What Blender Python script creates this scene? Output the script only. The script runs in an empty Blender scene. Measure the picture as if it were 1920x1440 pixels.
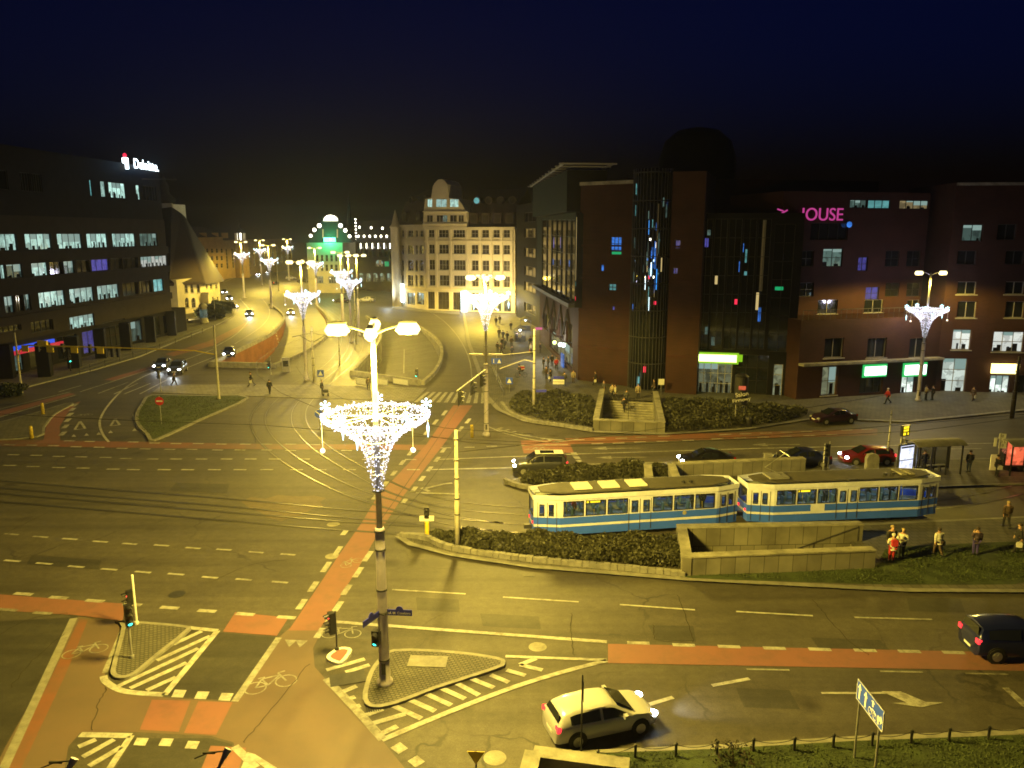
import bpy, bmesh, math, random
import numpy as np
from mathutils import Vector, Matrix
random.seed(7); R = math.radians; PI = math.pi
SC = bpy.context.scene; COL = SC.collection

# ---------------------------------------------------------------- camera, sky, exposure
F = 1450.0; PITCH = R(11.1); EYE = 18.8            # focal length in photo pixels, tilt, eye height (m)
cam_d = bpy.data.cameras.new('camera'); cam = bpy.data.objects.new('camera', cam_d); COL.objects.link(cam)
cam_d.sensor_width = 36; cam_d.lens = F/1920*36; cam_d.clip_end = 5000; cam_d.clip_start = .1
cam.location = (0, 0, EYE); cam.rotation_euler = (PI/2-PITCH, 0, 0); SC.camera = cam
W = bpy.data.worlds.new('World'); SC.world = W; W.use_nodes = True
nt = W.node_tree; bg = nt.nodes['Background']; sky = nt.nodes.new('ShaderNodeTexSky')
sky.sky_type = 'NISHITA'; sky.sun_disc = False; sky.sun_elevation = R(-1); sky.sun_rotation = R(200); sky.air_density = 1.0; sky.ozone_density = 3.0; sky.dust_density = .2
tint = nt.nodes.new('ShaderNodeMix'); tint.data_type = 'RGBA'; tint.blend_type = 'MULTIPLY'; tint.inputs[0].default_value = 1; tint.inputs[7].default_value = (.10, .22, 1, 1)   # deep night blue
nt.links.new(sky.outputs[0], tint.inputs[6]); nt.links.new(tint.outputs[2], bg.inputs[0]); bg.inputs[1].default_value = 0.05
SC.view_settings.view_transform = 'Standard'; SC.view_settings.look = 'None'; SC.view_settings.gamma = 1
SC.view_settings.exposure = 0.0
SC.cycles.use_denoising = True; SC.cycles.sample_clamp_indirect = 2.0; SC.cycles.sample_clamp_direct = 0
SC.cycles.filter_width = 1.7; SC.cycles.max_bounces = 5; SC.cycles.diffuse_bounces = 2; SC.cycles.glossy_bounces = 3; SC.cycles.caustics_reflective = False; SC.cycles.caustics_refractive = False
SODIUM = (1.0, .705, .085); COOL = (.78, .74, 1.0)
LAMP_W = 34500; STRAY = .04

# ---------------------------------------------------------------- helpers
def ray(px, py):
    x = (px-960)/F; y = -(py-720)/F
    return Vector((x, math.cos(PITCH)+y*math.sin(PITCH), -math.sin(PITCH)+y*math.cos(PITCH)))
def G(px, py, z=0.0):                               # a photo pixel on the level z
    d = ray(px, py); t = (z-EYE)/d.z
    return Vector((d.x*t, d.y*t, z))
def zat(P, py):                                     # height seen at row py above ground point P
    a = PITCH+math.atan((py-720)/F); return EYE-P.y*math.tan(a)
def prop(o, label=None, cat=None, group=None, kind=None):
    for k, v in (('label', label), ('category', cat), ('group', group), ('kind', kind)):
        if v: o[k] = v
    return o
def thing(name, label, cat, loc=(0, 0, 0), rz=0.0, group=None):
    o = bpy.data.objects.new(name, None); COL.objects.link(o); o.empty_display_size = .3
    o.location = loc; o.rotation_euler = (0, 0, rz); return prop(o, label, cat, group)
def kids(o): return [c for c in bpy.data.objects if c.parent == o]
def dup(root, loc, rz, label=None, group=None):
    r = root.copy(); COL.objects.link(r); r.location = loc; r.rotation_euler = (0, 0, rz)
    if label: r['label'] = label
    if group: r['group'] = group
    for c in root.children:
        d = c.copy(); COL.objects.link(d); d.parent = r
        for g in c.children:
            e = g.copy(); COL.objects.link(e); e.parent = d
    return r

class MB:
    def __init__(s): s.v = []; s.f = []; s.m = []; s.mi = 0
    def add(s, vs, fs):
        n = len(s.v); s.v += [tuple(p) for p in vs]
        for f in fs: s.f.append([i+n for i in f]); s.m.append(s.mi)
        return s
    def quad(s, a, b, c, d): return s.add([a, b, c, d], [[0, 1, 2, 3]])
    def box(s, c, d, rz=0.0, M=None):
        x, y, z = d[0]/2, d[1]/2, d[2]/2
        vs = [Vector((i*x, j*y, k*z)) for k in (-1, 1) for i, j in ((-1, -1), (1, -1), (1, 1), (-1, 1))]
        if rz: vs = [Matrix.Rotation(rz, 3, 'Z') @ v for v in vs]
        if M: vs = [M @ v for v in vs]
        vs = [v+Vector(c) for v in vs]
        return s.add(vs, [[3, 2, 1, 0], [4, 5, 6, 7], [0, 1, 5, 4], [1, 2, 6, 5], [2, 3, 7, 6], [3, 0, 4, 7]])
    def prism(s, pts, z0, z1):
        n = len(pts); a = [(p[0], p[1], z0) for p in pts]; b = [(p[0], p[1], z1) for p in pts]
        return s.add(a+b, [list(range(n))[::-1], list(range(n, 2*n))]+[[i, (i+1) % n, n+(i+1) % n, n+i] for i in range(n)])
    def tube(s, pts, r, n=8, cap=True):
        pts = [Vector(p) for p in pts]; rs = r if isinstance(r, (list, tuple)) else [r]*len(pts); vs = []; fs = []
        for i, p in enumerate(pts):
            t = (pts[min(i+1, len(pts)-1)]-pts[max(i-1, 0)]).normalized()
            u = t.cross(Vector((0, 0, 1)) if abs(t.z) < .9 else Vector((1, 0, 0))).normalized(); w = t.cross(u)
            for k in range(n):
                a = 2*PI*k/n; vs.append(p+(u*math.cos(a)+w*math.sin(a))*rs[i])
        for i in range(len(pts)-1):
            for k in range(n): fs.append([i*n+k, i*n+(k+1) % n, (i+1)*n+(k+1) % n, (i+1)*n+k])
        if cap: fs += [list(range(n))[::-1], [(len(pts)-1)*n+k for k in range(n)]]
        return s.add(vs, fs)
    def lathe(s, prof, n=16, c=(0, 0, 0), cap=True):
        return s.tube([(c[0], c[1]+1e-5*i, c[2]+z) for i, (r, z) in enumerate(prof)], [r for r, z in prof], n, cap)
    def disc(s, c, nrm, r, n=14, t=.01):
        c = Vector(c); nrm = Vector(nrm).normalized(); return s.tube([c, c+nrm*t], r, n)
    def ball(s, c, r, n=8, m=6):
        c = Vector(c); vs = []; fs = []
        for i in range(m+1):
            a = PI*i/m
            for k in range(n): vs.append(c+Vector((math.sin(a)*math.cos(2*PI*k/n), math.sin(a)*math.sin(2*PI*k/n), math.cos(a)))*r)
        for i in range(m):
            for k in range(n): fs.append([i*n+k, (i+1)*n+k, (i+1)*n+(k+1) % n, i*n+(k+1) % n])
        return s.add(vs, fs)
    def build(s, name, mat, parent=None, smooth=False):
        me = bpy.data.meshes.new(name); me.from_pydata(s.v, [], s.f)
        for m in (mat if isinstance(mat, (list, tuple)) else [mat]): me.materials.append(m)
        if any(s.m): me.polygons.foreach_set('material_index', s.m)
        if smooth: me.polygons.foreach_set('use_smooth', [True]*len(s.f))
        me.update(); o = bpy.data.objects.new(name, me); COL.objects.link(o)
        if parent: o.parent = parent
        return o

# ---------------------------------------------------------------- materials
def newmat(name):
    m = bpy.data.materials.new(name); m.use_nodes = True; return m, m.node_tree, m.node_tree.nodes['Principled BSDF']
def N(t, kind, **kw):
    n = t.nodes.new(kind)
    for k, v in kw.items():
        if k.startswith('i_'):
            n.inputs[k[2:].replace('_', ' ')].default_value = v
        else: setattr(n, k, v)
    return n
def mix(t, fac, a, b, blend='MIX'):
    n = t.nodes.new('ShaderNodeMix'); n.data_type = 'RGBA'; n.blend_type = blend
    for s, v in ((n.inputs[0], fac), (n.inputs[6], a), (n.inputs[7], b)):
        if hasattr(v, 'links'): t.links.new(v, s)
        elif isinstance(v, (int, float)): s.default_value = v
        else: s.default_value = (*v, 1)
    return n.outputs[2]
def ramp(t, src, a, b, ca=(0, 0, 0), cb=(1, 1, 1)):
    n = t.nodes.new('ShaderNodeValToRGB'); n.color_ramp.elements[0].position = a; n.color_ramp.elements[1].position = b
    n.color_ramp.elements[0].color = (*ca, 1); n.color_ramp.elements[1].color = (*cb, 1); t.links.new(src, n.inputs[0]); return n.outputs[0]
def P(name, col, rough=.6, metal=0.0, var=.25, scale=2.0, bump=0.0, coat=0.0, spec=.5):
    m, t, b = newmat(name); b.inputs['Roughness'].default_value = rough; b.inputs['Metallic'].default_value = metal
    b.inputs['Coat Weight'].default_value = coat; b.inputs['Specular IOR Level'].default_value = spec
    if var:
        tc = N(t, 'ShaderNodeTexCoord'); no = N(t, 'ShaderNodeTexNoise', i_Scale=scale, i_Detail=6.0, i_Roughness=.65)
        t.links.new(tc.outputs['Object'], no.inputs['Vector'])
        c = mix(t, ramp(t, no.outputs[0], .3, .7), [x*(1-var) for x in col], [min(1, x*(1+var)) for x in col])
        t.links.new(c, b.inputs['Base Color'])
        if bump:
            bp = N(t, 'ShaderNodeBump', i_Strength=bump, i_Distance=.05); n2 = N(t, 'ShaderNodeTexNoise', i_Scale=scale*12, i_Detail=4.0)
            t.links.new(tc.outputs['Object'], n2.inputs['Vector']); t.links.new(n2.outputs[0], bp.inputs['Height']); t.links.new(bp.outputs[0], b.inputs['Normal'])
    else: b.inputs['Base Color'].default_value = (*col, 1)
    return m
def E(name, col, s, sample=False, busy=0.0, sc=(1.2, 1.2, 1.2)):
    m, t, b = newmat(name); b.inputs['Base Color'].default_value = (.02, .02, .02, 1); b.inputs['Emission Color'].default_value = (*col, 1)
    b.inputs['Emission Strength'].default_value = s; b.inputs['Roughness'].default_value = .15
    if busy:                                       # a lit room behind the pane: furniture, blinds, people
        tc = N(t, 'ShaderNodeTexCoord'); mp = N(t, 'ShaderNodeMapping'); mp.inputs['Scale'].default_value = sc; t.links.new(tc.outputs['Object'], mp.inputs[0])
        v = N(t, 'ShaderNodeTexVoronoi', i_Scale=1.0, distance='CHEBYCHEV'); t.links.new(mp.outputs[0], v.inputs['Vector'])
        n = N(t, 'ShaderNodeTexNoise', i_Scale=1.3, i_Detail=2.0); t.links.new(mp.outputs[0], n.inputs['Vector'])
        a = ramp(t, n.outputs[0], .42, .46, (1-.55*busy,)*3, (1, 1, 1)); hs = N(t, 'ShaderNodeRGBToBW'); t.links.new(v.outputs['Color'], hs.inputs[0])
        c = mix(t, .6*busy, col, mix(t, 1.0, col, ramp(t, hs.outputs[0], .1, .8), 'MULTIPLY')); c = mix(t, 1.0, c, a, 'MULTIPLY')
        oi = N(t, 'ShaderNodeObjectInfo'); c = mix(t, 1.0, c, ramp(t, oi.outputs['Random'], 0, 1, (.5,)*3, (1.15,)*3), 'MULTIPLY'); t.links.new(c, b.inputs['Emission Color'])
    m.cycles.emission_sampling = 'FRONT' if sample else 'NONE'
    return m
def asphalt(name, col, patch=.35, crack=True, rough=.6):
    m, t, b = newmat(name); geo = N(t, 'ShaderNodeNewGeometry'); pos = geo.outputs['Position']
    def noise(s, d=5.0, r=.6, sx=None):
        n = N(t, 'ShaderNodeTexNoise', i_Scale=s, i_Detail=d, i_Roughness=r)
        if sx:
            mp = N(t, 'ShaderNodeMapping'); mp.inputs['Scale'].default_value = sx; mp.inputs['Rotation'].default_value = (0, 0, R(4)); t.links.new(pos, mp.inputs[0]); t.links.new(mp.outputs[0], n.inputs['Vector'])
        else: t.links.new(pos, n.inputs['Vector'])
        return n.outputs[0]
    c = mix(t, ramp(t, noise(.07), .35, .65), [x*(1-patch*.6) for x in col], [x*(1+patch*.6) for x in col])
    c = mix(t, ramp(t, noise(.6, 8, .7), .3, .75), mix(t, 1, c, (.78,)*3, 'MULTIPLY'), c)
    c = mix(t, ramp(t, noise(1.0, 4, .6, (.03, .9, 1)), .42, .72), c, mix(t, 1, c, (.62,)*3, 'MULTIPLY'))     # tyre lanes
    c = mix(t, ramp(t, noise(2.2, 6, .75), .35, .68), mix(t, 1, c, (.74,)*3, 'MULTIPLY'), mix(t, 1, c, (1.12,)*3, 'MULTIPLY')); c = mix(t, ramp(t, noise(14, 3), .25, .75), mix(t, 1, c, (.72,)*3, 'MULTIPLY'), mix(t, 1, c, (1.22,)*3, 'MULTIPLY'))
    st = N(t, 'ShaderNodeTexVoronoi', i_Scale=.22); t.links.new(pos, st.inputs['Vector'])
    c = mix(t, ramp(t, st.outputs['Distance'], .03, .16, (1, 1, 1), (0, 0, 0)), c, mix(t, 1, c, (.45, .43, .4), 'MULTIPLY'))         # oil spots
    if crack:
        mp = N(t, 'ShaderNodeMapping'); t.links.new(pos, mp.inputs[0]); w = N(t, 'ShaderNodeTexNoise', i_Scale=.5, i_Detail=4.0); t.links.new(pos, w.inputs['Vector'])
        ad = N(t, 'ShaderNodeVectorMath', operation='MULTIPLY_ADD'); ad.inputs[1].default_value = (2.5,)*3; t.links.new(w.outputs[1], ad.inputs[0]); t.links.new(mp.outputs[0], ad.inputs[2])
        v = N(t, 'ShaderNodeTexVoronoi', i_Scale=.11, feature='DISTANCE_TO_EDGE'); t.links.new(ad.outputs[0], v.inputs['Vector'])
        k = ramp(t, v.outputs['Distance'], .003, .009, (1, 1, 1), (0, 0, 0)); k = mix(t, 1, k, ramp(t, noise(.15), .45, .6), 'MULTIPLY')
        c = mix(t, k, c, (.03, .028, .024))
    t.links.new(c, b.inputs['Base Color']); b.inputs['Roughness'].default_value = rough; b.inputs['Specular IOR Level'].default_value = .42
    bp = N(t, 'ShaderNodeBump', i_Strength=.35, i_Distance=.02); t.links.new(noise(40, 2), bp.inputs['Height']); t.links.new(bp.outputs[0], b.inputs['Normal'])
    return m
def paint(name, col, under, wear=.45, scale=1.6):
    m, t, b = newmat(name); geo = N(t, 'ShaderNodeNewGeometry'); n = N(t, 'ShaderNodeTexNoise', i_Scale=scale, i_Detail=8.0, i_Roughness=.75); t.links.new(geo.outputs['Position'], n.inputs['Vector'])
    n2 = N(t, 'ShaderNodeTexNoise', i_Scale=.12, i_Detail=3.0); t.links.new(geo.outputs['Position'], n2.inputs['Vector'])
    f = mix(t, .5, ramp(t, n.outputs[0], wear-.08, wear+.08), ramp(t, n2.outputs[0], .3, .6))
    t.links.new(mix(t, f, under, col), b.inputs['Base Color']); b.inputs['Roughness'].default_value = .6; return m
def tiles(name, c1, c2, cm, sx=.4, sy=.2, rough=.7, vert=False, var=.5, mortar=.02, rz=0.0):
    m, t, b = newmat(name); geo = N(t, 'ShaderNodeNewGeometry'); src = geo.outputs['Position']
    if vert:                                       # horizontal distance along the wall as x, height as y
        sp = N(t, 'ShaderNodeSeparateXYZ'); t.links.new(src, sp.inputs[0]); ad = N(t, 'ShaderNodeMath', operation='ADD'); t.links.new(sp.outputs[0], ad.inputs[0]); t.links.new(sp.outputs[1], ad.inputs[1])
        cb = N(t, 'ShaderNodeCombineXYZ'); t.links.new(ad.outputs[0], cb.inputs[0]); t.links.new(sp.outputs[2], cb.inputs[1]); src = cb.outputs[0]
    elif rz:
        mp = N(t, 'ShaderNodeMapping'); mp.inputs['Rotation'].default_value = (0, 0, rz); t.links.new(src, mp.inputs[0]); src = mp.outputs[0]
    br = N(t, 'ShaderNodeTexBrick', i_Scale=1.0); br.inputs['Brick Width'].default_value = sx; br.inputs['Row Height'].default_value = sy; br.inputs['Mortar Size'].default_value = mortar
    for k, c in (('Color1', c1), ('Color2', c2), ('Mortar', cm)): br.inputs[k].default_value = (*c, 1)
    t.links.new(src, br.inputs['Vector']); n = N(t, 'ShaderNodeTexNoise', i_Scale=.5, i_Detail=7.0); t.links.new(geo.outputs['Position'], n.inputs['Vector'])
    c = mix(t, ramp(t, n.outputs[0], .3, .7), mix(t, 1, br.outputs[0], (1-var,)*3, 'MULTIPLY'), br.outputs[0]); t.links.new(c, b.inputs['Base Color']); b.inputs['Roughness'].default_value = rough; b.inputs['Specular IOR Level'].default_value = .2
    return m

M = {}
ASP = (.095, .086, .072)
M['asphalt'] = asphalt('asphalt', ASP)
M['asphalt_dark'] = asphalt('asphalt_patch', (.058, .055, .047), .2, False)
M['asphalt_pale'] = asphalt('asphalt_pale', (.11, .105, .095), .25, True)
M['asphalt_reflection'] = asphalt('worn_setts_reflection', (.15, .115, .075), .3, False)  # worn paving with reflected light mixed into its colour
M['white_paint'] = paint('road_paint', (.43, .43, .41), ASP, .47, 2.2)
M['worn_paint'] = paint('worn_road_paint', (.33, .33, .31), ASP, .5, 2.5)
M['red_lane'] = paint('red_cycle_asphalt', (.225, .094, .076), (.145, .08, .066), .44, .9)
M['red_old'] = paint('faded_red_asphalt', (.2, .075, .045), (.12, .075, .055), .5, .5)
M['tan_paving'] = paint('ochre_pavement', (.132, .09, .07), (.102, .078, .063), .5, .25)
M['pavers'] = tiles('grey_pavers', (.16, .155, .14), (.12, .115, .105), (.06, .06, .05), .5, .5, .7, False, .3)
M['cobble'] = tiles('granite_setts', (.155, .148, .13), (.115, .11, .097), (.06, .058, .05), .22, .14, .7, False, .25, .03, .25)
M['path'] = tiles('pale_path_slabs', (.26, .25, .22), (.21, .2, .18), (.1, .1, .09), .6, .6, .7, False, .25)
M['kerb'] = P('kerb_granite', (.2, .195, .18), .7, 0, .3, 2)
M['grass'] = P('grass', (.034, .050, .017), .9, 0, .55, 1.2, .8)
M['soil'] = P('soil', (.035, .03, .018), .95, 0, .4, 2, .6)
M['leaf'] = P('hedge_leaf', (.036, .037, .018), .6, 0, .8, 4.5)
M['leaf_dark'] = P('dark_leaf', (.014, .022, .011), .6, 0, .6, .7)
M['concrete'] = P('concrete', (.24, .23, .19), .8, 0, .5, .9, .25)
M['panel'] = tiles('concrete_panels', (.27, .26, .22), (.2, .19, .16), (.08, .075, .06), .9, 6, .8, True, .55)
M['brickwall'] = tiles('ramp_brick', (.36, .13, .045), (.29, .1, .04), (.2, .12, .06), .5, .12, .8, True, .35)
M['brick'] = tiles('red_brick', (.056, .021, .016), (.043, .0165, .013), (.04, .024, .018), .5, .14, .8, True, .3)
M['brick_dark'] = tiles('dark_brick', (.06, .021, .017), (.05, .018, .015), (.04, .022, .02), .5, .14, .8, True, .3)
M['granite'] = P('brown_granite', (.034, .028, .022), .6, 0, .25, .6, 0, 0, .12)
M['dark_wall'] = P('dark_cladding', (.010, .010, .013), .6, 0, .3, .5, 0, 0, .1)
M['beige'] = P('beige_stone', (.50, .44, .31), .8, 0, .14, .35, .1)
M['cream'] = P('cream_render', (.55, .49, .33), .85, 0, .15, .4)
M['white_wall'] = P('white_render', (.6, .57, .5), .85, 0, .15, .4)
M['ochre'] = P('ochre_render', (.33, .22, .09), .85, 0, .2, .3)
M['roof'] = P('roof_tiles', (.032, .017, .015), .8, 0, .4, 3)
M['roof_dark'] = P('dark_roof', (.035, .028, .026), .8, 0, .3, 2)
M['glass'] = P('dark_glass', (.012, .014, .017), .06, 0, 0, 1, 0, 0, .8)
M['glass_brown'] = P('unlit_window', (.028, .022, .015), .25, 0, .4, .8, 0, 0, .3)
M['steel'] = P('galvanised_steel', (.36, .36, .37), .45, .6, .2, 3)
M['post_grey'] = P('painted_post', (.44, .41, .5), .55, 0, .2, 2)
M['post_conc'] = P('concrete_mast', (.42, .40, .34), .75, 0, .2, 3)
M['black'] = P('black_metal', (.015, .015, .016), .45, 0, .2, 4)
M['dark_metal'] = P('dark_steel', (.05, .05, .055), .5, .3, .2, 4)
M['yellow_dull'] = P('faded_yellow_paint', (.38, .29, .04), .6, 0, .25, 4); M['yellow'] = P('yellow_paint', (.78, .6, .05), .5, 0, .15, 4)
M['white'] = P('white_paint', (.72, .72, .70), .45, 0, .08, 3)
M['frame_white'] = P('pale_window_frame', (.27, .26, .23), .5, 0, .1, 3)
M['blue_sign'] = P('blue_sign', (.03, .08, .62), .4, 0, .08, 2)
M['blue_plate'] = P('blue_street_plate', (.03, .035, .5), .4, 0, .08, 2)
M['red'] = P('red_sign', (.5, .02, .02), .45, 0, .1, 3)
M['rubber'] = P('rubber', (.016, .016, .016), .8, 0, .2, 5)
M['rim'] = P('alloy_rim', (.45, .45, .45), .35, .7, .1, 5)
M['rail'] = P('steel_rail', (.12, .11, .10), .34, .9, .1, .5)
M['wire'] = P('wire', (.03, .03, .03), .5, .5, 0)
# things that give off light
M['sodium'] = E('sodium_lamp_glass', (1, .86, .42), 2.6)
M['bulb'] = E('garland_bulb', (.76, .80, 1.0), 2.3)
M['bulb_ice'] = E('icicle_light', (.55, .9, 1.0), 3.5)
M['bulb_warm'] = E('warm_ball_light', (1, .93, .75), 2.2)
M['head'] = E('headlight', (.9, .95, 1), 40)
M['head_off'] = P('headlight_glass', (.35, .36, .37), .1, 0, 0)
M['tail'] = E('tail_light', (1, .03, .04), 2.2)
M['tail_off'] = P('tail_glass', (.25, .01, .01), .15, 0, 0)
M['sig_red'] = E('signal_red', (1, .05, .04), 4); M['sig_green'] = E('signal_green', (.05, 1, .75), 4)
M['sig_off'] = P('signal_lens', (.03, .03, .03), .2, 0, 0)
M['lit_cool'] = E('lit_office', (.52, .84, .74), 1.35, False, .75, (1.1, 1.1, .8))
M['lit_dim'] = E('dim_office', (.32, .55, .47), .28, False, .85, (.9, .9, .7))
M['lit_warm'] = E('warm_room', (.8, .62, .3), .45, False, .8, (1, 1, 1))
M['lit_white'] = E('white_room', (.85, .9, .82), 1.2, False, .5, (.8, .8, .8))
M['lit_tram'] = E('tram_light', (.75, .95, 1), 3.0)
M['lit_blue'] = E('blue_glow', (.06, .28, 1), 1.0, False, .6, (.8, .8, 2)); M['lit_cyan'] = E('cyan_glow', (.25, .8, .8), .6, False, .5, (.8, .8, 2))
M['lit_violet'] = E('violet_glow', (.2, .18, .9), .5, False, .6, (2, 2, 2)); M['lit_red'] = E('red_glow', (1, .03, .08), 1.2)
M['lit_green'] = E('green_glow', (.02, .7, .25), .5); M['pink'] = E('pink_neon', (1, .10, .5), .5)
M['neon_white'] = E('white_sign_light', (.8, .95, 1), 6); M['reflection_blue'] = E('blue_reflection', (.05, .35, 1), 1.5)  # the blue glow imitates reflections in the mall glass
M['sign_lime'] = E('lime_sign', (.80, 1, .30), 3.5, True); M['sign_lime2'] = E('lime_sign_end', (.35, .8, .02), .7)
M['sign_mint'] = E('mint_sign', (.75, 1, .82), 3, True); M['sign_mint_edge'] = E('green_edge', (.02, .6, .12), .9)
M['sign_yellow'] = E('yellow_sign', (1, .82, .25), 4, True); M['amber'] = E('amber_display', (1, .75, .02), 1.6)
M['ad_red'] = E('red_poster', (1, .17, .07), 1.0, False, .8, (1.6, 1.6, 1.6)); M['ad_white'] = E('white_poster', (.8, .84, 1), 2.4, False, .45, (2, 2, 1.6))
M['shop'] = E('lit_shop', (.82, .95, .85), 1.3, True, .7, (.9, .9, 1.1)); M['shop_dim'] = E('dim_shop', (.55, .6, .35), .35, False, .8, (.9, .9, 1.1))
M['green_neon'] = E('green_neon', (.1, 1, .4), 8); M['dots'] = E('dotted_lights', (1, .95, .75), 6)
M['warm_line'] = E('warm_outline', (1, .75, .3), .6)

# ---------------------------------------------------------------- ground, roads, markings
def smooth(pts, n=6, closed=False):                 # Catmull-Rom through the points
    q = [Vector((p[0], p[1], 0)) for p in pts]; out = []; k = len(q)
    rng = range(k) if closed else range(k-1)
    g = (lambda i: q[i % k]) if closed else (lambda i: q[max(0, min(k-1, i))])
    for i in rng:
        a, b, c, d = g(i-1), g(i), g(i+1), g(i+2)
        for j in range(n):
            t = j/n; out.append(.5*((2*b)+(-a+c)*t+(2*a-5*b+4*c-d)*t*t+(-a+3*b-3*c+d)*t**3))
    if not closed: out.append(q[-1])
    return [(p.x, p.y) for p in out]
def ground_poly(px, z): return [G(x, y, z) for x, y in px]
def fill(mb, pts):                                  # triangulated flat polygon
    from mathutils.geometry import tessellate_polygon
    tr = tessellate_polygon([[Vector((p[0], p[1], 0)) for p in pts]])
    fs = []
    for t in tr:
        a, b, c = (pts[i] for i in t)
        fs.append(list(t) if (b[0]-a[0])*(c[1]-a[1])-(b[1]-a[1])*(c[0]-a[0]) > 0 else list(t)[::-1])
    return mb.add(pts, fs)
def fill_holes(mb, pts, cut, z):
    from mathutils.geometry import tessellate_polygon
    area = lambda q: sum(a[0]*b[1]-b[0]*a[1] for a, b in zip(q, q[1:]+q[:1]))
    o = [Vector((p[0], p[1], 0)) for p in pts]; o = o if area(o) > 0 else o[::-1]; loops = [o]
    for h in cut:
        q = [Vector((p[0], p[1], 0)) for p in h]; loops.append(q[::-1] if area(q) > 0 else q)
    flat = [v for l in loops for v in l]; fs = []
    for t in tessellate_polygon(loops):
        a, b, c = (flat[i] for i in t); fs.append(list(t) if (b-a).cross(c-a).z > 0 else list(t)[::-1])
    mb.add([(v.x, v.y, z) for v in flat], fs)
def sheet(name, px, z, mat, kind='structure'):
    mb = MB(); fill(mb, ground_poly(px, z)); o = mb.build(name, mat); o['kind'] = kind; return o
def band(mb, pts, w, z):                            # strip of width w along world points
    pts = [Vector((p[0], p[1], z)) for p in pts]; L = []; Rr = []
    for i, p in enumerate(pts):
        t = (pts[min(i+1, len(pts)-1)]-pts[max(i-1, 0)]); t.z = 0; t.normalize(); n = Vector((-t.y, t.x, 0))*w/2
        L.append(p+n); Rr.append(p-n)
    for i in range(len(pts)-1): mb.quad(Rr[i], Rr[i+1], L[i+1], L[i])
def slab(name, px, h, mat, z=0.0, kerb=.18, kind='structure', kmat=None, cut=()):
    if cut:                                         # a paved sheet with stairwells cut out of it
        pts = ground_poly(px, z+h); mb = MB(); fill_holes(mb, pts, cut, z+h)
        mb.mi = 1
        for a, b in zip(pts, pts[1:]+pts[:1]): mb.quad(a, b, Vector((b.x, b.y, z-.05)), Vector((a.x, a.y, z-.05)))
        band(mb, pts+pts[:1], kerb*2, z+h+.006); o = mb.build(name, [mat, kmat or M['kerb']]); o['kind'] = kind; return o
    pts = ground_poly(px, z+h); bm = bmesh.new(); vs = [bm.verts.new(p) for p in pts]; f = bm.faces.new(vs); bm.normal_update()
    if f.normal.z < 0: f.normal_flip()
    if kerb: bmesh.ops.inset_region(bm, faces=[f], thickness=kerb, use_even_offset=False, use_boundary=True); 
    for g in bm.faces: g.material_index = 0 if g is f else 1
    ed = [e for e in bm.edges if e.is_boundary]; r = bmesh.ops.extrude_edge_only(bm, edges=ed)
    for e in r['geom']:
        if isinstance(e, bmesh.types.BMVert): e.co.z = z-.05
        elif isinstance(e, bmesh.types.BMFace): e.material_index = 1
    bmesh.ops.triangulate(bm, faces=[g for g in bm.faces if len(g.verts) > 4]); bmesh.ops.recalc_face_normals(bm, faces=bm.faces)
    me = bpy.data.meshes.new(name); bm.to_mesh(me); bm.free(); me.materials.append(mat); me.materials.append(kmat or M['kerb'])
    o = bpy.data.objects.new(name, me); COL.objects.link(o); o['kind'] = kind; return o

# two underpass ramps cut into the road sheet: left edge, right edge, depth
rampA = [((395, 687), (510, 690), 5.0), ((475, 648), (551, 672), 4.2), ((512, 628), (587, 652), 3.2), ((529, 611), (612, 629), 2.2), ((535, 598), (617, 612), 1.4), ((525, 585), (608, 592), .7), ((507, 572), (590, 573), .0)]
rampB = [((662, 704), (790, 722), 5.0), ((690, 674), (813, 700), 4.0), ((712, 647), (825, 674), 3.0), ((716, 626), (824, 652), 2.0), ((706, 609), (810, 634), 1.0), ((690, 596), (785, 616), .0)]
holes = []
for rp in (rampA, rampB): holes.append([G(*l) for l, r, d in rp]+[G(*r) for l, r, d in rp[::-1]])
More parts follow.
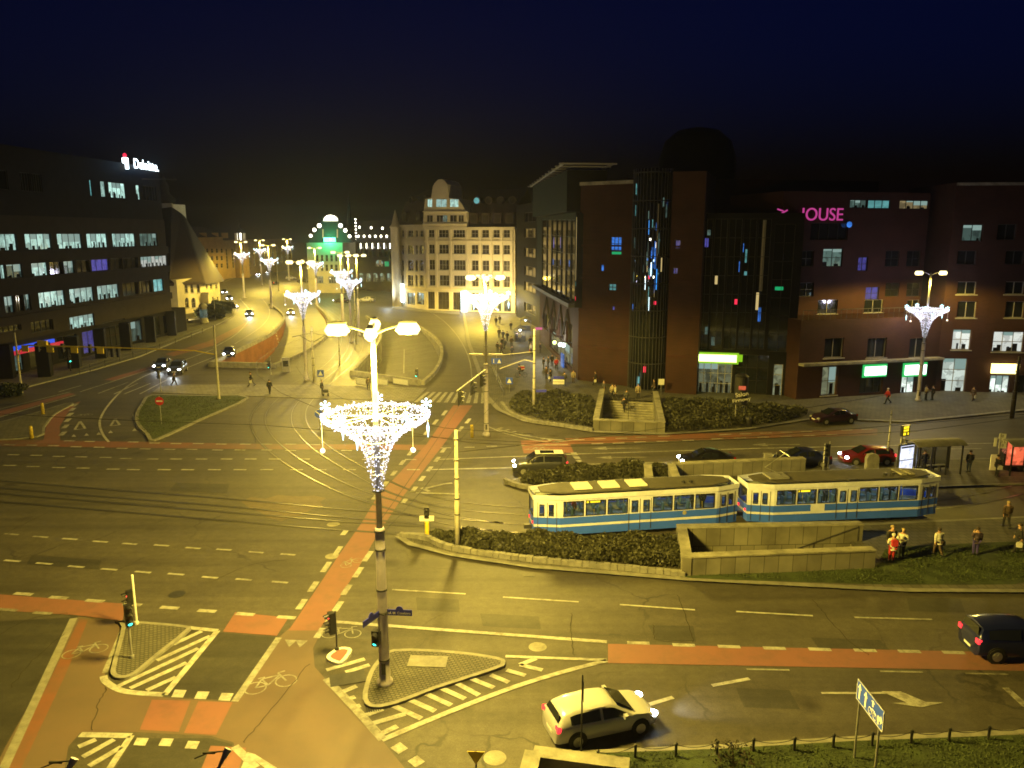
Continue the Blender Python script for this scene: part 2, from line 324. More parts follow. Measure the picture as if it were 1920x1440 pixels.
# stairwells: front-left, front-right, back-right, back-left on the paving (z .12)
def lift(px, z): p = G(*px, z); return Vector((p.x, p.y, .12))
WELLS = {'tram': [lift((1286, 1076), .12), lift((1643, 1062), .12), lift((1608, 981), 1.2), lift((1278, 987), 1.2)], 'plaza': [lift((1117, 805), .12), lift((1241, 810), .12), lift((1229, 735), 1.1), lift((1129, 730), 1.1)]}
def inset(q, d):
    c = sum(q, Vector())/4; return [p+(c-p).normalized()*d for p in q]
CUT = {k: inset(v, .5) for k, v in WELLS.items()}
def ground_sheet():
    S = 900; mb = MB(); fill_holes(mb, [(-S, -30), (S, -30), (S, 1400), (-S, 1400)], holes+list(CUT.values()), 0); o = mb.build('road', M['asphalt']); o['kind'] = 'structure'
ground_sheet()
def ramp_build(rp, wallmat, names):
    fl = MB(); wl = MB(); cp = MB()
    for (l0, r0, d0), (l1, r1, d1) in zip(rp, rp[1:]):
        A, B, C, D = G(*l0), G(*r0), G(*r1), G(*l1); dz = lambda p, d: p-Vector((0, 0, d))
        fl.quad(dz(A, d0), dz(B, d0), dz(C, d1), dz(D, d1)); wl.quad(A, dz(A, d0), dz(D, d1), D); wl.quad(B, C, dz(C, d1), dz(B, d0))
    A, B, d = G(*rp[0][0]), G(*rp[0][1]), rp[0][2]
    n = Vector((0, -9, 0)); dn = Vector((0, 0, d))
    fl.quad(A-dn+n, B-dn+n, B-dn, A-dn); wl.quad(A, A+n, A+n-dn, A-dn); wl.quad(B, B-dn, B+n-dn, B+n); wl.quad(A+n, B+n, B+n-dn, A+n-dn)
    o = fl.build('ramp_road', M['asphalt_pale']); o['kind'] = 'structure'
    w = wl.build('retaining_wall', wallmat); prop(w, names[0], 'retaining wall')
    for side in (0, 1):
        pts = smooth([tuple(G(*q[side])[:2]) for q in rp], 4); mb = MB(); k = len(pts); off = .2 if side else -.2
        for a, b in zip(pts, pts[1:]):
            a, b = Vector((*a, 0)), Vector((*b, 0)); t = (b-a).normalized(); n = Vector((t.y, -t.x, 0))*(.45 if side else -.45)
            mb.prism([a, b, b+n, a+n] if side else [a+n, b+n, b, a], .0, .55)
        prop(mb.build('ramp_parapet', M['concrete']), names[1+side], 'parapet', 'parapets beside the underpass ramps')
    mb = MB(); t = (B-A).normalized(); m = Vector((t.y, -t.x, 0))*.5
    mb.prism([A+m, B+m, B, A], 0, .75); prop(mb.build('portal_parapet', M['concrete']), names[3], 'parapet', 'parapets over the tunnel mouths')
ramp_build(rampA, M['brickwall'], ['orange brick retaining wall of the curved underpass ramp near the office block', 'concrete coping along the orange brick ramp wall, office side', 'broad pale coping between the brick ramp and the tram curve', 'long low parapet over the tunnel mouth below the orange brick wall'])
ramp_build(rampB, M['panel'], ['dark concrete retaining wall of the ramp behind the tall main lamp', 'pale coping between the tram curve and the middle ramp', 'curved coping of the middle ramp on the pedestrian street side', 'parapet with posters over the middle tunnel mouth'])

# surfaces
sheet('pavement_ochre', [(147, 1156), (235, 1166), (216, 1200), (196, 1262), (205, 1285), (235, 1298), (310, 1308), (440, 1316), (523, 1195), (542, 1178), (606, 1178), (587, 1215), (590, 1250), (612, 1275), (660, 1330), (720, 1392), (775, 1460), (450, 1460), (438, 1392), (395, 1380), (245, 1372), (150, 1374), (128, 1400), (118, 1460), (-20, 1460), (10, 1400)], .006, M['tan_paving'])
sheet('worn_reflection_patch', [(452, 940), (470, 932), (498, 935), (521, 928), (560, 931), (588, 929), (612, 934), (600, 941), (606, 948), (584, 955), (566, 966), (540, 972), (528, 978), (500, 970), (488, 960), (466, 952)], .003, M['asphalt_reflection'])  # pale patch: a light reflection put into the worn paving colour
RL = [([(850, 760), (886, 760), (831, 834), (756, 930), (698, 1019), (687, 1040), (612, 1160), (598, 1182), (541, 1182), (557, 1159), (636, 1040), (677, 982), (708, 930), (799, 834)], 'red_lane', .0135),
      ([(-20, 1113), (235, 1132), (230, 1164), (140, 1153), (-20, 1143)], 'red_lane', .0135), ([(441, 1148), (541, 1158), (519, 1192), (418, 1184)], 'red_lane', .0135),
      ([(1140, 1207), (1930, 1224), (1930, 1258), (1140, 1243)], 'red_lane', .0135), ([(150, 1160), (165, 1162), (125, 1260), (40, 1440), (10, 1445)], 'red_old', .0135),
      ([(285, 1312), (357, 1314), (335, 1372), (262, 1368)], 'red_lane', .0135), ([(372, 1315), (436, 1317), (405, 1378), (345, 1374)], 'red_lane', .0135), ([(395, 1398), (462, 1402), (440, 1460), (370, 1460)], 'red_lane', .0135),
      ([(-20, 826), (60, 825), (300, 829), (460, 832), (830, 834), (822, 844), (460, 842), (300, 840), (-20, 836)], 'red_old', .0105),
      ([(976, 826), (1065, 825), (1076, 849), (982, 850)], 'red_lane', .0135), ([(1060, 822), (1300, 813), (1645, 804), (1645, 816), (1300, 825), (1066, 833)], 'red_old', .0145), ([(1055, 871), (1090, 869), (1096, 880), (1058, 882)], 'red_lane', .0135),
      ([(145, 754), (152, 752), (126, 775), (112, 800), (113, 830), (62, 832), (82, 824), (86, 800), (104, 776)], 'red_lane', .0155), ([(-20, 776), (130, 737), (142, 739), (-20, 786)], 'red_lane', .0135), ([(195, 712), (285, 686), (300, 688), (215, 714)], 'red_lane', .0135),
      ([(310, 664), (390, 640), (430, 620), (470, 600), (478, 603), (440, 626), (400, 648), (325, 668)], 'red_old', .0135)]
for px, m, z in RL: sheet('cycle_lane', px, z, M[m])
sheet('asphalt_patch', smooth([(575, 750), (650, 748), (800, 752), (836, 768), (800, 818), (770, 830), (640, 829), (590, 815), (566, 795), (563, 770)], 4, True), .0045, M['asphalt_dark'])
sheet('asphalt_patch', [(1215, 1172), (1300, 1174), (1305, 1203), (1232, 1200)], .0045, M['asphalt_dark']); sheet('asphalt_patch', [(1520, 1195), (1650, 1200), (1670, 1220), (1535, 1216)], .0045, M['asphalt_dark'])
for px in ([(60, 1040), (190, 1050), (185, 1068), (50, 1058)], [(640, 1180), (720, 1184), (725, 1200), (640, 1196)], [(900, 1150), (1010, 1156), (1015, 1180), (905, 1174)], [(1380, 1290), (1480, 1294), (1500, 1330), (1395, 1326)], [(330, 905), (430, 908), (425, 925), (318, 920)], [(780, 1120), (860, 1124), (862, 1148), (782, 1144)], [(1700, 1120), (1800, 1122), (1810, 1148), (1706, 1146)]): sheet('asphalt_patch', px, .0045, M['asphalt_dark' if px[0][0] % 40 else 'asphalt_pale'])
sheet('side_road', [(-20, 1166), (139, 1157), (75, 1290), (5, 1438), (-20, 1480)], .0048, M['asphalt_dark']); sheet('side_road', [(412, 1186), (520, 1196), (440, 1314), (312, 1305)], .0048, M['asphalt_dark']); sheet('side_road', [(250, 1384), (395, 1384), (436, 1396), (400, 1470), (200, 1470)], .0085, M['asphalt_dark'])
gr = MB()
for x, y, a in ((992, 1078, -.08), (1420, 1094, -.03), (300, 720, .4), (700, 1328, .3), (1250, 1402, .1)):
    c = G(x, y, .026)
    for k in range(7): gr.box((c.x+(k-3)*.09*math.cos(a), c.y+(k-3)*.09*math.sin(a), .022), (.05, .42, .012), a)
gr.build('drain_grates', M['black'])['kind'] = 'structure'
slab('path', [(285, 736), (300, 724), (345, 721), (470, 721), (600, 722), (800, 727), (775, 752), (640, 747), (565, 746), (465, 742)], .06, M['path'], 0, .12)
slab('grass_island', smooth([(284, 740), (375, 741), (467, 744), (380, 785), (290, 825), (272, 812), (257, 797), (253, 778), (264, 757)], 3, True), .14, M['grass'], 0, .35)
slab('pavement', smooth([(222, 1163), (345, 1172), (352, 1183), (300, 1225), (255, 1262), (225, 1271), (208, 1263), (211, 1240), (228, 1175)], 3, True), .12, M['cobble'], 0, .2)
slab('pavement', smooth([(738, 1217), (850, 1220), (935, 1232), (947, 1243), (930, 1254), (820, 1290), (745, 1318), (700, 1326), (680, 1310), (688, 1270), (705, 1240)], 3, True), .12, M['cobble'], 0, .2)
slab('pavement', smooth([(620, 1222), (640, 1213), (660, 1218), (642, 1242), (622, 1240), (612, 1232)], 3, True), .14, M['red_lane'], 0, .18, kmat=M['white'])
# central strip with hedge, platform, verge
slab('pavement', [(746, 1004), (760, 1000), (1000, 1012), (1280, 1012), (1600, 984), (1950, 968), (1950, 1108), (1700, 1106), (1285, 1085), (1000, 1062), (850, 1040), (770, 1020)], .12, M['pavers'], 0, .22, cut=[CUT['tram']])
sheet('soil_bed', smooth([(790, 1003), (900, 1009), (1278, 1018), (1284, 1068), (1000, 1044), (850, 1026)], 3, True), .128, M['soil'])
sheet('grass_verge', smooth([(1290, 1077), (1440, 1074), (1640, 1062), (1660, 1030), (1760, 1022), (1950, 1020), (1950, 1088), (1740, 1096), (1520, 1092), (1300, 1084)], 3, True), .128, M['grass'])
slab('pavement', [(945, 905), (1000, 886), (1270, 867), (1500, 862), (1640, 862), (1950, 858), (1950, 905), (1770, 912), (1380, 920), (1020, 918)], .12, M['pavers'], 0, .22)
sheet('soil_bed', smooth([(975, 902), (1040, 885), (1265, 872), (1275, 895), (1020, 912)], 3, True), .128, M['soil'])
# right plaza
slab('pavement', [(868, 578), (878, 640), (900, 700), (912, 742), (935, 768), (985, 789), (1060, 800), (1115, 809), (1245, 813), (1400, 803), (1530, 783), (1700, 790), (1950, 765), (2300, 690), (2300, 590), (1100, 560), (960, 560)], .12, M['pavers'], 0, .3, cut=[CUT['plaza']])
# left plaza and office forecourt
slab('pavement', [(-300, 790), (0, 738), (90, 715), (180, 692), (262, 668), (340, 636), (400, 612), (440, 592), (447, 570), (430, 552), (400, 530), (-300, 620)], .12, M['pavers'], 0, .3)
slab('pavement', smooth([(-60, 808), (60, 775), (120, 757), (138, 757), (104, 776), (84, 800), (70, 818), (-60, 826)], 3, True), .1, M['pavers'], 0, .2)
# far square
slab('pavement', [(735, 578), (760, 580), (862, 590), (862, 574), (880, 560), (740, 545)], .12, M['path'], 0, .3)
slab('pavement', [(418, 530), (440, 520), (475, 510), (492, 500), (480, 494), (420, 500), (390, 512)], .12, M['pavers'], 0, .3)
slab('pavement', smooth([(560, 540), (610, 548), (680, 545), (740, 532), (730, 522), (600, 520)], 3, True), .1, M['pavers'], 0, .2)
# near verge
slab('pavement', [(1000, 1424), (1060, 1408), (1330, 1396), (1600, 1380), (1950, 1366), (1950, 1500), (990, 1500)], .12, M['pavers'], 0, .5)
sheet('grass_verge', [(1110, 1412), (1340, 1404), (1600, 1389), (1950, 1376), (1950, 1520), (1110, 1520)], .128, M['grass'])
kb = MB(); band(kb, [G(138, 1156, .1), G(75, 1290, .1), G(5, 1440, .1), G(-20, 1500, .1)], .35, .02); band(kb, [G(612, 1273), G(660, 1322), G(718, 1387)], .35, .016); kb.build('kerb_line', M['kerb'])['kind'] = 'structure'

# tram tracks
tracks = [smooth([(1960, 905), (1770, 945), (1400, 972), (1160, 985), (1000, 992), (860, 978), (740, 948), (650, 918), (560, 872), (505, 830), (484, 795), (490, 768), (520, 740), (565, 716), (612, 690), (640, 660), (648, 634), (640, 608), (615, 585), (580, 566), (540, 552), (505, 536), (490, 518), (490, 505)], 5),
          smooth([(1960, 935), (1770, 990), (1400, 1008), (1160, 1000)], 4),
          smooth([(1000, 960), (860, 948), (760, 925), (690, 892), (610, 845), (570, 808), (560, 785), (565, 762), (590, 735), (625, 706), (655, 680), (672, 650), (668, 620), (650, 596), (620, 575), (580, 555), (545, 542), (520, 528), (510, 512), (512, 502)], 5),
          smooth([(1700, 1075 - 132), (1400, 955), (1000, 960)], 4), smooth([(-40, 905), (200, 925), (420, 942), (640, 962), (900, 985), (1000, 992)], 4), smooth([(-40, 930), (200, 950), (420, 968), (700, 990), (900, 1000)], 4)]
rb = MB(); db = MB()
for tr in tracks[:1]+tracks[2:]:
    w = [G(*p) for p in tr]
    L, Rr = [], []
    for i, p in enumerate(w):
        t = (w[min(i+1, len(w)-1)]-w[max(i-1, 0)]).normalized(); n = Vector((-t.y, t.x, 0))*.7175; L.append(p+n); Rr.append(p-n)
    for s in (L, Rr): band(rb, s, .07, .020); band(db, s, .26, .0165)
rb.build('tram_rails', M['rail'])['kind'] = 'structure'; db.build('rail_grooves', M['asphalt_dark'])['kind'] = 'structure'

# painted markings, all one sheet of paint
wm = MB(); om = MB(); ZM = .0185
def line(a, b, w, mb=wm, z=ZM): band(mb, [G(*a), G(*b)], w, z)
def poly(px, w, mb=wm, z=ZM, n=4): band(mb, [G(*p) for p in smooth(px, n)], w, z)
def dashes(a, b, d, gap, w, mb=wm, off=0.0, z=ZM, bend=None):
    A, B = G(*a), G(*b); L = (B-A).length; u = (B-A)/L; s = off
    while s < L-.2:
        e = min(L, s+d*random.uniform(.9, 1.05)); band(mb, [A+u*s, A+u*e], w, z); s += d+gap
def dash_px(lst, hl, w, sl, mb=wm):                 # dashes by their photo centres: half length, slope in pixels
    for x, y in lst: line((x-hl, y-hl*sl), (x+hl, y+hl*sl), w, mb)
dash_px([(21, 1002), (76, 1007), (131, 1011), (188, 1016), (243, 1020), (303, 1023), (362, 1028), (420, 1031), (480, 1036), (540, 1040)], 14, .2, .07)
dash_px([(23, 1052), (83, 1057), (143, 1063), (205, 1068), (268, 1073), (330, 1077), (394, 1083), (457, 1087), (525, 1092)], 15, .2, .08)
dash_px([(44, 1114), (110, 1121), (178, 1127), (248, 1134), (318, 1140), (388, 1146), (460, 1152), (537, 1158)], 17, .3, .07)
dash_px([(15, 1144), (80, 1150)], 17, .25, .08, om)
dash_px([(130, 827), (168, 828), (250, 829), (290, 831), (330, 832), (372, 832), (415, 833), (460, 833), (500, 833), (545, 833), (590, 834)], 10, .28, .01)
dash_px([(18, 834), (60, 835), (100, 836), (143, 838), (186, 839), (229, 841), (272, 842), (318, 843), (360, 843), (408, 844), (450, 844), (500, 844), (545, 845), (650, 845)], 10, .28, .02)
dash_px([(25, 853), (68, 854), (110, 856), (152, 857), (198, 858), (236, 860), (286, 861), (330, 861), (378, 861), (425, 861), (470, 861), (515, 861), (570, 861), (690, 862), (770, 862)], 11, .25, .01)
dash_px([(18, 873), (62, 875), (110, 877), (156, 878), (212, 880), (250, 881), (308, 881), (352, 881), (402, 881), (450, 881), (500, 881), (556, 881), (600, 881), (655, 881), (775, 881)], 12, .26, .01)
line((815, 862), (1100, 851), .2); line((1100, 851), (1420, 841), .2); line((1420, 841), (1920, 830), .2); line((805, 881), (970, 877), .26); line((1092, 871), (1450, 862), .22); line((1450, 862), (1660, 858), .2)
dash_px([(836, 840), (880, 839), (922, 837)], 10, .24, -.02); line((966, 836), (1065, 834), .2); line((983, 843), (1060, 846), .12, om)
dash_px([(1085, 825), (1125, 823), (1165, 822), (1202, 820), (1245, 818)]+[(1360+38*i, 815-1.4*i) for i in range(8)], 11, .22, -.03); dash_px([(1120, 832), (1160, 831), (1200, 829), (1242, 828), (1290, 826)]+[(1345+43*i, 823-1.5*i) for i in range(8)], 11, .22, -.03)
for k in range(5): line((1075+k*4.5, 849+k*7), (1079+k*4.5, 854+k*7), .5)
poly([(935, 806), (990, 818), (1060, 826), (1085, 822)], .2); poly([(915, 800), (945, 812), (985, 822), (1030, 829), (1066, 826)], .2)
for k in range(9): line((930+k*14, 806+k*2.6), (942+k*13, 802+k*3.6), .3, om)
for a, b in (((735, 1106), (873, 1114)), ((943, 1120), (1085, 1129)), ((1162, 1134), (1303, 1144)), ((1380, 1147), (1524, 1155)), ((1602, 1158), (1748, 1162))): line(a, b, .14)
line((610, 1165), (1138, 1204), .26)
dash_px([(1197, 1206), (1282, 1210), (1367, 1213), (1452, 1216), (1537, 1218), (1622, 1220), (1705, 1222), (1788, 1224)], 21, .26, .03)
dash_px([(1440, 1256), (1690, 1260), (1850, 1264)], 40, .12, .02, om); line((1335, 1286), (1405, 1273), .2); line((1205, 1325), (1262, 1308), .22); line((1885, 1290), (1925, 1326), .3)
line((1540, 1300), (1660, 1300), .14)
fill(wm, ground_poly([(1652, 1296), (1688, 1296), (1736, 1316), (1770, 1317), (1728, 1326), (1672, 1318), (1700, 1317)], ZM))
# hatched islands
poly([(716, 1388), (830, 1340), (960, 1290), (1060, 1259), (1138, 1239)], .26); line((948, 1231), (1138, 1238), .2); line((612, 1273), (718, 1387), .3, om, .0225)
for a, b in (((734, 1322), (790, 1348)), ((765, 1311), (816, 1334)), ((796, 1300), (846, 1323)), ((826, 1290), (872, 1311)), ((857, 1282), (898, 1304)), ((884, 1273), (926, 1290)), ((920, 1266), (954, 1280)), ((950, 1257), (985, 1267)), ((975, 1247), (1005, 1235)), ((975, 1247), (1017, 1257)),
             ((612, 1257), (684, 1236)), ((648, 1261), (693, 1247)), ((625, 1286), (682, 1266)), ((637, 1300), (669, 1287)), ((645, 1314), (666, 1307)), ((662, 1327), (676, 1323)), ((676, 1345), (718, 1330)), ((695, 1358), (760, 1339)), ((715, 1376), (745, 1362)),
             ((325, 1209), (378, 1184)), ((294, 1239), (394, 1193)), ((222, 1287), (372, 1216)), ((244, 1291), (350, 1243)), ((275, 1295), (330, 1270)), ((147, 1401), (180, 1387)), ((155, 1420), (214, 1387)), ((167, 1437), (228, 1401))): line(a, b, .26)
line((351, 1177), (408, 1183), .28); line((408, 1183), (308, 1304), .28); poly([(194, 1268), (200, 1280), (235, 1297), (308, 1303)], .3); line((234, 1170), (196, 1262), .22, om); line((150, 1378), (246, 1380), .3); line((246, 1380), (200, 1450), .25)
line((523, 1196), (440, 1316), .3, om); dashes((480, 1440), (440, 1400), 3, .5, .3)
fill(wm, ground_poly([(452, 1440), (464, 1410), (478, 1414), (520, 1440), (505, 1446), (478, 1426), (470, 1450)], .0225))
for x, y in ((336, 1300), (379, 1303), (424, 1306), (265, 1390), (312, 1391), (361, 1396)): fill(wm, ground_poly([(x-15, y+7), (x-8, y-7), (x+14, y-6), (x+7, y+8)], ZM))
for x, y in ((748, 1402), (780, 1427)): fill(wm, ground_poly([(x-16, y), (x+2, y-11), (x+17, y+1), (x-1, y+12)], ZM))
for x, y in ((852, 775), (835, 792), (818, 812), (788, 850), (773, 868), (757, 888), (741, 908), (722, 933), (664, 1000)): line((x-22, y+4), (x-15, y-5), .35)
for x, y in ((876, 790), (862, 805), (830, 845), (818, 862), (804, 880), (790, 898), (775, 918), (757, 940)): line((x-2, y+4), (x+5, y-5), .35)
for x, y in ((633, 1034), (612, 1063), (588, 1100), (566, 1133), (690, 1043), (672, 1073), (650, 1106), (634, 1137), (600, 1187)): line((x-7, y+10), (x+6, y-9), .32)
# zebra crossing
A0, A1, B0, B1 = G(776, 754), G(930, 757), G(800, 735), G(926, 737)
for k in range(11):
    t0, t1 = k/11, (k+.52)/11; mbq = [A0.lerp(A1, t0), A0.lerp(A1, t1), B0.lerp(B1, t1), B0.lerp(B1, t0)]; wm.add([(p.x, p.y, ZM) for p in mbq], [[0, 1, 2, 3]])
# left carriageway: edge lines, stop lines, give way triangles
poly([(300, 693), (258, 712), (226, 735), (203, 760), (190, 781), (187, 797), (193, 815), (204, 829)], .22)
for a, b in (((184, 738), (240, 717)), ((214, 739), (258, 719)), ((233, 739), (282, 719)), ((262, 739), (312, 713)), ((-20, 772), (132, 735)), ((-20, 788), (142, 741)), ((110, 735), (152, 723)), ((85, 775), (135, 757)), ((150, 735), (290, 690)), ((300, 693), (400, 655)), ((320, 702), (405, 668))): line(a, b, .2)
for k in range(6): line((144-k*4.5, 757+k*7.5+k*k*.6), (137-k*4.6, 762+k*8+k*k*.6), .45)
for x, y, s in ((150, 798, 1), (216, 792, .85)):
    for a, b in (((-10, 8), (0, -8)), ((0, -8), (10, 6)), ((-10, 8), (10, 6))): line((x+a[0]*s, y+a[1]*s), (x+b[0]*s, y+b[1]*s), .22)
for x, y in ((138, 817), (162, 815), (185, 813), (207, 810), (252, 806)): fill(wm, ground_poly([(x-4, y+2), (x, y-3), (x+5, y+1.5)], ZM))
for x, y in ((548, 1206), (568, 1207)): fill(om, ground_poly([(x-14, y-7), (x+9, y-6), (x-6, y+7)], .0225))
poly([(250, 777), (258, 802), (288, 826)], .2, om)
for a, b in (((780, 924), (862, 927)), ((795, 917), (830, 908)), ((830, 908), (848, 906)), ((790, 915), (805, 922))): line(a, b, .3, om)
for i in range(7): line((512+i*1.5, 612+i*3+i*i*.3), (514+i*1.5, 614+i*3+i*i*.3), .2)
poly([(450, 560), (470, 590), (445, 625), (400, 652)], .16); poly([(492, 560), (506, 585), (490, 612), (440, 645)], .16, om)
poly([(560, 540), (700, 552), (800, 582), (850, 620), (878, 668), (885, 710)], .15, om)
line((758, 655), (757, 700), .15, om)
def bike(c, a, s, mb):                              # bicycle symbol: wheels, frame, bars
    C = G(*c); u = Vector((math.cos(a), math.sin(a), 0))*s; v = Vector((-math.sin(a), math.cos(a), 0))*s; z = .0235
    q = lambda x, y: C+u*x+v*y
    for cx in (-.55, .55): band(mb, [q(cx+.38*math.cos(2*PI*k/16), .38*math.sin(2*PI*k/16)) for k in range(17)], .055*s, z)
    for p in (((-.55, 0), (-.1, 0)), ((-.55, 0), (-.25, .5)), ((-.1, 0), (-.25, .5)), ((-.1, 0), (.4, .5)), ((-.25, .5), (.4, .5)), ((.55, 0), (.36, .66)), ((.36, .66), (.62, .7)), ((-.38, .58), (-.12, .58))): band(mb, [q(*p[0]), q(*p[1])], .07*s, z)
bike((640, 1189), 0, 1.0, om); bike((160, 1222), .45, 1.0, om); bike((508, 1284), .45, 1.15, om); bike((1010, 842), 0, 1.0, om); bike((155, 779), .3, 1.0, om); bike((660, 1056), .9, .8, om)
def arrow(c, a, mb, s=1.0):
    C = G(*c); u = Vector((math.cos(a), math.sin(a), 0))*s; v = Vector((-math.sin(a), math.cos(a), 0))*s; band(mb, [C-u*2.4, C+u*.6], .18, ZM); p = [C+u*2.0, C+u*.6+v*.5, C+u*.6-v*.5]; fill(mb, [Vector((q.x, q.y, ZM)) for q in p])
for c in ((1150, 841), (1450, 834), (1160, 858), (1490, 851), (1200, 880), (1790, 842), (1150, 880)): arrow(c, PI+.03, om)
wm.build('road_markings', M['white_paint'])['kind'] = 'structure'; om.build('worn_road_markings', M['worn_paint'])['kind'] = 'structure'
# manhole covers, cracks
for x, y, lab in ((623, 1043, 'round manhole cover beside the red cycle strip, nearer one'), (625, 983, 'round manhole cover beside the red cycle strip, farther one'), (332, 1114, 'dark manhole cover in the left lanes near the cycle dashes'), (1008, 1213, 'round cover in the road above the hatched triangle'), (928, 1421, 'round cover in the road beside the yellow triangle sign')):
    mb = MB(); mb.lathe([(.42, -.02), (.42, .008), (.36, .012), (.36, .006), (.01, .006)], 20, G(x, y)); prop(mb.build('manhole_cover', M['concrete'] if x != 332 else M['dark_metal']), lab, 'manhole cover', 'manhole covers in the road')
mb = MB(); mb.box(G(652, 1272, .015), (1.5, .9, .03), .3); prop(mb.build('drain_cover', M['dark_metal']), 'dark drain cover in the striped road beside the lamp island', 'drain cover')
mb = MB(); mb.box(G(802, 1240, .135), (1.7, .9, .03), -.05); prop(mb.build('utility_cover', M['kerb']), 'pale rectangular cover set in the cobbled lamp island', 'utility cover')
cr = MB()
for px in ([(1525, 1125), (1545, 1150), (1590, 1200), (1630, 1230)], [(1072, 1150), (1070, 1190), (1076, 1228)], [(1225, 1172), (1232, 1200), (1300, 1203)], [(0, 1190), (60, 1160), (130, 1150)], [(20, 1290), (60, 1240), (120, 1190)], [(455, 1395), (500, 1340), (580, 1245)], [(170, 1372), (185, 1320), (200, 1290)], [(1270, 1115), (1290, 1170), (1300, 1205)], [(0, 1005), (40, 985), (90, 962)], [(480, 830), (470, 790), (490, 760)], [(400, 1090), (470, 1060), (540, 1050)], [(20, 930), (200, 940), (330, 950)]): 
    pts = [G(*p) for p in smooth(px, 8)]; pts = [p+Vector((random.uniform(-.06, .06), random.uniform(-.06, .06), 0)) for p in pts]; band(cr, pts, .035, .0245)
cr.build('road_cracks', M['soil'])['kind'] = 'structure'

# ---------------------------------------------------------------- stairwells, walls
NW = [0]
def wall_run(a, b, z0, z1, th, name, mat, parent=None, cap=None):
    NW[0] += 1; z1 += .004*(NW[0] % 4); th += .004*(NW[0] % 4)
    a, b = Vector((a[0], a[1], 0)), Vector((b[0], b[1], 0)); t = (b-a).normalized(); n = Vector((-t.y, t.x, 0))*th/2
    mb = MB(); mb.prism([a-n, b-n, b+n, a+n], z0, z1); o = mb.build(name, mat, parent)
    if cap:
        n *= 1.18; mb = MB(); mb.prism([a-n, b-n, b+n, a+n], z1+.002, z1+.09); mb.build('coping', cap, parent)
    return o
for key, lab in (('tram', 'grey concrete stairwell beside the tram track, open at its platform end'), ('plaza', 'concrete stairwell in front of the brick mall, steps climbing to the plaza')):
    fl, fr, br, bl = WELLS[key]; root = thing('stairwell', lab, 'stairwell', (0, 0, 0), 0, 'underpass stairwells')
    runs = [(fl, fr), (fl, bl), (bl, br)] if key == 'tram' else [(fl, fr), (fl, bl), (fr, br)]
    for i, (a, b) in enumerate(runs):
        d = (b-a).normalized()*.25; wall_run(a-d if i else a+d, b+d*(1 if i != 0 else -1), -3.4, 1.15 if key == 'tram' else 1.05, .5, 'wall', M['panel'], root, M['concrete'])
    st = MB()                                       # steps going down from the open end
    e0, e1, f0, f1 = (fr, br, fl, bl) if key == 'tram' else (bl, br, fl, fr)
    nS = 20
    for k in range(nS):
        t0, t1 = k/26, (k+1)/26; z = .12-.16*(k+1); q = [e0.lerp(f0, t0), e1.lerp(f1, t0), e1.lerp(f1, t1), e0.lerp(f0, t1)]
        st.prism(q if (q[1]-q[0]).cross(q[2]-q[1]).z > 0 else q[::-1], z-.5, z)
    st.prism([fl, fr, br, bl], -3.8, -3.3); st.build('steps', M['concrete'], root)
    hb = MB(); p0, p1 = e0.lerp(e1, .5 if key == 'plaza' else .93), f0.lerp(f1, .5 if key == 'plaza' else .93); q = p0.lerp(p1, .75)
    hb.tube([p0+Vector((0, 0, .95)), q+Vector((0, 0, -2.0))], .04, 6)
    for k in range(4): r = p0.lerp(q, k/3); hb.tube([r+Vector((0, 0, .9-.98*k)), r+Vector((0, 0, -.2-.98*k))], .03, 6)
    hb.build('handrail', M['dark_metal'], root)
root = thing('stairwell', 'concrete stairwell wall behind the trams, below the waiting cars', 'stairwell', (0, 0, 0), 0, 'underpass stairwells')
for a, b in ((lift((1262, 868), 1.29), lift((1508, 858), 1.29)), (lift((1259, 869), 1.29), lift((1268, 893), 1.29)), (lift((1214, 869), 1.29), lift((1217, 893), 1.29))): wall_run(a, b, 0, 1.2, .5, 'wall', M['panel'], root, M['concrete'])
root = thing('stair_wall', 'low corner slab of a concrete wall at the bottom edge of the photo', 'wall')
wall_run(G(1000, 1412, .7), G(1180, 1436, .7), 0, .7, .5, 'wall', M['concrete'], root, M['concrete']); wall_run(G(1000, 1412, .7), G(985, 1470, .7), 0, .7, .5, 'wall', M['concrete'], root, M['concrete'])
# dry-stone kerb walls of the planters
for px, lab in (([(750, 1006), (800, 1012), (850, 1031), (1000, 1052), (1285, 1079)], 'low stone edging along the hedge in front of the tram'), ([(946, 903), (970, 912), (1010, 920)], 'low stone edging round the tip of the hedge behind the tram'), ([(940, 757), (960, 778), (1000, 792), (1060, 800), (1112, 808)], 'low stone edging round the large hedge on the plaza')):
    mb = MB(); pts = [G(*p, .12) for p in smooth(px, 5)]
    for a, b in zip(pts, pts[1:]):
        L = (b-a).length; k = max(1, int(L/.35)); ang = math.atan2(b.y-a.y, b.x-a.x)
        for i in range(k): c = a.lerp(b, (i+.5)/k); mb.box((c.x, c.y, .24+random.uniform(-.02, .03)), (L/k*.93, .32+random.uniform(-.05, .05), .3), ang+random.uniform(-.06, .06))
    prop(mb.build('stone_edging', M['kerb']), lab, 'edging', 'stone edgings of the planters')

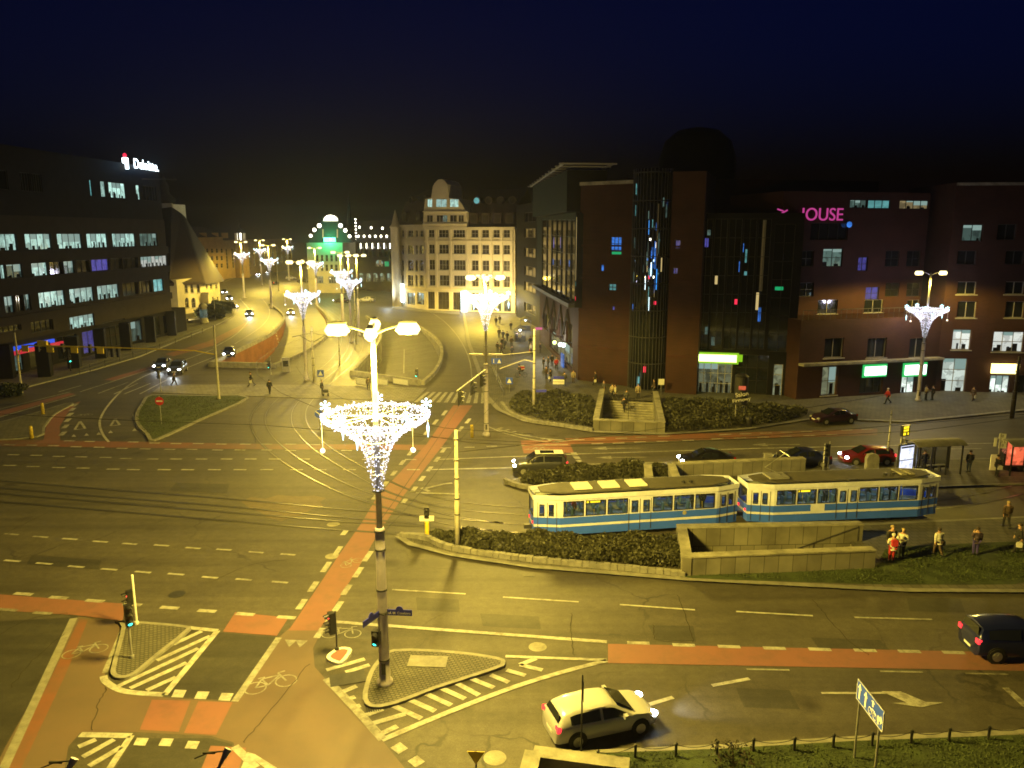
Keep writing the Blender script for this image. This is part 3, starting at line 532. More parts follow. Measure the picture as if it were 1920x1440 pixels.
# ---------------------------------------------------------------- hedges
rs = np.random.RandomState(3)
def in_poly(x, y, poly):
    c = np.zeros(len(x), bool); j = len(poly)-1
    for i in range(len(poly)):
        xi, yi, xj, yj = poly[i][0], poly[i][1], poly[j][0], poly[j][1]
        c ^= ((yi > y) != (yj > y)) & (x < (xj-xi)*(y-yi)/(yj-yi+1e-12)+xi); j = i
    return c
def leaves(name, P3, size, mat, parent=None):
    n = len(P3); a = rs.normal(size=(n, 3)); a /= np.linalg.norm(a, axis=1)[:, None]; b = np.cross(a, rs.normal(size=(n, 3))); b /= np.linalg.norm(b, axis=1)[:, None]
    s = size*rs.uniform(.45, 1.6, (n, 1)); V = np.stack([P3-a*s, P3+b*s*.5, P3+a*s, P3-b*s*.5], 1).reshape(-1, 3)
    me = bpy.data.meshes.new(name); me.vertices.add(4*n); me.vertices.foreach_set('co', V.ravel()); me.loops.add(4*n); me.loops.foreach_set('vertex_index', np.arange(4*n)); me.polygons.add(n); me.polygons.foreach_set('loop_start', np.arange(n)*4); me.polygons.foreach_set('loop_total', np.full(n, 4))
    me.materials.append(mat); me.update(calc_edges=True); o = bpy.data.objects.new(name, me); COL.objects.link(o); o.parent = parent; return o
def hedge(px, h, n, lab, size=.13, mat='leaf', z=.12, smoothed=True):
    poly = [G(*p, z) for p in (smooth(px, 4, True) if smoothed else px)]; xs = [p.x for p in poly]; ys = [p.y for p in poly]
    x = rs.uniform(min(xs), max(xs), n*4); y = rs.uniform(min(ys), max(ys), n*4); k = in_poly(x, y, poly); x, y = x[k][:n], y[k][:n]
    lump = .72+.22*np.sin(x*1.3+np.sin(y*1.1)*2)+.18*np.sin(x*3.1+y*2.3)+.1*np.sin(x*.45-y*.8)
    d = np.full(len(x), 9.0)
    for a, b in zip(poly, poly[1:]+poly[:1]):
        ab = np.array([b.x-a.x, b.y-a.y]); ap = np.stack([x-a.x, y-a.y], 1); t = np.clip(ap @ ab/max(1e-6, ab @ ab), 0, 1); d = np.minimum(d, np.linalg.norm(ap-t[:, None]*ab, axis=1))
    top = h*lump*np.clip(.45+d/.6, 0, 1); zz = z+top*(1-np.abs(rs.normal(0, .28, len(x)))).clip(.02, 1.1)
    root = thing('hedge', lab, 'hedge'); leaves('foliage', np.stack([x, y, zz], 1), size, M[mat], root)
    mb = MB()
    for i in range(0, len(x), max(1, len(x)//260)): mb.tube([(x[i], y[i], z), (x[i]+rs.normal()*.1, y[i]+rs.normal()*.1, z+(zz[i]-z)*rs.uniform(.7, 1.25))], .013, 4)
    mb.build('stems', M['soil'], root)['kind'] = 'stuff'; return root
hedge([(806, 1004), (900, 1007), (1100, 1010), (1276, 1014), (1283, 1064), (1150, 1056), (1000, 1044), (860, 1026)], .72, 26000, 'long scruffy hedge along the stone edging in front of the first tram car', .10)
hedge([(975, 904), (1045, 886), (1150, 880), (1205, 878), (1208, 900), (1100, 908), (1020, 914)], .95, 9000, 'low dark hedge between the tram and the pale-roofed car')
hedge([(1222, 880), (1252, 879), (1254, 900), (1224, 902)], .8, 2000, 'small clipped bush between two concrete wall ends behind the tram')
hedge([(956, 757), (985, 744), (1060, 747), (1112, 752), (1110, 803), (1060, 794), (1000, 784), (965, 772)], 1.0, 17000, 'large bushy hedge on the plaza left of the stairwell')
hedge([(1246, 757), (1320, 758), (1420, 764), (1515, 777), (1440, 796), (1330, 806), (1246, 808)], 1.0, 17000, 'broad dark hedge right of the plaza stairwell, before the dark glass shopfront', .13)
def turf(px, n, lab, z, size=.032):
    poly = [G(*p, z) for p in px]; xs = [p.x for p in poly]; ys = [p.y for p in poly]; x = rs.uniform(min(xs), max(xs), n*5); y = rs.uniform(min(ys), max(ys), n*5); k = in_poly(x, y, poly) & (np.sin(x*.9+y*.7)+np.sin(x*2.3-y*1.7)+rs.normal(0, .6, n*5) > -.9); x, y = x[k][:n], y[k][:n]
    o = leaves('grass', np.stack([x, y, z+np.abs(rs.normal(0, .025, len(x)))], 1), size, M['blade']); o['kind'] = 'stuff'; o['label'] = lab; o['category'] = 'grass'
M['blade'] = P('grass_blade', (.05, .07, .024), .8, 0, .3, 2.5)
turf([(1112, 1416), (1340, 1406), (1600, 1391), (1950, 1378), (1950, 1470), (1112, 1470)], 9000, 'dull grass on the near verge along the chained bollards', .13)
turf([(1295, 1078), (1440, 1075), (1640, 1064), (1660, 1032), (1760, 1024), (1950, 1022), (1950, 1086), (1740, 1094), (1520, 1090)], 9000, 'dark grass verge below the stairwell and the waiting people', .13, .04)
turf([(284, 742), (375, 743), (462, 746), (380, 783), (290, 822), (274, 810), (260, 796), (256, 778), (266, 758)], 6000, 'grass on the triangular traffic island at the left', .145, .05)
def shrub(c, r, h, n, lab, cat='shrub', mat='leaf_dark', size=.14, tr=.0):
    root = thing('shrub' if cat == 'shrub' else 'tree', lab, cat, c); p = rs.normal(size=(n, 3)); p /= np.linalg.norm(p, axis=1)[:, None]; p *= rs.uniform(.35, 1, (n, 1))**.4
    p *= 1+.25*np.sin(p[:, :1]*5+1)*np.cos(p[:, 1:2]*4+p[:, 2:]*3); p = p*np.array([r, r, h/2])+np.array([0, 0, h/2+tr]); p[:, 2] = np.maximum(.05, p[:, 2])
    leaves('crown' if cat == 'tree' else 'foliage', p, size, M[mat], root); mb = MB(); mb.tube([(0, 0, 0), (.05, 0, h*.4+tr), (0, .1, h*.8+tr)], [.05*h/2+.03, .03*h/2+.02, .01], 6)
    for k in range(9): a = rs.uniform(0, 6.28); mb.tube([(0, 0, h*.15*(k % 3)+tr*.8), (r*.6*math.cos(a), r*.6*math.sin(a), h*rs.uniform(.4, .9)+tr)], [.02*h/2+.01, .006], 4)
    mb.build('trunk' if cat == 'tree' else 'stems', M['soil'], root)['kind'] = 'stuff'; return root
shrub(G(398, 598), 3.2, 3.3, 5000, 'dark round bush mass on the corner below the cream house', size=.3)
shrub(G(415, 588), 2.8, 3.0, 4000, 'smaller dark bush beside the headlights near the cream house', size=.3)
shrub(G(1372, 1436), .8, .85, 300, 'bare reddish shrub among the chained bollards at the bottom edge', mat='soil', size=.06)
shrub(G(22, 742), 1.6, 1.5, 1200, 'low shrub behind the gantry post at the left edge', size=.15); 

# ---------------------------------------------------------------- street lamps and garland funnels
def lamp_obj(name, en, loc, parent, col=SODIUM, rad=.25):
    l = bpy.data.lights.new(name, 'POINT'); l.energy = en; l.color = col; l.shadow_soft_size = rad
    o = bpy.data.objects.new(name, l); COL.objects.link(o); o.location = loc; o.parent = parent; return o
def luminaire(name, en, loc, parent, rad=.25, stray=None):
    o = lamp_obj(name, en, loc, parent, SODIUM, rad); l = o.data; l.use_nodes = True; t = l.node_tree; em = t.nodes['Emission']
    # road lantern: wide beam, cut off towards the horizontal, a little stray light upwards
    tc = t.nodes.new('ShaderNodeTexCoord'); sp = t.nodes.new('ShaderNodeSeparateXYZ'); t.links.new(tc.outputs['Normal'], sp.inputs[0])
    def mth(op, a, b=None):
        n = t.nodes.new('ShaderNodeMath'); n.operation = op
        for i, v in enumerate((a, b)):
            if v is None: continue
            if hasattr(v, 'links'): t.links.new(v, n.inputs[i])
            else: n.inputs[i].default_value = v
        return n.outputs[0]
    c = mth('MULTIPLY', sp.outputs[2], -1.0); wide = mth('POWER', mth('MAXIMUM', c, .3), -1.0)
    mr = t.nodes.new('ShaderNodeMapRange'); mr.interpolation_type = 'SMOOTHSTEP'; mr.inputs[1].default_value = .08; mr.inputs[2].default_value = .38; t.links.new(c, mr.inputs[0])
    t.links.new(mth('ADD', mth('MULTIPLY', wide, mr.outputs[0]), STRAY if stray is None else stray), em.inputs['Strength']); return o
def street_lamp(Pg, zt, lab, heads=4, rot=.12, arm=1.25, w=LAMP_W, near=True, thick=1.0, stray=None):
    root = thing('street_lamp', lab, 'street lamp', (Pg.x, Pg.y, 0), 0, 'tall twin arm street lamps')
    mb = MB(); zk = min(7.0, zt*.46); mb.lathe([(.34*thick, 0), (.34*thick, .25), (.24*thick, .3), (.215*thick, 1.5), (.19*thick, zk), (.17*thick, zk+.05)], 18 if near else 8); mb.build('lower_pole', M['post_grey'], root, True)
    mb = MB(); mb.lathe([(.125*thick, zk), (.11*thick, zt-3), (.085*thick, zt-.1)], 12 if near else 6); mb.build('upper_pole', M['steel'], root, True)
    if near:
        for z in (1.2, zk*.62, zk-.9, zk-.1, zk+1.6): mb = MB(); mb.lathe([(.24*thick, z), (.24*thick, z+.06)], 16); mb.build('band', M['dark_metal'], root)
        mb = MB(); mb.box((0, -.23, .9), (.18, .05, .5)); mb.build('hatch', M['dark_metal'], root)
    for k in range(heads):
        a = rot+2*PI*k/heads; d = Vector((math.cos(a), math.sin(a), 0)); mb = MB(); mb.tube([Vector((0, 0, zt-.35)), d*.5+Vector((0, 0, zt-.12)), d*(arm-.3)+Vector((0, 0, zt))], .045, 6); ar = mb.build('arm', M['steel'], root)
        mb = MB(); c = d*(arm+.1)+Vector((0, 0, zt+.06)); mb.box(c+Vector((0, 0, .09)), (.7, .24, .05), a); mb.box(c+Vector((0, 0, .13)), (.4, .16, .04), a); hd = mb.build('lamp_head', M['steel'], root)
        mb = MB(); mb.tube([c-d*.44-Vector((0, 0, .12)), c-d*.34-Vector((0, 0, .17)), c+d*.34-Vector((0, 0, .17)), c+d*.44-Vector((0, 0, .12))], [.1, .235, .235, .1], 10); mb.build('lens', M['sodium'], hd, True)
        if near: luminaire('lamp_light', w/heads, c-Vector((0, 0, .7)), root, .25, stray)
    if not near: luminaire('lamp_light', w, (0, -.6, zt-.7), root, .4, stray)
    return root
def star(mb, c, r, n=6, w=.03):
    for k in range(n):
        a = PI*k/n+PI/2; d = Vector((math.cos(a), 0, math.sin(a)))*r; mb.tube([c-d, c+d], w, 5)
        for s in (-1, 1):
            for q in (-.6, .6): e = Vector((math.cos(a+q), 0, math.sin(a+q)))*r*.35; mb.tube([c+d*s*.6, c+d*s*.6+e*s], w*.7, 4)
def funnel_proto():
    root = thing('garland_funnel', 'large', 'light garland', (0, 0, 0), 0, 'funnel shaped light garlands on the lamp posts')
    prof = [(2.1, 0), (1.95, -.18), (1.5, -.42), (1.1, -.68), (.82, -.95), (.62, -1.25), (.48, -1.6), (.38, -2.0), (.29, -2.4), (.22, -2.75), (.16, -3.05)]
    rr = lambda z: float(np.interp(-z, [-p[1] for p in prof], [p[0] for p in prof]))
    fr = MB()
    for r, z in prof[::2]: fr.tube([(r*math.cos(2*PI*k/24), r*math.sin(2*PI*k/24), z) for k in range(25)], .014, 4, False)
    for k in range(12): a = 2*PI*k/12; fr.tube([(r*math.cos(a), r*math.sin(a), z) for r, z in prof], .012, 4)
    for k in range(6): a = 2*PI*k/6; fr.tube([(.1*math.cos(a), .1*math.sin(a), -.05), (2.1*math.cos(a), 2.1*math.sin(a), 0)], .015, 4)
    fr.build('hoop_frame', M['steel'], root)
    bl = MB(); oc = lambda p, s: bl.add([p+Vector(v)*s for v in ((1, 0, 0), (-1, 0, 0), (0, 1, 0), (0, -1, 0), (0, 0, 1), (0, 0, -1))], [[0, 2, 4], [2, 1, 4], [1, 3, 4], [3, 0, 4], [2, 0, 5], [1, 2, 5], [3, 1, 5], [0, 3, 5]])
    s = 0.0
    while s < 1:                                    # bulbs wound round the net, denser towards the rim
        z = -3.05*s**1.6; r = rr(z); n = max(8, int(2*PI*r/.155))
        for k in range(n):
            a = 2*PI*(k+random.random())/n; q = r+random.gauss(0, .03); oc(Vector((q*math.cos(a), q*math.sin(a), z+random.gauss(0, .045))), random.uniform(.02, .037))
        s += .027
    for k in range(130): a = 2*PI*k/130; oc(Vector((2.1*math.cos(a), 2.1*math.sin(a), random.gauss(0, .05))), .05)
    bl.build('light_net', M['bulb'], root)
    for k in range(5):
        a = 2*PI*(k+.35)/5; mb = MB(); star(mb, Vector((2.1*math.cos(a), 2.1*math.sin(a), .26)), .23, 3, .028); mb.build('snowflake', M['bulb_ice'], root)
    for k in range(6):
        a = 2*PI*k/6+3.5; c = Vector((2.1*math.cos(a), 2.1*math.sin(a), 0)); L = (1.25, .35, 1.05, .6, 1.3, .9)[k]; mb = MB(); mb.tube([c, c-Vector((0, 0, L))], .012, 4); e = c-Vector((0, 0, L))
        if k % 2: mb2 = MB(); mb2.tube([e+Vector((0, 0, .1)), e-Vector((0, 0, .1)), e-Vector((0, 0, .5))], [.02, .06, .015], 6); h = mb2.build('icicle', M['bulb_ice'], root)
        else: mb2 = MB(); mb2.ball(e, .1); h = mb2.build('light_ball', M['bulb_warm'], root)
        mb.build('cord', M['white'], h)
    return root
FUN = funnel_proto(); fun_used = []
def funnel(Pg, z, lab, s=1.0, w=180):
    if not fun_used: FUN.location = (Pg.x, Pg.y, z); FUN['label'] = lab; r = FUN
    else: r = dup(FUN, (Pg.x, Pg.y, z), random.uniform(-.3, .3), lab)
    fun_used.append(r); r.scale = (s, s, s); lamp_obj('garland_light', w, (0, 0, -.3), r, COOL, .6); return r
LP = G(722, 1285); street_lamp(LP, zat(LP, 612), 'tallest nearest street lamp on the cobbled island with four glowing heads', stray=.3); funnel(LP, zat(LP, 778), 'nearest and largest white light funnel round the tall main lamp', 1.0, 1300)
PB = G(912, 817); street_lamp(PB, zat(PB, 518), 'street lamp by the zebra crossing carrying the arm of three traffic lights', 4, .12, 1.25, LAMP_W*.6, stray=.2); funnel(PB, zat(PB, 556), 'glowing light funnel in front of the beige gabled building')
PC = G(1721, 752); street_lamp(PC, zat(PC, 510), 'twin headed street lamp in front of the right brick wing', 2, .05, 1.25, LAMP_W*.12); funnel(PC, zat(PC, 580), 'light funnel before the brick terrace at the right')
def far_pos(px, D): d = ray(px, 720); return Vector((d.x/d.y*D, D, 0))
FAR = [(575, 98, 490, 552, 'street lamp on the tram curve left of the tall main lamp', 'light funnel hanging over the white car on the curve'), (662, 133, 478, 527, 'street lamp standing before the far row of dotted arches, nearer of two', 'larger of the two overlapping funnels left of the beige building'),
       (648, 152, 472, 510, 'street lamp standing just behind the overlapping funnels', 'smaller upper one of the two overlapping light funnels'), (602, 205, 464, 494, 'street lamp directly below the green neon sign', 'small light funnel below the green neon sign'),
       (518, 195, 459, 487, 'far street lamp over the left carriageway, second pair from the left', 'small light funnel over the left carriageway'), (503, 280, 450, 468, 'very far street lamp slightly left of the carriageway bend', 'tiny light funnel beyond the left carriageway'),
       (469, 225, 453, 476, 'leftmost far street lamp in front of the small lantern tower', 'light funnel before the long ochre building'), (553, 310, 448, 463, 'farthest street lamp left of the green lit dome', 'tiniest light funnel far left of the green dome'), (677, 142, 478, 0, 'plain street lamp right of the overlapping funnels', '')]
for px, D, yt, yr, l1, l2 in FAR:
    p = far_pos(px, D); street_lamp(p, zat(p, yt), l1, 4 if D < 150 else 2, .1, 1.25, LAMP_W*(.24 if D < 160 else .45), False, 1.0 if D < 150 else 1.5, .1 if D < 160 else .1)
    if yr: funnel(p, zat(p, yr), l2, 1.0, 90)

p = far_pos(909, 172); street_lamp(p, zat(p, 516), 'added street lamp behind the zebra lamp, to light the beige building', 2, .1, 1.25, LAMP_W*.5, False, 1.0, .02); fl_ = bpy.data.lights.new('facade_fill_spot', 'SPOT'); fl_.energy = 11000; fl_.color = (1, .74, .26); fl_.spot_size = R(140); fl_.spot_blend = .7; fl_.shadow_soft_size = .3; fo = bpy.data.objects.new('facade_fill_spot', fl_); COL.objects.link(fo); fo.location = p+Vector((0, .8, 9)); fo.rotation_euler = Vector((-.15, 1, .12)).to_track_quat('-Z', 'Y').to_euler()  # lamp and spot both added to light the beige facade

# ---------------------------------------------------------------- poles, masts, traffic lights, signs
def mast(base, ytop, lab, r=.13, mat='post_conc', extra=None, cat='mast', name='catenary_mast', collar=True):
    Pg = G(*base); h = zat(Pg, ytop); root = thing(name, lab, cat, Pg); mb = MB(); mb.lathe([(r*1.25, 0), (r*1.2, h*.42), (r*.95, h*.43), (r*.75, h)], 12); mb.build('pole', M[mat], root, True)
    if collar:
        for q in (.3, .43, .6, .75, .92): mb = MB(); mb.lathe([(r*1.32, h*q), (r*1.32, h*q+.07)], 12); mb.build('collar', M['dark_metal'], root)
    root['h'] = h; return root, Pg, h
mast((858, 1031), 806, 'pale concrete mast rising out of the hedge left of the tram'); 
m2, P2, h2 = mast((1001, 777), 617, 'pale mast with side arms standing in the plaza hedge')
mb = MB(); mb.tube([(0, 0, h2*.62), (-1.0, .3, h2*.64), (-3.6, 1, h2*.52)], .05, 6); mb.tube([(0, 0, h2*.74), (-4, 2, h2*.66)], .03, 6); mb.build('bracket_arm', M['post_conc'], m2)
mb = MB(); mb.box((.45, 0, h2+.05), (.7, .3, .22)); mb.build('lamp_head', M['pink'], m2)
m3, P3_, h3 = mast((589, 715), 614, 'concrete mast with wire brackets beside the tram curve', .14)
mb = MB()
for s in (-1, 1): mb.tube([(0, 0, h3*.72), (s*1.6, .2, h3*.85), (s*2.6, .3, h3*.82)], .035, 6); mb.tube([(0, 0, h3*.9), (s*1.6, .2, h3*.85)], .02, 4)
mb.build('bracket_arm', M['dark_metal'], m3)
mast((637, 684), 600, 'thin mast between the tram rails and the middle ramp', .1); mast((668, 645), 540, 'thin pale mast behind the lamp heads on the tram curve', .1); mast((522, 545), 470, 'distant mast between the two carriageways', .1)
mast((1897, 784), 668, 'brown mast at the right edge in front of the yellow sign', .17, 'granite'); mast((1662, 872), 770, 'slim grey post beside the tram shelter', .06, 'steel', None, 'post', 'sign_post'); mast((1543, 886), 832, 'slim grey post behind the second tram car', .06, 'steel', None, 'post', 'sign_post')
for x, y, yt, lab in ((101, 668, 600, 'small park lamp in front of the office, left one'), (188, 660, 600, 'small park lamp in front of the office, middle one'), (404, 600, 560, 'thin post beside the dark bush at the cream house')):
    m, p, h = mast((x, y), yt, lab, .06, 'steel', None, 'lamp post', 'lamp_post', False); mb = MB(); mb.box((.15, 0, h), (.55, .25, .1)); mb.build('lamp_head', M['steel'], m)

def signal_head(parent, loc, rz, n=3, lit=None, col='sig_green', name='signal_head', board=False, s=1.0):
    hgt = .34*n*s; mb = MB(); Mz = Matrix.Rotation(rz, 3, 'Z'); q = lambda v: Vector(loc)+Mz @ Vector(v)
    mb.box(loc, (.3*s, .24*s, hgt), rz)
    if board: mb.box(q((0, .1, 0)), (.62*s, .02, hgt+.25), rz)
    for k in range(n):
        z = hgt/2-.17*s-.34*s*k; vs = []
        for j in range(9): a = PI*j/8; vs += [q((math.cos(a)*.13*s, -.12*s, z+math.sin(a)*.13*s)), q((math.cos(a)*.13*s, -.34*s, z-.03+math.sin(a)*.12*s))]
        mb.add(vs, [[2*j, 2*j+1, 2*j+3, 2*j+2] for j in range(8)])
    h = mb.build(name, M['black'], parent)
    for k in range(n):
        z = hgt/2-.17*s-.34*s*k; lm = MB(); lm.disc(q((0, -.11*s, z)), Mz @ Vector((0, -1, 0)), .115*s, 14, .03); lm.build('lens', M[col] if k == lit else M['sig_off'], h)
    return h
def signal_post(base, ytop, zh, rz, n, lit, col, lab, r=.055, mat='steel', yhead=None):
    Pg = G(*base); h = zat(Pg, ytop); root = thing('traffic_light', lab, 'traffic light', Pg, 0, 'traffic lights on posts'); mb = MB(); mb.lathe([(.1, 0), (.1, .25), (r, .27), (r, h)], 10); mb.build('pole', M[mat], root)
    signal_head(root, (math.sin(rz)*.2, -math.cos(rz)*.2, zat(Pg, yhead) if yhead else h-.4), rz, n, lit, col); return root
signal_post((257, 1174), 1078, 0, R(-55), 2, 0, 'sig_red', 'white topped signal post with red light on the left traffic island', .06, 'white', 1118)
signal_post((248, 1238), 1140, 0, R(38), 3, 2, 'sig_green', 'nearer signal post with green light on the left traffic island', .05, 'steel', 1150)
signal_post((632, 1223), 1146, 0, R(-60), 3, 0, 'sig_red', 'thin signal post with red light on the small red cycle island', .04, 'dark_metal', 1166)
signal_post((133, 697), 655, 0, R(40), 3, 2, 'sig_green', 'signal post with green light in front of the office forecourt', .06, 'black', 672)
signal_post((508, 702), 668, 0, R(-40), 3, 2, 'sig_green', 'signal post with green light at the brick ramp parapet', .06, 'steel', 683)
signal_post((783, 722), 690, 0, R(-20), 3, 2, 'sig_green', 'small signal post with green light at the middle tunnel parapet', .05, 'steel', 699)
signal_post((1454, 880), 848, 0, R(60), 3, None, 'sig_red', 'unlit signal post at the concrete wall behind the second tram', .05, 'steel', 860)
signal_post((1552, 882), 828, 0, R(-60), 3, None, 'sig_red', 'unlit signal post between the dark saloon and the red car', .05, 'steel', 843)
signal_post((302, 735), 695, 0, R(-120), 3, None, 'sig_red', 'unlit signal post beside the left zebra stripes', .05, 'steel', 702)
g = thing('traffic_light', 'green signal head fixed to the purple shaft of the main lamp', 'traffic light', (LP.x, LP.y, 0), 0, 'traffic lights on posts'); signal_head(g, (-.24, -.38, zat(LP, 1187)), R(-8), 2, 1, 'sig_green'); mb = MB(); mb.box((-.2, -.2, zat(LP, 1180)), (.3, .25, .06)); mb.build('bracket', M['dark_metal'], g)
# boom with three heads on the lamp by the zebra
zb = zat(PB, 692); e = G(857, 733, zb)-Vector((PB.x, PB.y, 0)); g = thing('signal_gantry', 'sloping boom with three black signal heads over the zebra crossing', 'signal gantry', (PB.x, PB.y, 0))
mb = MB(); mb.tube([(0, 0, zb), (e.x, e.y, zb)], .06, 8); mb.build('boom', M['post_conc'], g)
for t in (.9, .5, .16): signal_head(g, (e.x*t, e.y*t, zb-.75), R(75), 3, None, 'sig_red', 'signal_head', True, 1.05)
for y, z, dx in ((668, 8, 1), (655, 9, -1)): mb = MB(); mb.box((dx*.9, -.2, zat(PB, 664)), (1.2, .25, .14), .1*dx); mb.box((dx*.4, 0, zat(PB, 664)-.1), (.8, .05, .05)); mb.build('camera', M['post_conc'], g)
# portal over the left road
PL, PR = G(41, 736), G(411, 750); zl = zat(PL, 647); g = thing('signal_gantry', 'yellow lit portal boom with signal boxes over the left road', 'signal gantry', PL); v = PR-PL; zr = zat(PR, 655)
for o_, p_, h_ in (('post', Vector(), zat(PL, 624)), ('post', v, zat(PR, 609))): mb = MB(); mb.lathe([(.17, 0), (.17, .4), (.14, .42), (.10, h_)], 10, p_); mb.build(o_, M['post_conc'], g)
mb = MB(); mb.tube([Vector((0, 0, zl-1.6)), v*.02+Vector((0, 0, zl-.5)), v*.06+Vector((0, 0, zl)), v*.54+Vector((0, 0, zl))], .09, 8); mb.tube([v*.54+Vector((0, 0, zl)), v*.9+Vector((0, 0, zl-.1)), v*.96+Vector((0, 0, zl-.35)), v+Vector((0, 0, zr-.6))], .06, 8); mb.build('boom', M['yellow'], g)
al = math.atan2(v.y, v.x)
for x in (59, 107, 153, 202): t = (x-41)/370; mb = MB(); c = v*t+Vector((0, -.1, zl-.35)); mb.box(c, (.85, .12, .75), al); mb.build('back_board', M['yellow'], g)
for x in (82, 129, 181, 222, 233): t = (x-41)/370; signal_head(g, v*t+Vector((0, .1, zl-.2 if x < 200 else zl-.6)), al+PI, 3, None)
mb = MB(); mb.box(v*.14+Vector((0, 0, zl+.35)), (1.2, .3, .5), al); mb.build('sign_box', M['yellow'], g)

def text(s, size, loc, rot, mat, parent=None, name='lettering', ex=.004, ax='CENTER'):
    c = bpy.data.curves.new(name, 'FONT'); c.body = s; c.size = size; c.extrude = ex; c.align_x = ax; c.align_y = 'CENTER'; c.materials.append(mat)
    o = bpy.data.objects.new(name, c); COL.objects.link(o); bpy.context.view_layer.update(); me = bpy.data.meshes.new_from_object(o.evaluated_get(bpy.context.evaluated_depsgraph_get())); bpy.data.objects.remove(o); o = bpy.data.objects.new(name, me); COL.objects.link(o); o.location = loc; o.rotation_euler = rot; o.parent = parent; return o
def sign(base, ytop, rz, shape, w, h, mat, lab, ypan=None, pole='steel', deco=None, r=.03):
    Pg = G(*base); H = zat(Pg, ytop); root = thing('road_sign', lab, 'road sign', Pg, rz, 'road signs on posts'); mb = MB(); mb.tube([(0, .03, 0), (0, .03, H)], r, 8); mb.build('post', M[pole], root); z = zat(Pg, ypan) if ypan else H-h/2; mb = MB()
    if shape == 'round': mb.disc((0, 0, z), (0, -1, 0), w/2, 20, .02)
    elif shape == 'tri': mb.add([(x, y, z+q) for y in (0, -.02) for x, q in ((-w/2, h/2), (w/2, h/2), (0, -h/2))], [[0, 1, 2], [5, 4, 3], [0, 3, 4, 1], [1, 4, 5, 2], [2, 5, 3, 0]])
    else: mb.box((0, -.01, z), (w, .02, h))
    mb.build('panel', M[mat], root)
    if deco:
        mb = MB(); deco(mb, z); mb.build('symbol', M['white'], root)
    return root
sign((303, 798), 742, 0, 'round', .85, .8, 'red', 'round red no entry sign on the left grass island', 752, 'steel', lambda m, z: m.box((0, -.03, z), (.6, .012, .15)))
tri = lambda m, z: m.add([(-.28, -.025, z-.25), (.28, -.025, z-.25), (0, -.025, z+.27)], [[0, 1, 2]])
sign((955, 738), 707, R(-8), 'rect', .8, .8, 'blue_sign', 'blue pedestrian crossing sign before the plaza hedge', 714, 'steel', tri); sign((603, 742), 694, R(-6), 'rect', .8, .8, 'blue_sign', 'blue pedestrian crossing sign beside the pale path', 700, 'steel', tri)
sign((599, 802), 768, R(10), 'round', .8, .8, 'blue_sign', 'round blue arrow sign left of the main light funnel', 776, 'steel', lambda m, z: m.add([(-.25, -.025, z+.3), (-.32, -.025, z+.22), (.1, -.025, z-.12), (0, -.025, z-.2), (.3, -.025, z-.27), (.24, -.025, z+.05), (.16, -.025, z-.04)], [[0, 1, 2, 3, 4, 5, 6]]))
s_ = sign((931, 715), 664, R(-5), 'rect', 1.3, .75, 'blue_sign', 'pair of blue signs by the lamp post at the street corner', 677, 'steel', lambda m, z: (m.box((-.35, -.025, z), (.1, .01, .5)), m.add([(.1, -.025, z-.25), (.6, -.025, z-.25), (.35, -.025, z+.25)], [[0, 1, 2]])))
s_ = sign((1047, 745), 704, R(-5), 'rect', 1.3, .55, 'white', 'white and blue direction sign behind the plaza hedge', 716, 'dark_metal'); mb = MB(); mb.box((0, -.01, zat(G(1047, 745), 708)), (1.2, .02, .3)); mb.build('panel', M['blue_plate'], s_); mb = MB(); mb.box((0, -.025, zat(G(1047, 745), 716)), (1.25, .012, .05)); mb.build('line', M['black'], s_)
sign((1239, 742), 712, 0, 'rect', .7, .7, 'white', 'small white notice on a post at the plaza stairwell', 716)
sign((893, 1470), 1408, R(-3), 'tri', .62, .5, 'yellow', 'yellow inverted triangle sign at the bottom edge', 1421, 'dark_metal')
s_ = sign((1091, 1418), 1265, R(86), 'rect', .5, .8, 'dark_metal', 'sign seen edge on in front of the silver car', 1290, 'dark_metal')
# big blue lane sign
A, B = G(1606, 1308, 2.45), G(1655, 1373, 2.45); g = thing('lane_sign', 'large blue lane direction sign with white arrows on two posts', 'lane sign', (A.x, A.y, 0)); d = Vector((B.x-A.x, B.y-A.y, 0)); L = d.length; an = math.atan2(d.y, d.x); Mz = Matrix.Rotation(an, 3, 'Z'); q = lambda x, y, z: Mz @ Vector((x, y, z))
mb = MB(); mb.box(q(L/2, 0, 2.82), (L, .03, .78), an); mb.build('panel', M['blue_sign'], g); mb = MB()
for x0, x1, z0, z1 in ((0, L, 3.185, 3.21), (0, L, 2.43, 2.455), (0, .025, 2.43, 3.21), (L-.025, L, 2.43, 3.21)): mb.box(q((x0+x1)/2, -.004, (z0+z1)/2), (x1-x0, .034, z1-z0), an)
def arr(x, z, h): mb.add([q(x+a, -.022, z+b) for a, b in ((-.05, -h), (.05, -h), (.05, h*.3), (.14, h*.3), (0, h), (-.14, h*.3), (-.05, h*.3))], [[0, 1, 2, 3, 4, 5, 6]])
arr(.22, 2.84, .3); arr(.68, 2.82, .3); arr(1.2, 3.0, .12)
for cx in (1.05, 1.4): mb.tube([q(cx+.12*math.cos(k*PI/8), -.024, 2.64+.12*math.sin(k*PI/8)) for k in range(17)], .014, 4)
mb.tube([q(1.05, -.024, 2.64), q(1.18, -.024, 2.8), q(1.36, -.024, 2.8), q(1.4, -.024, 2.64)], .014, 4); mb.tube([q(1.18, -.024, 2.8), q(1.24, -.024, 2.64), q(1.36, -.024, 2.8)], .014, 4)
mb.add([q(L-.38+a, -.022, 2.7+b) for a, b in ((0, -.18), (.1, -.18), (.1, .0), (.2, .0), (.2, -.1), (.34, .08), (.2, .26), (.2, .14), (0, .14))], [[0, 1, 2, 3, 4, 5, 6, 7, 8]]); mb.build('arrows', M['white'], g)
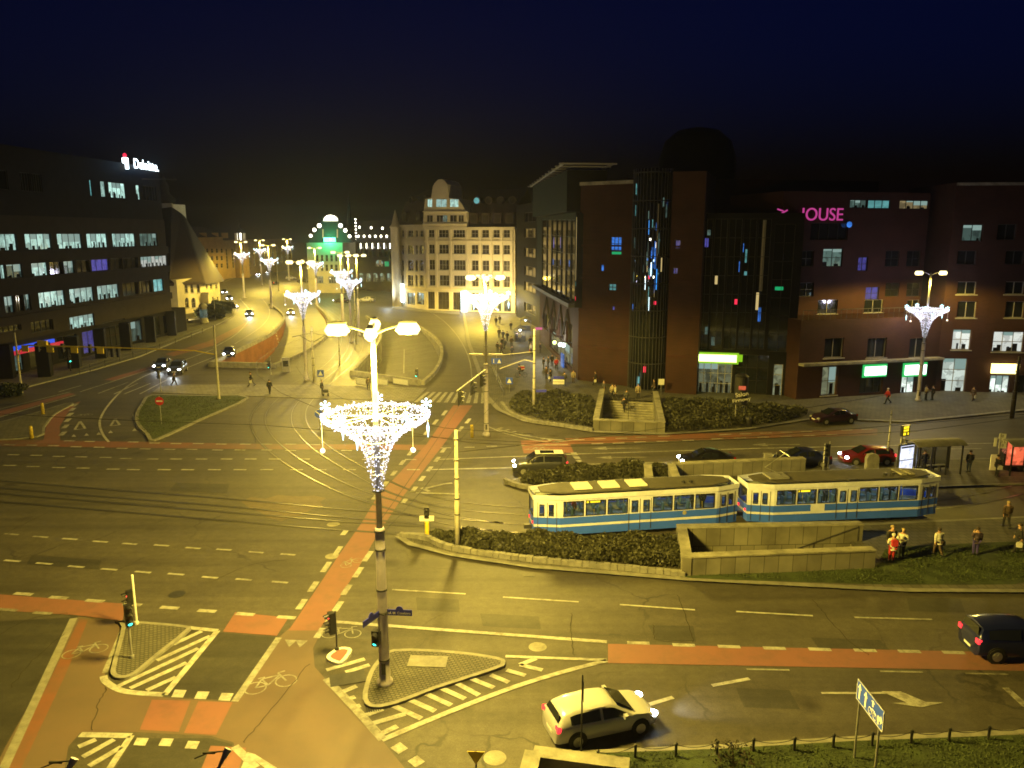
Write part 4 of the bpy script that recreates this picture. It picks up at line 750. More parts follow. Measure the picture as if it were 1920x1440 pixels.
for x in (.12, L-.35): mb = MB(); mb.tube([q(x, .06, 0), q(x, .06, 3.1)], .04, 8); mb.build('post', M['steel'], g)
# street name plates on the main lamp
for nm, rz, off, s, lab in (('street_sign', R(-4), 1.0, 'ul. bł. Czesława', 'blue street name plate on the main lamp, turned to the camera'), ('street_sign', R(-118), 1.0, 'pl. Dominikański', 'blue street name plate on the main lamp, seen edge on')):
    z = zat(LP, 1147); g = thing(nm, lab, 'street sign', (LP.x, LP.y, 0), rz, 'street name plates on the main lamp'); mb = MB(); mb.box((.72, -.02, z), (1.05, .03, .26)); mb.disc((.72, -.004, z+.13), (0, -1, 0), .15, 18, .034); mb.build('plate', M['blue_plate'], g); mb = MB(); mb.box((0, 0, z), (.46, .46, .05)); mb.build('clamp', M['dark_metal'], g); text(s, .15, (.72, -.04, z-.02), (PI/2, 0, 0), M['white'], g)
g = thing('street_sign', 'blue street name plate on the mast in the plaza hedge', 'street sign', (P2.x, P2.y, 0)); mb = MB(); mb.box((.75, -.02, zat(P2, 733)), (1.1, .03, .26)); mb.build('plate', M['blue_plate'], g); mb = MB(); mb.box((.15, 0, zat(P2, 733)), (.3, .06, .06)); mb.build('clamp', M['dark_metal'], g)
# yellow posts
for x, y, h, lab in ((81, 778, 1.3, 'yellow bollard on the left kerb, upper one'), (60, 822, 1.2, 'yellow bollard on the left kerb, lower one'), (885, 820, 1.2, 'yellow bollard beside the lamp with the boom')):
    mb = MB(); mb.lathe([(.17, 0), (.16, h-.1), (.12, h), (.02, h+.02)], 12, G(x, y)); prop(mb.build('bollard', M['yellow_dull'], None, True), lab, 'bollard', 'yellow bollards at the crossing')
Pg = G(801, 1006); g = thing('tram_signal', 'yellow post with tram signal at the tip of the hedge', 'tram signal', Pg); mb = MB(); mb.lathe([(.14, 0), (.14, .95), (.1, 1.0)], 12); mb.build('post', M['yellow'], g); mb = MB(); mb.box((0, 0, 1.2), (.9, .12, .32)); mb.build('board', M['white'], g); signal_head(g, (0, -.02, 1.6), 0, 2, None)
# poles cut by the lower edge
for c, zt, lab, m_ in ((G(140, 1422, 4.9)-Vector((.35, .5, 0)), 4.6, 'purple grey post top at the bottom left corner', 'post_grey'), (G(428, 1404, 4.9)-Vector((.35, .5, 0)), 4.6, 'grey lamp arm with a cable at the bottom edge', 'steel')):
    g = thing('post', lab, 'post', (c.x, c.y, 0)); mb = MB(); mb.tube([(0, 0, 0), (0, 0, 4.2), (.35, .5, 4.9)], .11, 10); mb.build('pole', M[m_], g); mb = MB(); mb.tube([(.33, .48, 4.85), (-.2, .55, 4.75), (-.6, .5, 4.6)], .02, 5); mb.box((-.2, .54, 4.75), (.35, .05, .05)); mb.build('cable', M['black'], g)
# chained bollards along the near verge
bx = [(1121, 1432), (1191, 1420), (1267, 1418), (1344, 1414), (1412, 1409), (1489, 1407), (1562, 1401), (1635, 1398), (1708, 1393), (1779, 1390), (1853, 1386), (1922, 1383)]; prev = None; words = 'first second third fourth fifth sixth seventh eighth ninth tenth eleventh twelfth'.split()
for i, (x, y) in enumerate(bx):
    p = G(x, y, .12); mb = MB(); mb.lathe([(.05, -.05), (.05, .46), (.065, .47), (.065, .53), (.02, .56)], 10, p); b = prop(mb.build('chain_bollard', M['black']), f'{words[i]} black chain bollard from the left on the near verge', 'bollard', 'black bollards on the near verge')
    if prev: 
        mb = MB(); mb.tube([prev.lerp(p, t)+Vector((0, 0, .46-.14*math.sin(PI*t))) for t in [k/8 for k in range(9)]], .014, 4); prop(mb.build('chain', M['black']), f'chain hanging between the {words[i-1]} and {words[i]} near bollards', 'chain', 'chains between the near bollards')
    prev = p
# railing in front of the office, posts along the plaza kerb
for pts, lab in (([(150, 703), (225, 678), (300, 655), (380, 625)], 'dark metal railing along the pavement before the office'), ([(921, 690), (932, 715), (945, 742)], 'row of dark kerb posts at the plaza corner')):
    g = thing('railing', lab, 'railing', (0, 0, 0)); w_ = [G(*p, .12) for p in smooth(pts, 6)]; mb = MB()
    for zz in (.45, .95): mb.tube([p+Vector((0, 0, zz)) for p in w_], .035, 5)
    mb.build('rail', M['dark_metal'], g)
    for p in w_[::2]: mb = MB(); mb.tube([p, p+Vector((0, 0, 1.0))], .04, 6); mb.build('post', M['dark_metal'], g)

# ---------------------------------------------------------------- buildings
class Wall:
    """one facade plane from A to B (left to right as seen), in world coordinates, local to its building's Empty"""
    def __init__(s, root, A, B, z0, z1, mat, depth=8.0, reveal=.25):
        s.root = root; s.o = Vector((root.location.x, root.location.y, 0)); s.A = Vector((A[0], A[1], 0)); B = Vector((B[0], B[1], 0)); s.L = (B-s.A).length; s.u = (B-s.A)/s.L; s.n = Vector((-s.u.y, s.u.x, 0))
        s.z0, s.z1, s.mat, s.depth, s.rev, s.ops = z0, z1, mat, depth, reveal, []
    def p(s, u, z, d=0.0): return s.A+s.u*u+s.n*d+Vector((0, 0, z))-s.o
    def uv(s, px, py):
        d = ray(px, py); o = Vector((0, 0, EYE)); t = (s.A-o).dot(s.n)/d.dot(s.n); q = o+d*t-s.A; return q.dot(s.u), q.z
    def px(s, x0, y0, x1, y1, pane, frame='dark_metal', nx=2, nz=1, arch=False, fw=.07):
        u0, za = s.uv(x0, (y0+y1)/2); u1, _ = s.uv(x1, (y0+y1)/2); m = (x0+x1)/2; _, zt = s.uv(m, y0); _, zb = s.uv(m, y1); s.op(u0, u1, zb, zt, pane, frame, nx, nz, arch, fw)
    def op(s, u0, u1, zb, zt, pane, frame='dark_metal', nx=2, nz=1, arch=False, fw=.07):
        u0, u1 = max(.05, u0), min(s.L-.05, u1); zb, zt = max(s.z0+.02, zb), min(s.z1-.05, zt)
        if u1-u0 > .15 and zt-zb > .15: s.ops.append((u0, u1, zb, zt, pane, frame, nx, nz, arch, fw))
    def build(s, name='wall', roofmat=None, body=True):
        mb = MB(); us = sorted({0.0, s.L}|{round(v, 3) for o in s.ops for v in o[:2]}); zs = sorted({s.z0, s.z1}|{round(v, 3) for o in s.ops for v in o[2:4]})
        hole = lambda u, z: any(o[0] < u < o[1] and o[2] < z < o[3] for o in s.ops)
        for z0, z1 in zip(zs, zs[1:]):
            run = None
            for u0, u1 in zip(us, us[1:]):
                if hole((u0+u1)/2, (z0+z1)/2):
                    if run is not None: mb.quad(s.p(run, z0), s.p(u0, z0), s.p(u0, z1), s.p(run, z1)); run = None
                elif run is None: run = u0
            if run is not None: mb.quad(s.p(run, z0), s.p(s.L, z0), s.p(s.L, z1), s.p(run, z1))
        for o in s.ops:
            u0, u1, z0, z1 = o[:4]; r = s.rev+.02; P_ = s.p
            for a, b in (((u0, z0), (u1, z0)), ((u1, z0), (u1, z1)), ((u1, z1), (u0, z1)), ((u0, z1), (u0, z0))): mb.quad(P_(*a), P_(*b), P_(*b, r), P_(*a, r))
        if body:
            D = s.depth; P_ = s.p; L = s.L
            mb.quad(P_(0, s.z0), P_(0, s.z1), P_(0, s.z1, D), P_(0, s.z0, D)); mb.quad(P_(L, s.z0), P_(L, s.z0, D), P_(L, s.z1, D), P_(L, s.z1)); mb.quad(P_(0, s.z0, D), P_(0, s.z1, D), P_(L, s.z1, D), P_(L, s.z0, D)); mb.quad(P_(0, s.z1), P_(L, s.z1), P_(L, s.z1, D), P_(0, s.z1, D))
        w = mb.build(name, s.mat, s.root)
        for (u0, u1, z0, z1, pane, frame, nx, nz, arch, fw) in s.ops:
            f = MB(); d = s.rev-.08; al = math.atan2(s.u.y, s.u.x); bar = lambda a, b, c, e: f.box(s.p((a+b)/2, (c+e)/2, d+.03), (b-a, .06, e-c), al)
            bar(u0, u1, z0, z0+fw); bar(u0, u1, z1-fw, z1); bar(u0, u0+fw, z0+fw, z1-fw); bar(u1-fw, u1, z0+fw, z1-fw)
            for k in range(1, nx): c = u0+(u1-u0)*k/nx; bar(c-fw/2, c+fw/2, z0+fw, z1-fw)
            for k in range(1, nz): c = z0+(z1-z0)*k/nz; f.box(s.p((u0+u1)/2, c, d+.028), (u1-u0-2*fw, .05, fw), al)
            if frame == 'frame_white': f.box(s.p((u0+u1)/2, z0-.06, -.04), (u1-u0+.3, .2, .12), al)
            if arch:
                n = 10; R_ = (u1-u0)/2; cu = (u0+u1)/2; pts = [(cu+R_*math.cos(PI*k/n), z1-R_+R_*math.sin(PI*k/n)) for k in range(n+1)]
                for a, b in zip(pts, pts[1:]): f.quad(s.p(a[0], a[1], -.02), s.p(b[0], b[1], -.02), s.p(b[0], z1+.02, -.02), s.p(a[0], z1+.02, -.02))
                f.m[-n:] = [1]*n
            fo = f.build('window', [M[frame], s.mat], s.root)
            g = MB(); g.quad(s.p(u0, z0, s.rev), s.p(u1, z0, s.rev), s.p(u1, z1, s.rev), s.p(u0, z1, s.rev)); g.build('pane', M[pane], fo)
            if pane in ('lit_cool', 'lit_dim', 'lit_warm', 'lit_white', 'shop', 'shop_dim') and u1-u0 > 1:   # blinds, desks and shelves seen against the lit room
                rq = random.Random(int(u0*37+z0*101)); bl_ = MB(); fu = MB(); cw = (u1-u0)/nx
                for k in range(nx):
                    c = u0+(k+.5)*cw
                    if rq.random() < .55: h_ = (z1-z0)*rq.choice((.12, .2, .35, .55)); bl_.box(s.p(c, z1-h_/2, s.rev-.02), (cw*.94, .015, h_), al)
                    for q in range(2):
                        if rq.random() < .6: h_ = (z1-z0)*rq.uniform(.1, .42); ww = cw*rq.uniform(.2, .5); fu.box(s.p(u0+k*cw+cw*rq.uniform(.25, .75), z0+h_/2, s.rev-.015), (ww, .012, h_), al)
                if bl_.v: bl_.build('blind', M['shade'], fo)
                if fu.v: fu.build('furniture', M['dark_wall'], fo)
        return w
    def bandz(s, z, h, out, mat, name='cornice', u0=0, u1=None):
        u1 = s.L if u1 is None else u1; mb = MB(); mb.box(s.p((u0+u1)/2, z, -out/2-.003), (u1-u0, out, h), math.atan2(s.u.y, s.u.x)); return mb.build(name, mat, s.root)
    def sign(s, x0, y0, x1, y1, mat, name='sign', out=.3, edge=None):
        u0, _ = s.uv(x0, y0); u1, _ = s.uv(x1, y0); _, zt = s.uv((x0+x1)/2, y0); _, zb = s.uv((x0+x1)/2, y1); mb = MB(); al = math.atan2(s.u.y, s.u.x)
        mb.box(s.p((u0+u1)/2, (zt+zb)/2, -out), (u1-u0, .2, zt-zb), al); o = mb.build(name, mat, s.root)
        if edge: mb = MB(); mb.box(s.p((u0+u1)/2, (zt+zb)/2, -out+.16), (u1-u0+.5, .1, zt-zb+.5), al); mb.build('sign_frame', edge, s.root)
        return o
def building(name, lab, A, cat='building'): return thing(name, lab, cat, (A.x, A.y, 0))
def gz(px, py): return G(px, py, 0)

M['shade'] = E('window_shade', (.4, .6, .54), .55)
# ---- left office block
A0 = gz(50, 700); B0 = gz(326, 628); A = A0+(A0-B0)*1.1; A = Vector((A.x, A.y, 0)); off = building('office_building', 'dark office block on pillars with long bands of lit windows and a roof sign', A)
w = Wall(off, A, B0, 4.6, 21.0, M['granite'], 22, .3); rng = random.Random(4)
rows = [(438, 468, 'a'), (492, 517, 'b'), (548, 578, 'c')]
lit = {'a': [(0, 38, 'lit_cool'), (53, 102, 'lit_cool'), (113, 159, 'lit_cool'), (168, 207, 'lit_cool'), (216, 259, 'lit_cool'), (267, 300, 'lit_dim')], 'b': [(0, 10, 'lit_cool'), (12, 42, 'lit_dim'), (59, 90, 'lit_cool'), (93, 118, 'glass'), (120, 140, 'lit_dim'), (144, 168, 'glass'), (172, 205, 'lit_violet'), (209, 230, 'glass'), (233, 260, 'glass'), (265, 318, 'lit_white')],
       'c': [(0, 18, 'lit_dim'), (22, 36, 'glass'), (38, 50, 'lit_dim'), (66, 116, 'lit_cool'), (125, 171, 'lit_cool'), (178, 219, 'lit_cool'), (226, 255, 'glass'), (258, 282, 'glass'), (285, 304, 'lit_cyan')]}
for y0, y1, k in rows:
    _, zt = w.uv(80, y0); _, zb = w.uv(80, y1)
    for x0, x1, m in lit[k]:
        u0, _ = w.uv(x0, 500); u1, _ = w.uv(x1, 500); w.op(u0, u1, zb, zt, m, 'black', max(2, int((u1-u0)/1.3)), 1)
    u = w.uv(0, 500)[0]-1.2; 
    while u > 4: w.op(u-4.2, u, zb, zt, rng.choice(['glass', 'lit_dim', 'lit_cool']), 'black', 4); u -= 5.6
w.px(131, 591, 178, 617, 'lit_cool', 'black', 5)
for x in (20, 80, 215, 265): w.px(x-22, 600, x+20, 622, 'glass', 'black', 4)
w.build('wall')
for y in (478, 525, 592): w.bandz(w.uv(80, y)[1], 1.15, .35, M['granite'], 'spandrel')
w2 = Wall(off, A+Vector((0, 3, 0)), B0+(A-B0).normalized()*3+Vector((0, 3, 0)), 21.0, 30.0, M['dark_wall'], 16, .2)
zt = w2.uv(215, 342)[1]; zb = w2.uv(215, 371)[1]
for x0, x1, m in ((0, 17, 'glass'), (40, 60, 'glass'), (62, 80, 'glass'), (169, 173, 'lit_cyan'), (189, 198, 'lit_cool'), (204, 235, 'lit_cool'), (255, 262, 'lit_cool'), (268, 292, 'glass')):
    u0, u1 = w2.uv(x0, 355)[0], w2.uv(x1, 355)[0]; w2.op(u0, u1, zb, zt, m, 'black', 4 if u1-u0 > 2 else 1)
w2.build('upper_wall')
gl = Wall(off, A+Vector((0, 6, 0)), B0+Vector((0, 6, 0)), .1, 4.6, M['dark_wall'], 14, .2)
for k in range(16): u = gl.L-4-k*6.0; gl.op(u-4.6, u, .5, 3.9, ['glass', 'glass', 'lit_dim', 'glass', 'lit_violet'][k % 5], 'black', 3)
gl.build('ground_floor_wall')
for x, y in ((5, 712), (76, 708), (132, 692), (183, 673), (231, 658), (278, 643), (318, 630)):
    P_ = G(x, y, .12); mb = MB(); mb.box((P_.x-A.x, P_.y-A.y+1.2, 2.3), (1.5, 1.5, 4.5), .3); mb.build('pillar', M['dark_wall'], off)
gs = MB(); gs.box(gl.p(gl.uv(20, 662)[0], 3.6, -.25), (17, .3, .5), math.atan2(gl.u.y, gl.u.x)); gs.build('shop_sign', E('blue_fascia', (.02, .1, .9), .9), off); gs = MB(); gs.box(gl.p(gl.uv(30, 668)[0], 3.0, -.25), (19, .3, .5), math.atan2(gl.u.y, gl.u.x)); gs.build('shop_sign', E('red_fascia', (.8, .03, .06), .7), off)
# roof sign letters
def wall_text(w, s, x0, x1, y, mat, parent, name='lettering', d=-.3):
    (u0, z), (u1, _) = w.uv(x0, y), w.uv(x1, y); al = math.atan2(w.u.y, w.u.x); o = text(s, 1, w.p((u0+u1)/2, z, d), (PI/2, 0, al), mat, parent, name, .04); bpy.context.view_layer.update(); k = (u1-u0)/max(.1, o.dimensions.x); o.scale = (k, k, 1); return o
wr = Wall(off, A+Vector((0, 3, 0)), B0+Vector((0, 3, 0)), 30, 36, M['dark_wall'])
wall_text(wr, 'Deloitte.', 248, 293, 307, M['neon_white'], off, 'roof_lettering'); mb = MB(); u, z = wr.uv(235, 304); mb.box(wr.p(u, z-.2), (.9, .3, 1.8), .3); mb.build('roof_emblem', M['neon_white'], off); mb = MB(); mb.ball(wr.p(u, z+1.1), .35); mb.build('emblem_dot', M['lit_red'], off)
mb = MB(); u, z = wr.uv(265, 322); mb.box(wr.p(u, z-1.2), (11, .2, .2), .28)
for k in (-4, 0, 4): mb.box(wr.p(u+k, z-2, .2), (.12, .12, 5))
mb.build('sign_frame', M['dark_metal'], off); lamp_obj('sign_light', 350, wr.p(wr.uv(268, 307)[0], wr.uv(268, 307)[1], -2), off, (.1, .45, 1))

# ---- cream house with steep dark roof, church tower
A, B, C = gz(336, 592), gz(379, 584), gz(414, 566); hs = building('cream_house', 'small cream house with arched windows under a steep dark roof', A)
w = Wall(hs, A, B, 0, 8.2, M['cream'], 10, .25)
for x0, x1 in ((346, 352), (357, 363), (369, 375)): w.px(x0, 533, x1, 549, 'glass_brown', 'frame_white', 2, 2)
for x0, x1 in ((347, 354), (359, 367)): w.px(x0, 558, x1, 577, 'glass_brown', 'frame_white', 2, 2, True)
w.build()
w = Wall(hs, B, C, 0, 7.4, M['cream'], 10, .25)
for x0, x1 in ((386, 389), (394, 398), (404, 408)): w.px(x0, 533, x1, 541, 'glass_brown', 'frame_white', 1, 2)
for x0, x1 in ((383, 388), (398, 401), (407, 410)): w.px(x0, 556, x1, 566, 'glass_brown', 'frame_white', 1, 2)
w.build(); mb = MB(); p = w.p(1.0, 0, -.9); mb.box((p.x, p.y, 2.0), (1.8, 1.6, 4)); mb.box((p.x, p.y, 4.3), (2.2, 2, .5)); mb.build('portal', M['cream'], hs)
def pd(px, py, D): d = ray(px, py); return Vector((d.x/d.y*D, D, EYE+d.z/d.y*D))
o = Vector((hs.location.x, hs.location.y, 0)); mb = MB(); bl, b1, b2, tr, tl, ll, lt_ = [pd(*v)-o for v in ((318, 531, 176), (380, 528, 185.5), (416, 523, 212), (340, 400, 206), (322, 388, 204), (280, 531, 176), (290, 392, 204))]
for f in ([bl, b1, tr, tl], [b1, b2, tr], [ll, bl, tl, lt_]): n = len(f); k = Vector((.3, 1.2, -.7)); mb.add(f+[p+k for p in f], [list(range(n)), list(range(n, 2*n))[::-1]]+[[i, n+i, n+(i+1) % n, (i+1) % n] for i in range(n)])
mb.build('roof', M['roof'], hs)
mb = MB(); mb.prism([(ll.x, ll.y+1.5), (bl.x-.6, bl.y+2.2), (bl.x-.6, bl.y+14), (ll.x, ll.y+14)], 0, bl.z-.4); mb.build('nave_wall', M['dark_wall'], hs)
P_ = far_pos(332, 216); ch = building('church', 'white church tower above a steep dark nave roof, left of the street', P_, 'church'); zt = zat(P_, 383); w = Wall(ch, P_+Vector((-3.2, .6, 0)), P_+Vector((3.3, -.8, 0)), 0, zt, M['white_wall'], 5.5, .3)
w.px(341, 391, 345, 404, 'glass', 'dark_metal', 1, 1, True); w.px(343, 416, 347, 432, 'glass', 'dark_metal', 1, 1, True); w.build('tower'); w.bandz(zt, .5, .4, M['white_wall']); w.bandz(zt-6.5, .35, .3, M['white_wall'])
mb = MB()
mb.lathe([(2.6, zt+.2), (2.8, zt+1.6), (1.6, zt+2.6), (1.2, zt+3.5), (1.2, zt+5), (.5, zt+6.4), (.08, zt+8.5)], 8, (0, 2.5, 0)); mb.build('spire', M['roof_dark'], ch, True)

for x, y, tx, ty, lab in ((352, 601, 358, 560, 'small floodlight at the foot of the cream house, office side'), (400, 592, 395, 552, 'small floodlight at the foot of the cream house, street side')):  # two lamps added to brighten the cream house walls
    fp = G(x, y, .12); fl_ = thing('added_floodlight', lab, 'added_floodlight', fp, 0, 'added fill lights at the cream house'); mb = MB(); mb.box((0, 0, .25), (.3, .3, .3)); mb.box((0, 0, .05), (.1, .1, .1)); mb.build('housing', M['dark_metal'], fl_); mb = MB(); mb.box((0, .16, .27), (.22, .02, .2)); mb.build('lens', M['sodium'], fl_)
    l = bpy.data.lights.new('fill_beam', 'SPOT'); l.energy = 2600; l.color = (1, .76, .28); l.spot_size = R(120); l.spot_blend = .8; l.shadow_soft_size = .15; lo = bpy.data.objects.new('fill_beam', l); COL.objects.link(lo); lo.parent = fl_; lo.location = (0, .3, .4); lo.rotation_euler = Vector((0, 1, .3)).to_track_quat('-Z', 'Y').to_euler()

# ---- long ochre building, lantern tower
A, B = far_pos(352, 268), far_pos(437, 315); oc = building('long_building', 'long ochre building with dormers and chimneys far left of the street', A); w = Wall(oc, A, B, 0, zat(A, 446), M['ochre'], 14, .25)
for x in range(360, 430, 9):
    for y in (466, 480, 494): w.px(x, y, x+4, y+8, 'glass_brown', 'frame_white', 1, 2)
w.build(); 
for x in (366, 388, 410, 428): u, z = w.uv(x, 440); mb = MB(); mb.box(w.p(u, w.z1+.6, 1.5), (2.4, 2.4, 2.2), .5); mb.build('dormer', M['ochre'], oc)
mb = MB(); P0, P1, P2_, P3 = w.p(0, w.z1+.02), w.p(w.L, w.z1+.02), w.p(w.L, w.z1+4, 7), w.p(0, w.z1+4, 7); mb.add([P0, P1, P2_, P3, w.p(0, w.z1+.02, 14), w.p(w.L, w.z1+.02, 14)], [[0, 1, 2, 3], [3, 2, 5, 4], [0, 3, 4], [1, 5, 2]]); mb.build('roof', M['roof_dark'], oc)
A, B = far_pos(437, 318), far_pos(560, 400); fb = building('row_building', 'pale ochre street front behind the far lamps', A); w = Wall(fb, A, B, 0, zat(A, 452), M['ochre'], 14, .25)
for i in range(14):
    for y in (470, 482, 494): u = 2+i*w.L/14; z = w.uv(450, y)[1]; w.op(u, u+1.6, z-1.6, z+1, 'glass_brown', 'frame_white', 1, 2)
w.build(); P_ = far_pos(469, 330); lt = building('lantern_tower', 'small tower with a lit lantern top behind the leftmost far lamp', P_, 'tower'); z0 = zat(P_, 450); z1 = zat(P_, 437); mb = MB(); mb.lathe([(3, 0), (3, z0)], 8); mb.build('shaft', M['ochre'], lt); mb = MB()
for k in range(8): mb.box((1.9*math.cos(k*PI/4), 1.9*math.sin(k*PI/4), (z0+z1)/2), (.7, .7, z1-z0), k*PI/4)
mb.build('arcade', M['beige'], lt); mb = MB(); mb.lathe([(1.2, z0), (1.2, z1)], 8); mb.build('lantern', M['dots'], lt); mb = MB(); mb.lathe([(2.5, z1), (1.6, z1+1.3), (.4, z1+2.6), (.05, z1+5)], 8); mb.build('cap', M['roof_dark'], lt)

# ---- arcade building with dotted lights, dome and green neon
A, B = far_pos(588, 246), far_pos(653, 245); gd = building('department_store', 'store with a lit round gable, green neon sign and glowing dormer lights', A); zt = zat(A, 455); w = Wall(gd, A, B, 0, zt, M['beige'], 20, .3)
for x in (592, 616, 636): w.px(x, 518, x+14, 531, 'shop_dim', 'frame_white', 3, 2)
for x in range(592, 650, 9): w.px(x, 478, x+5, 490, 'glass_brown', 'frame_white', 1, 2); w.px(x, 496, x+5, 508, 'glass_brown', 'frame_white', 1, 2)
w.build(); mb = MB(); o = gd.location
pt = lambda x, y, d=0: w.p(w.uv(x, y)[0], w.uv(x, y)[1], d)
gab = [(578, 455), (580, 445), (592, 436), (600, 425), (603, 410), (606, 404), (612, 401), (620, 400), (628, 402), (633, 408), (636, 424), (648, 436), (655, 447), (657, 455)]
mb.add([pt(x, y, .5) for x, y in gab]+[pt(x, y, 3) for x, y in gab], [list(range(len(gab)))[::-1], list(range(len(gab), 2*len(gab)))]+[[i, (i+1) % len(gab), len(gab)+(i+1) % len(gab), len(gab)+i] for i in range(len(gab))]); mb.build('gable', M['roof_dark'], gd)
mb = MB(); mb.add([pt(x, y, .2) for x, y in ((606, 414), (608, 408), (613, 404), (620, 403), (627, 405), (632, 409), (633, 414))], [[0, 1, 2, 3, 4, 5, 6]]); mb.build('fanlight', M['dots'], gd)
for x, y, r in ((582, 442, 3), (589, 431, 3.5), (598, 423, 4), (638, 423, 4), (647, 432, 3.5), (655, 443, 3)): mb = MB(); mb.disc(pt(x, y, .3), w.n*-1, r*.165, 12, .1); mb.build('round_light', M['dots'], gd)
for x in (605, 632): mb = MB(); mb.tube([pt(x, 430, .3), pt(x, 446, .3)], .2, 5); mb.build('light_strip', M['warm_line'], gd)
mb = MB(); mb.box(pt(619, 449.5, -.5), (3.6, .3, 1.3)); mb.build('neon_sign', M['green_neon'], gd); lamp_obj('neon_light', 3000, pt(619, 449, -3), gd, (.05, 1, .4))
A, B = far_pos(656, 262), far_pos(742, 250); ar = building('arcade_building', 'dark arcaded building outlined with dotted lights behind the far lamps', A); w = Wall(ar, A, B, 0, zat(A, 454), M['granite'], 20, .3)
for x in range(676, 740, 11): w.px(x, 462, x+7, 482, 'glass', 'dark_metal', 1, 2, True)
for x in range(660, 740, 13): w.px(x, 512, x+9, 528, 'shop_dim', 'dark_metal', 2, 1, True)
w.px(704, 487, 719, 500, 'lit_warm', 'dark_metal', 3, 1, True); w.px(720, 490, 729, 500, 'lit_green', 'dark_metal', 2); w.build()
for x, y in [(673+10.6*k, 443) for k in range(6)]+[(675, 426), (697, 427), (718, 428)]: mb = MB(); mb.disc(w.p(w.uv(x, y)[0], w.uv(x, y)[1], -.2), w.n*-1, .42, 12, .1); mb.build('round_light', M['dots'], ar)
for x in range(677, 740, 11): mb = MB(); mb.tube([w.p(w.uv(x, 456)[0], w.uv(x, 456)[1], -.2), w.p(w.uv(x, 466)[0], w.uv(x, 466)[1], -.2)], .16, 5); mb.build('light_strip', M['dots'], ar)
mb = MB(); mb.add([w.p(0, w.z1+.01), w.p(w.L, w.z1+.01), w.p(w.L, w.z1+7, 6), w.p(0, w.z1+7, 6), w.p(0, w.z1+.01, 18), w.p(w.L, w.z1+.01, 18)], [[0, 1, 2, 3], [3, 2, 5, 4], [0, 3, 4], [1, 5, 2]]); mb.build('roof', M['roof_dark'], ar)
mb = MB(); q = w.p(w.uv(663, 430)[0], w.z1, 1); 
for k in range(7): mb.ball(q+Vector((0, 0, .8+k*1.1)), .3, 6, 4)
mb.build('turret_lights', M['dots'], ar)
P_ = far_pos(667, 330); sp = building('spire', 'thin dark church spire behind the dotted arcade', P_, 'spire'); mb = MB(); zt = zat(P_, 360); mb.lathe([(3, 0), (3, zt*.5), (1.2, zt*.62), (.1, zt)], 8); mb.build('needle', M['dark_wall'], sp)

# ---- beige gabled building
A, B, C = gz(749, 574), gz(800, 582), gz(966, 588); bg_ = building('corner_building', 'large beige corner building with stepped round gable and rows of windows', A)
w1 = Wall(bg_, A, B, 0, zat(A, 424), M['beige'], 18, .3); zt = zat(gz(880, 585), 428); w = Wall(bg_, B, C, 0, zt, M['beige'], 22, .35)
rowsY = [(431, 445), (459, 476), (488, 507), (517, 537)]
for y0, y1 in rowsY:
    for x0, x1, n in ((804, 815, 2), (823, 841, 3), (850, 872, 4), (884, 897, 2), (904, 917, 2), (925, 937, 2), (944, 956, 2)):
        k = w.uv(880, y0)[1], w.uv(880, y1)[1]; u0, u1 = w.uv(x0, 480)[0], w.uv(x1, 480)[0]; w.op(u0, u1, k[1], k[0], 'glass_brown', 'frame_white', n, 2)
for x0, x1 in ((802, 815), (821, 842), (849, 866), (869, 878), (884, 900), (906, 920), (926, 940), (945, 958)):
    u0, u1 = w.uv(x0, 560)[0], w.uv(x1, 560)[0]; w.op(u0, u1, .4, 4.6, 'shop' if x0 == 869 else ('shop_dim' if x0 > 900 else 'glass_brown'), 'dark_metal', 3, 2)
w.build()
for y0, y1 in ((432, 444), (460, 476), (488, 508), (516, 536)):
    for x0, x1 in ((753, 757), (765, 775), (779, 783), (787, 794)): w1.px(x0, y0, x1, y1, 'glass_brown', 'frame_white', 1 if x1-x0 < 6 else 2, 2)
for x0, x1 in ((753, 760), (764, 778), (782, 795)): w1.px(x0, 549, x1, 571, 'shop_dim' if x0 > 760 else 'shop', 'dark_metal', 2, 2)
w1.build()
for ww in (w1, w):
    ww.bandz(ww.z1, .55, .6, M['beige']); ww.bandz(5.1, .4, .4, M['beige']); ww.bandz(ww.uv(ww is w and 880 or 775, 452)[1], .3, .3, M['beige'])
for x in (801, 818, 845, 876, 901, 921, 941, 960): u = w.uv(x, 480)[0]; mb = MB(); mb.box(w.p(min(w.L-.3, max(.3, u)), (zt+5.3)/2, -.13), (.55, .25, zt-6), math.atan2(w.u.y, w.u.x)); mb.build('pilaster', M['beige'], bg_)
pt = lambda x, y, d=0: w.p(w.uv(x, y)[0], w.uv(x, y)[1], d)
gab = [(795, 429), (796, 396), (799, 373), (810, 371), (813, 350), (817, 343), (823, 337), (829, 336), (835, 339), (840, 346), (843, 371), (862, 374), (876, 397), (877, 429)]
def extrude_px(px, d0, d1, mat, name, par, pf): 
    n = len(px); mb = MB(); mb.add([pf(x, y, d0) for x, y in px]+[pf(x, y, d1) for x, y in px], [list(range(n))[::-1], list(range(n, 2*n))]+[[i, (i+1) % n, n+(i+1) % n, n+i] for i in range(n)]); return mb.build(name, mat, par)
extrude_px(gab, -.5, 8, M['beige'], 'gable', bg_, pt)
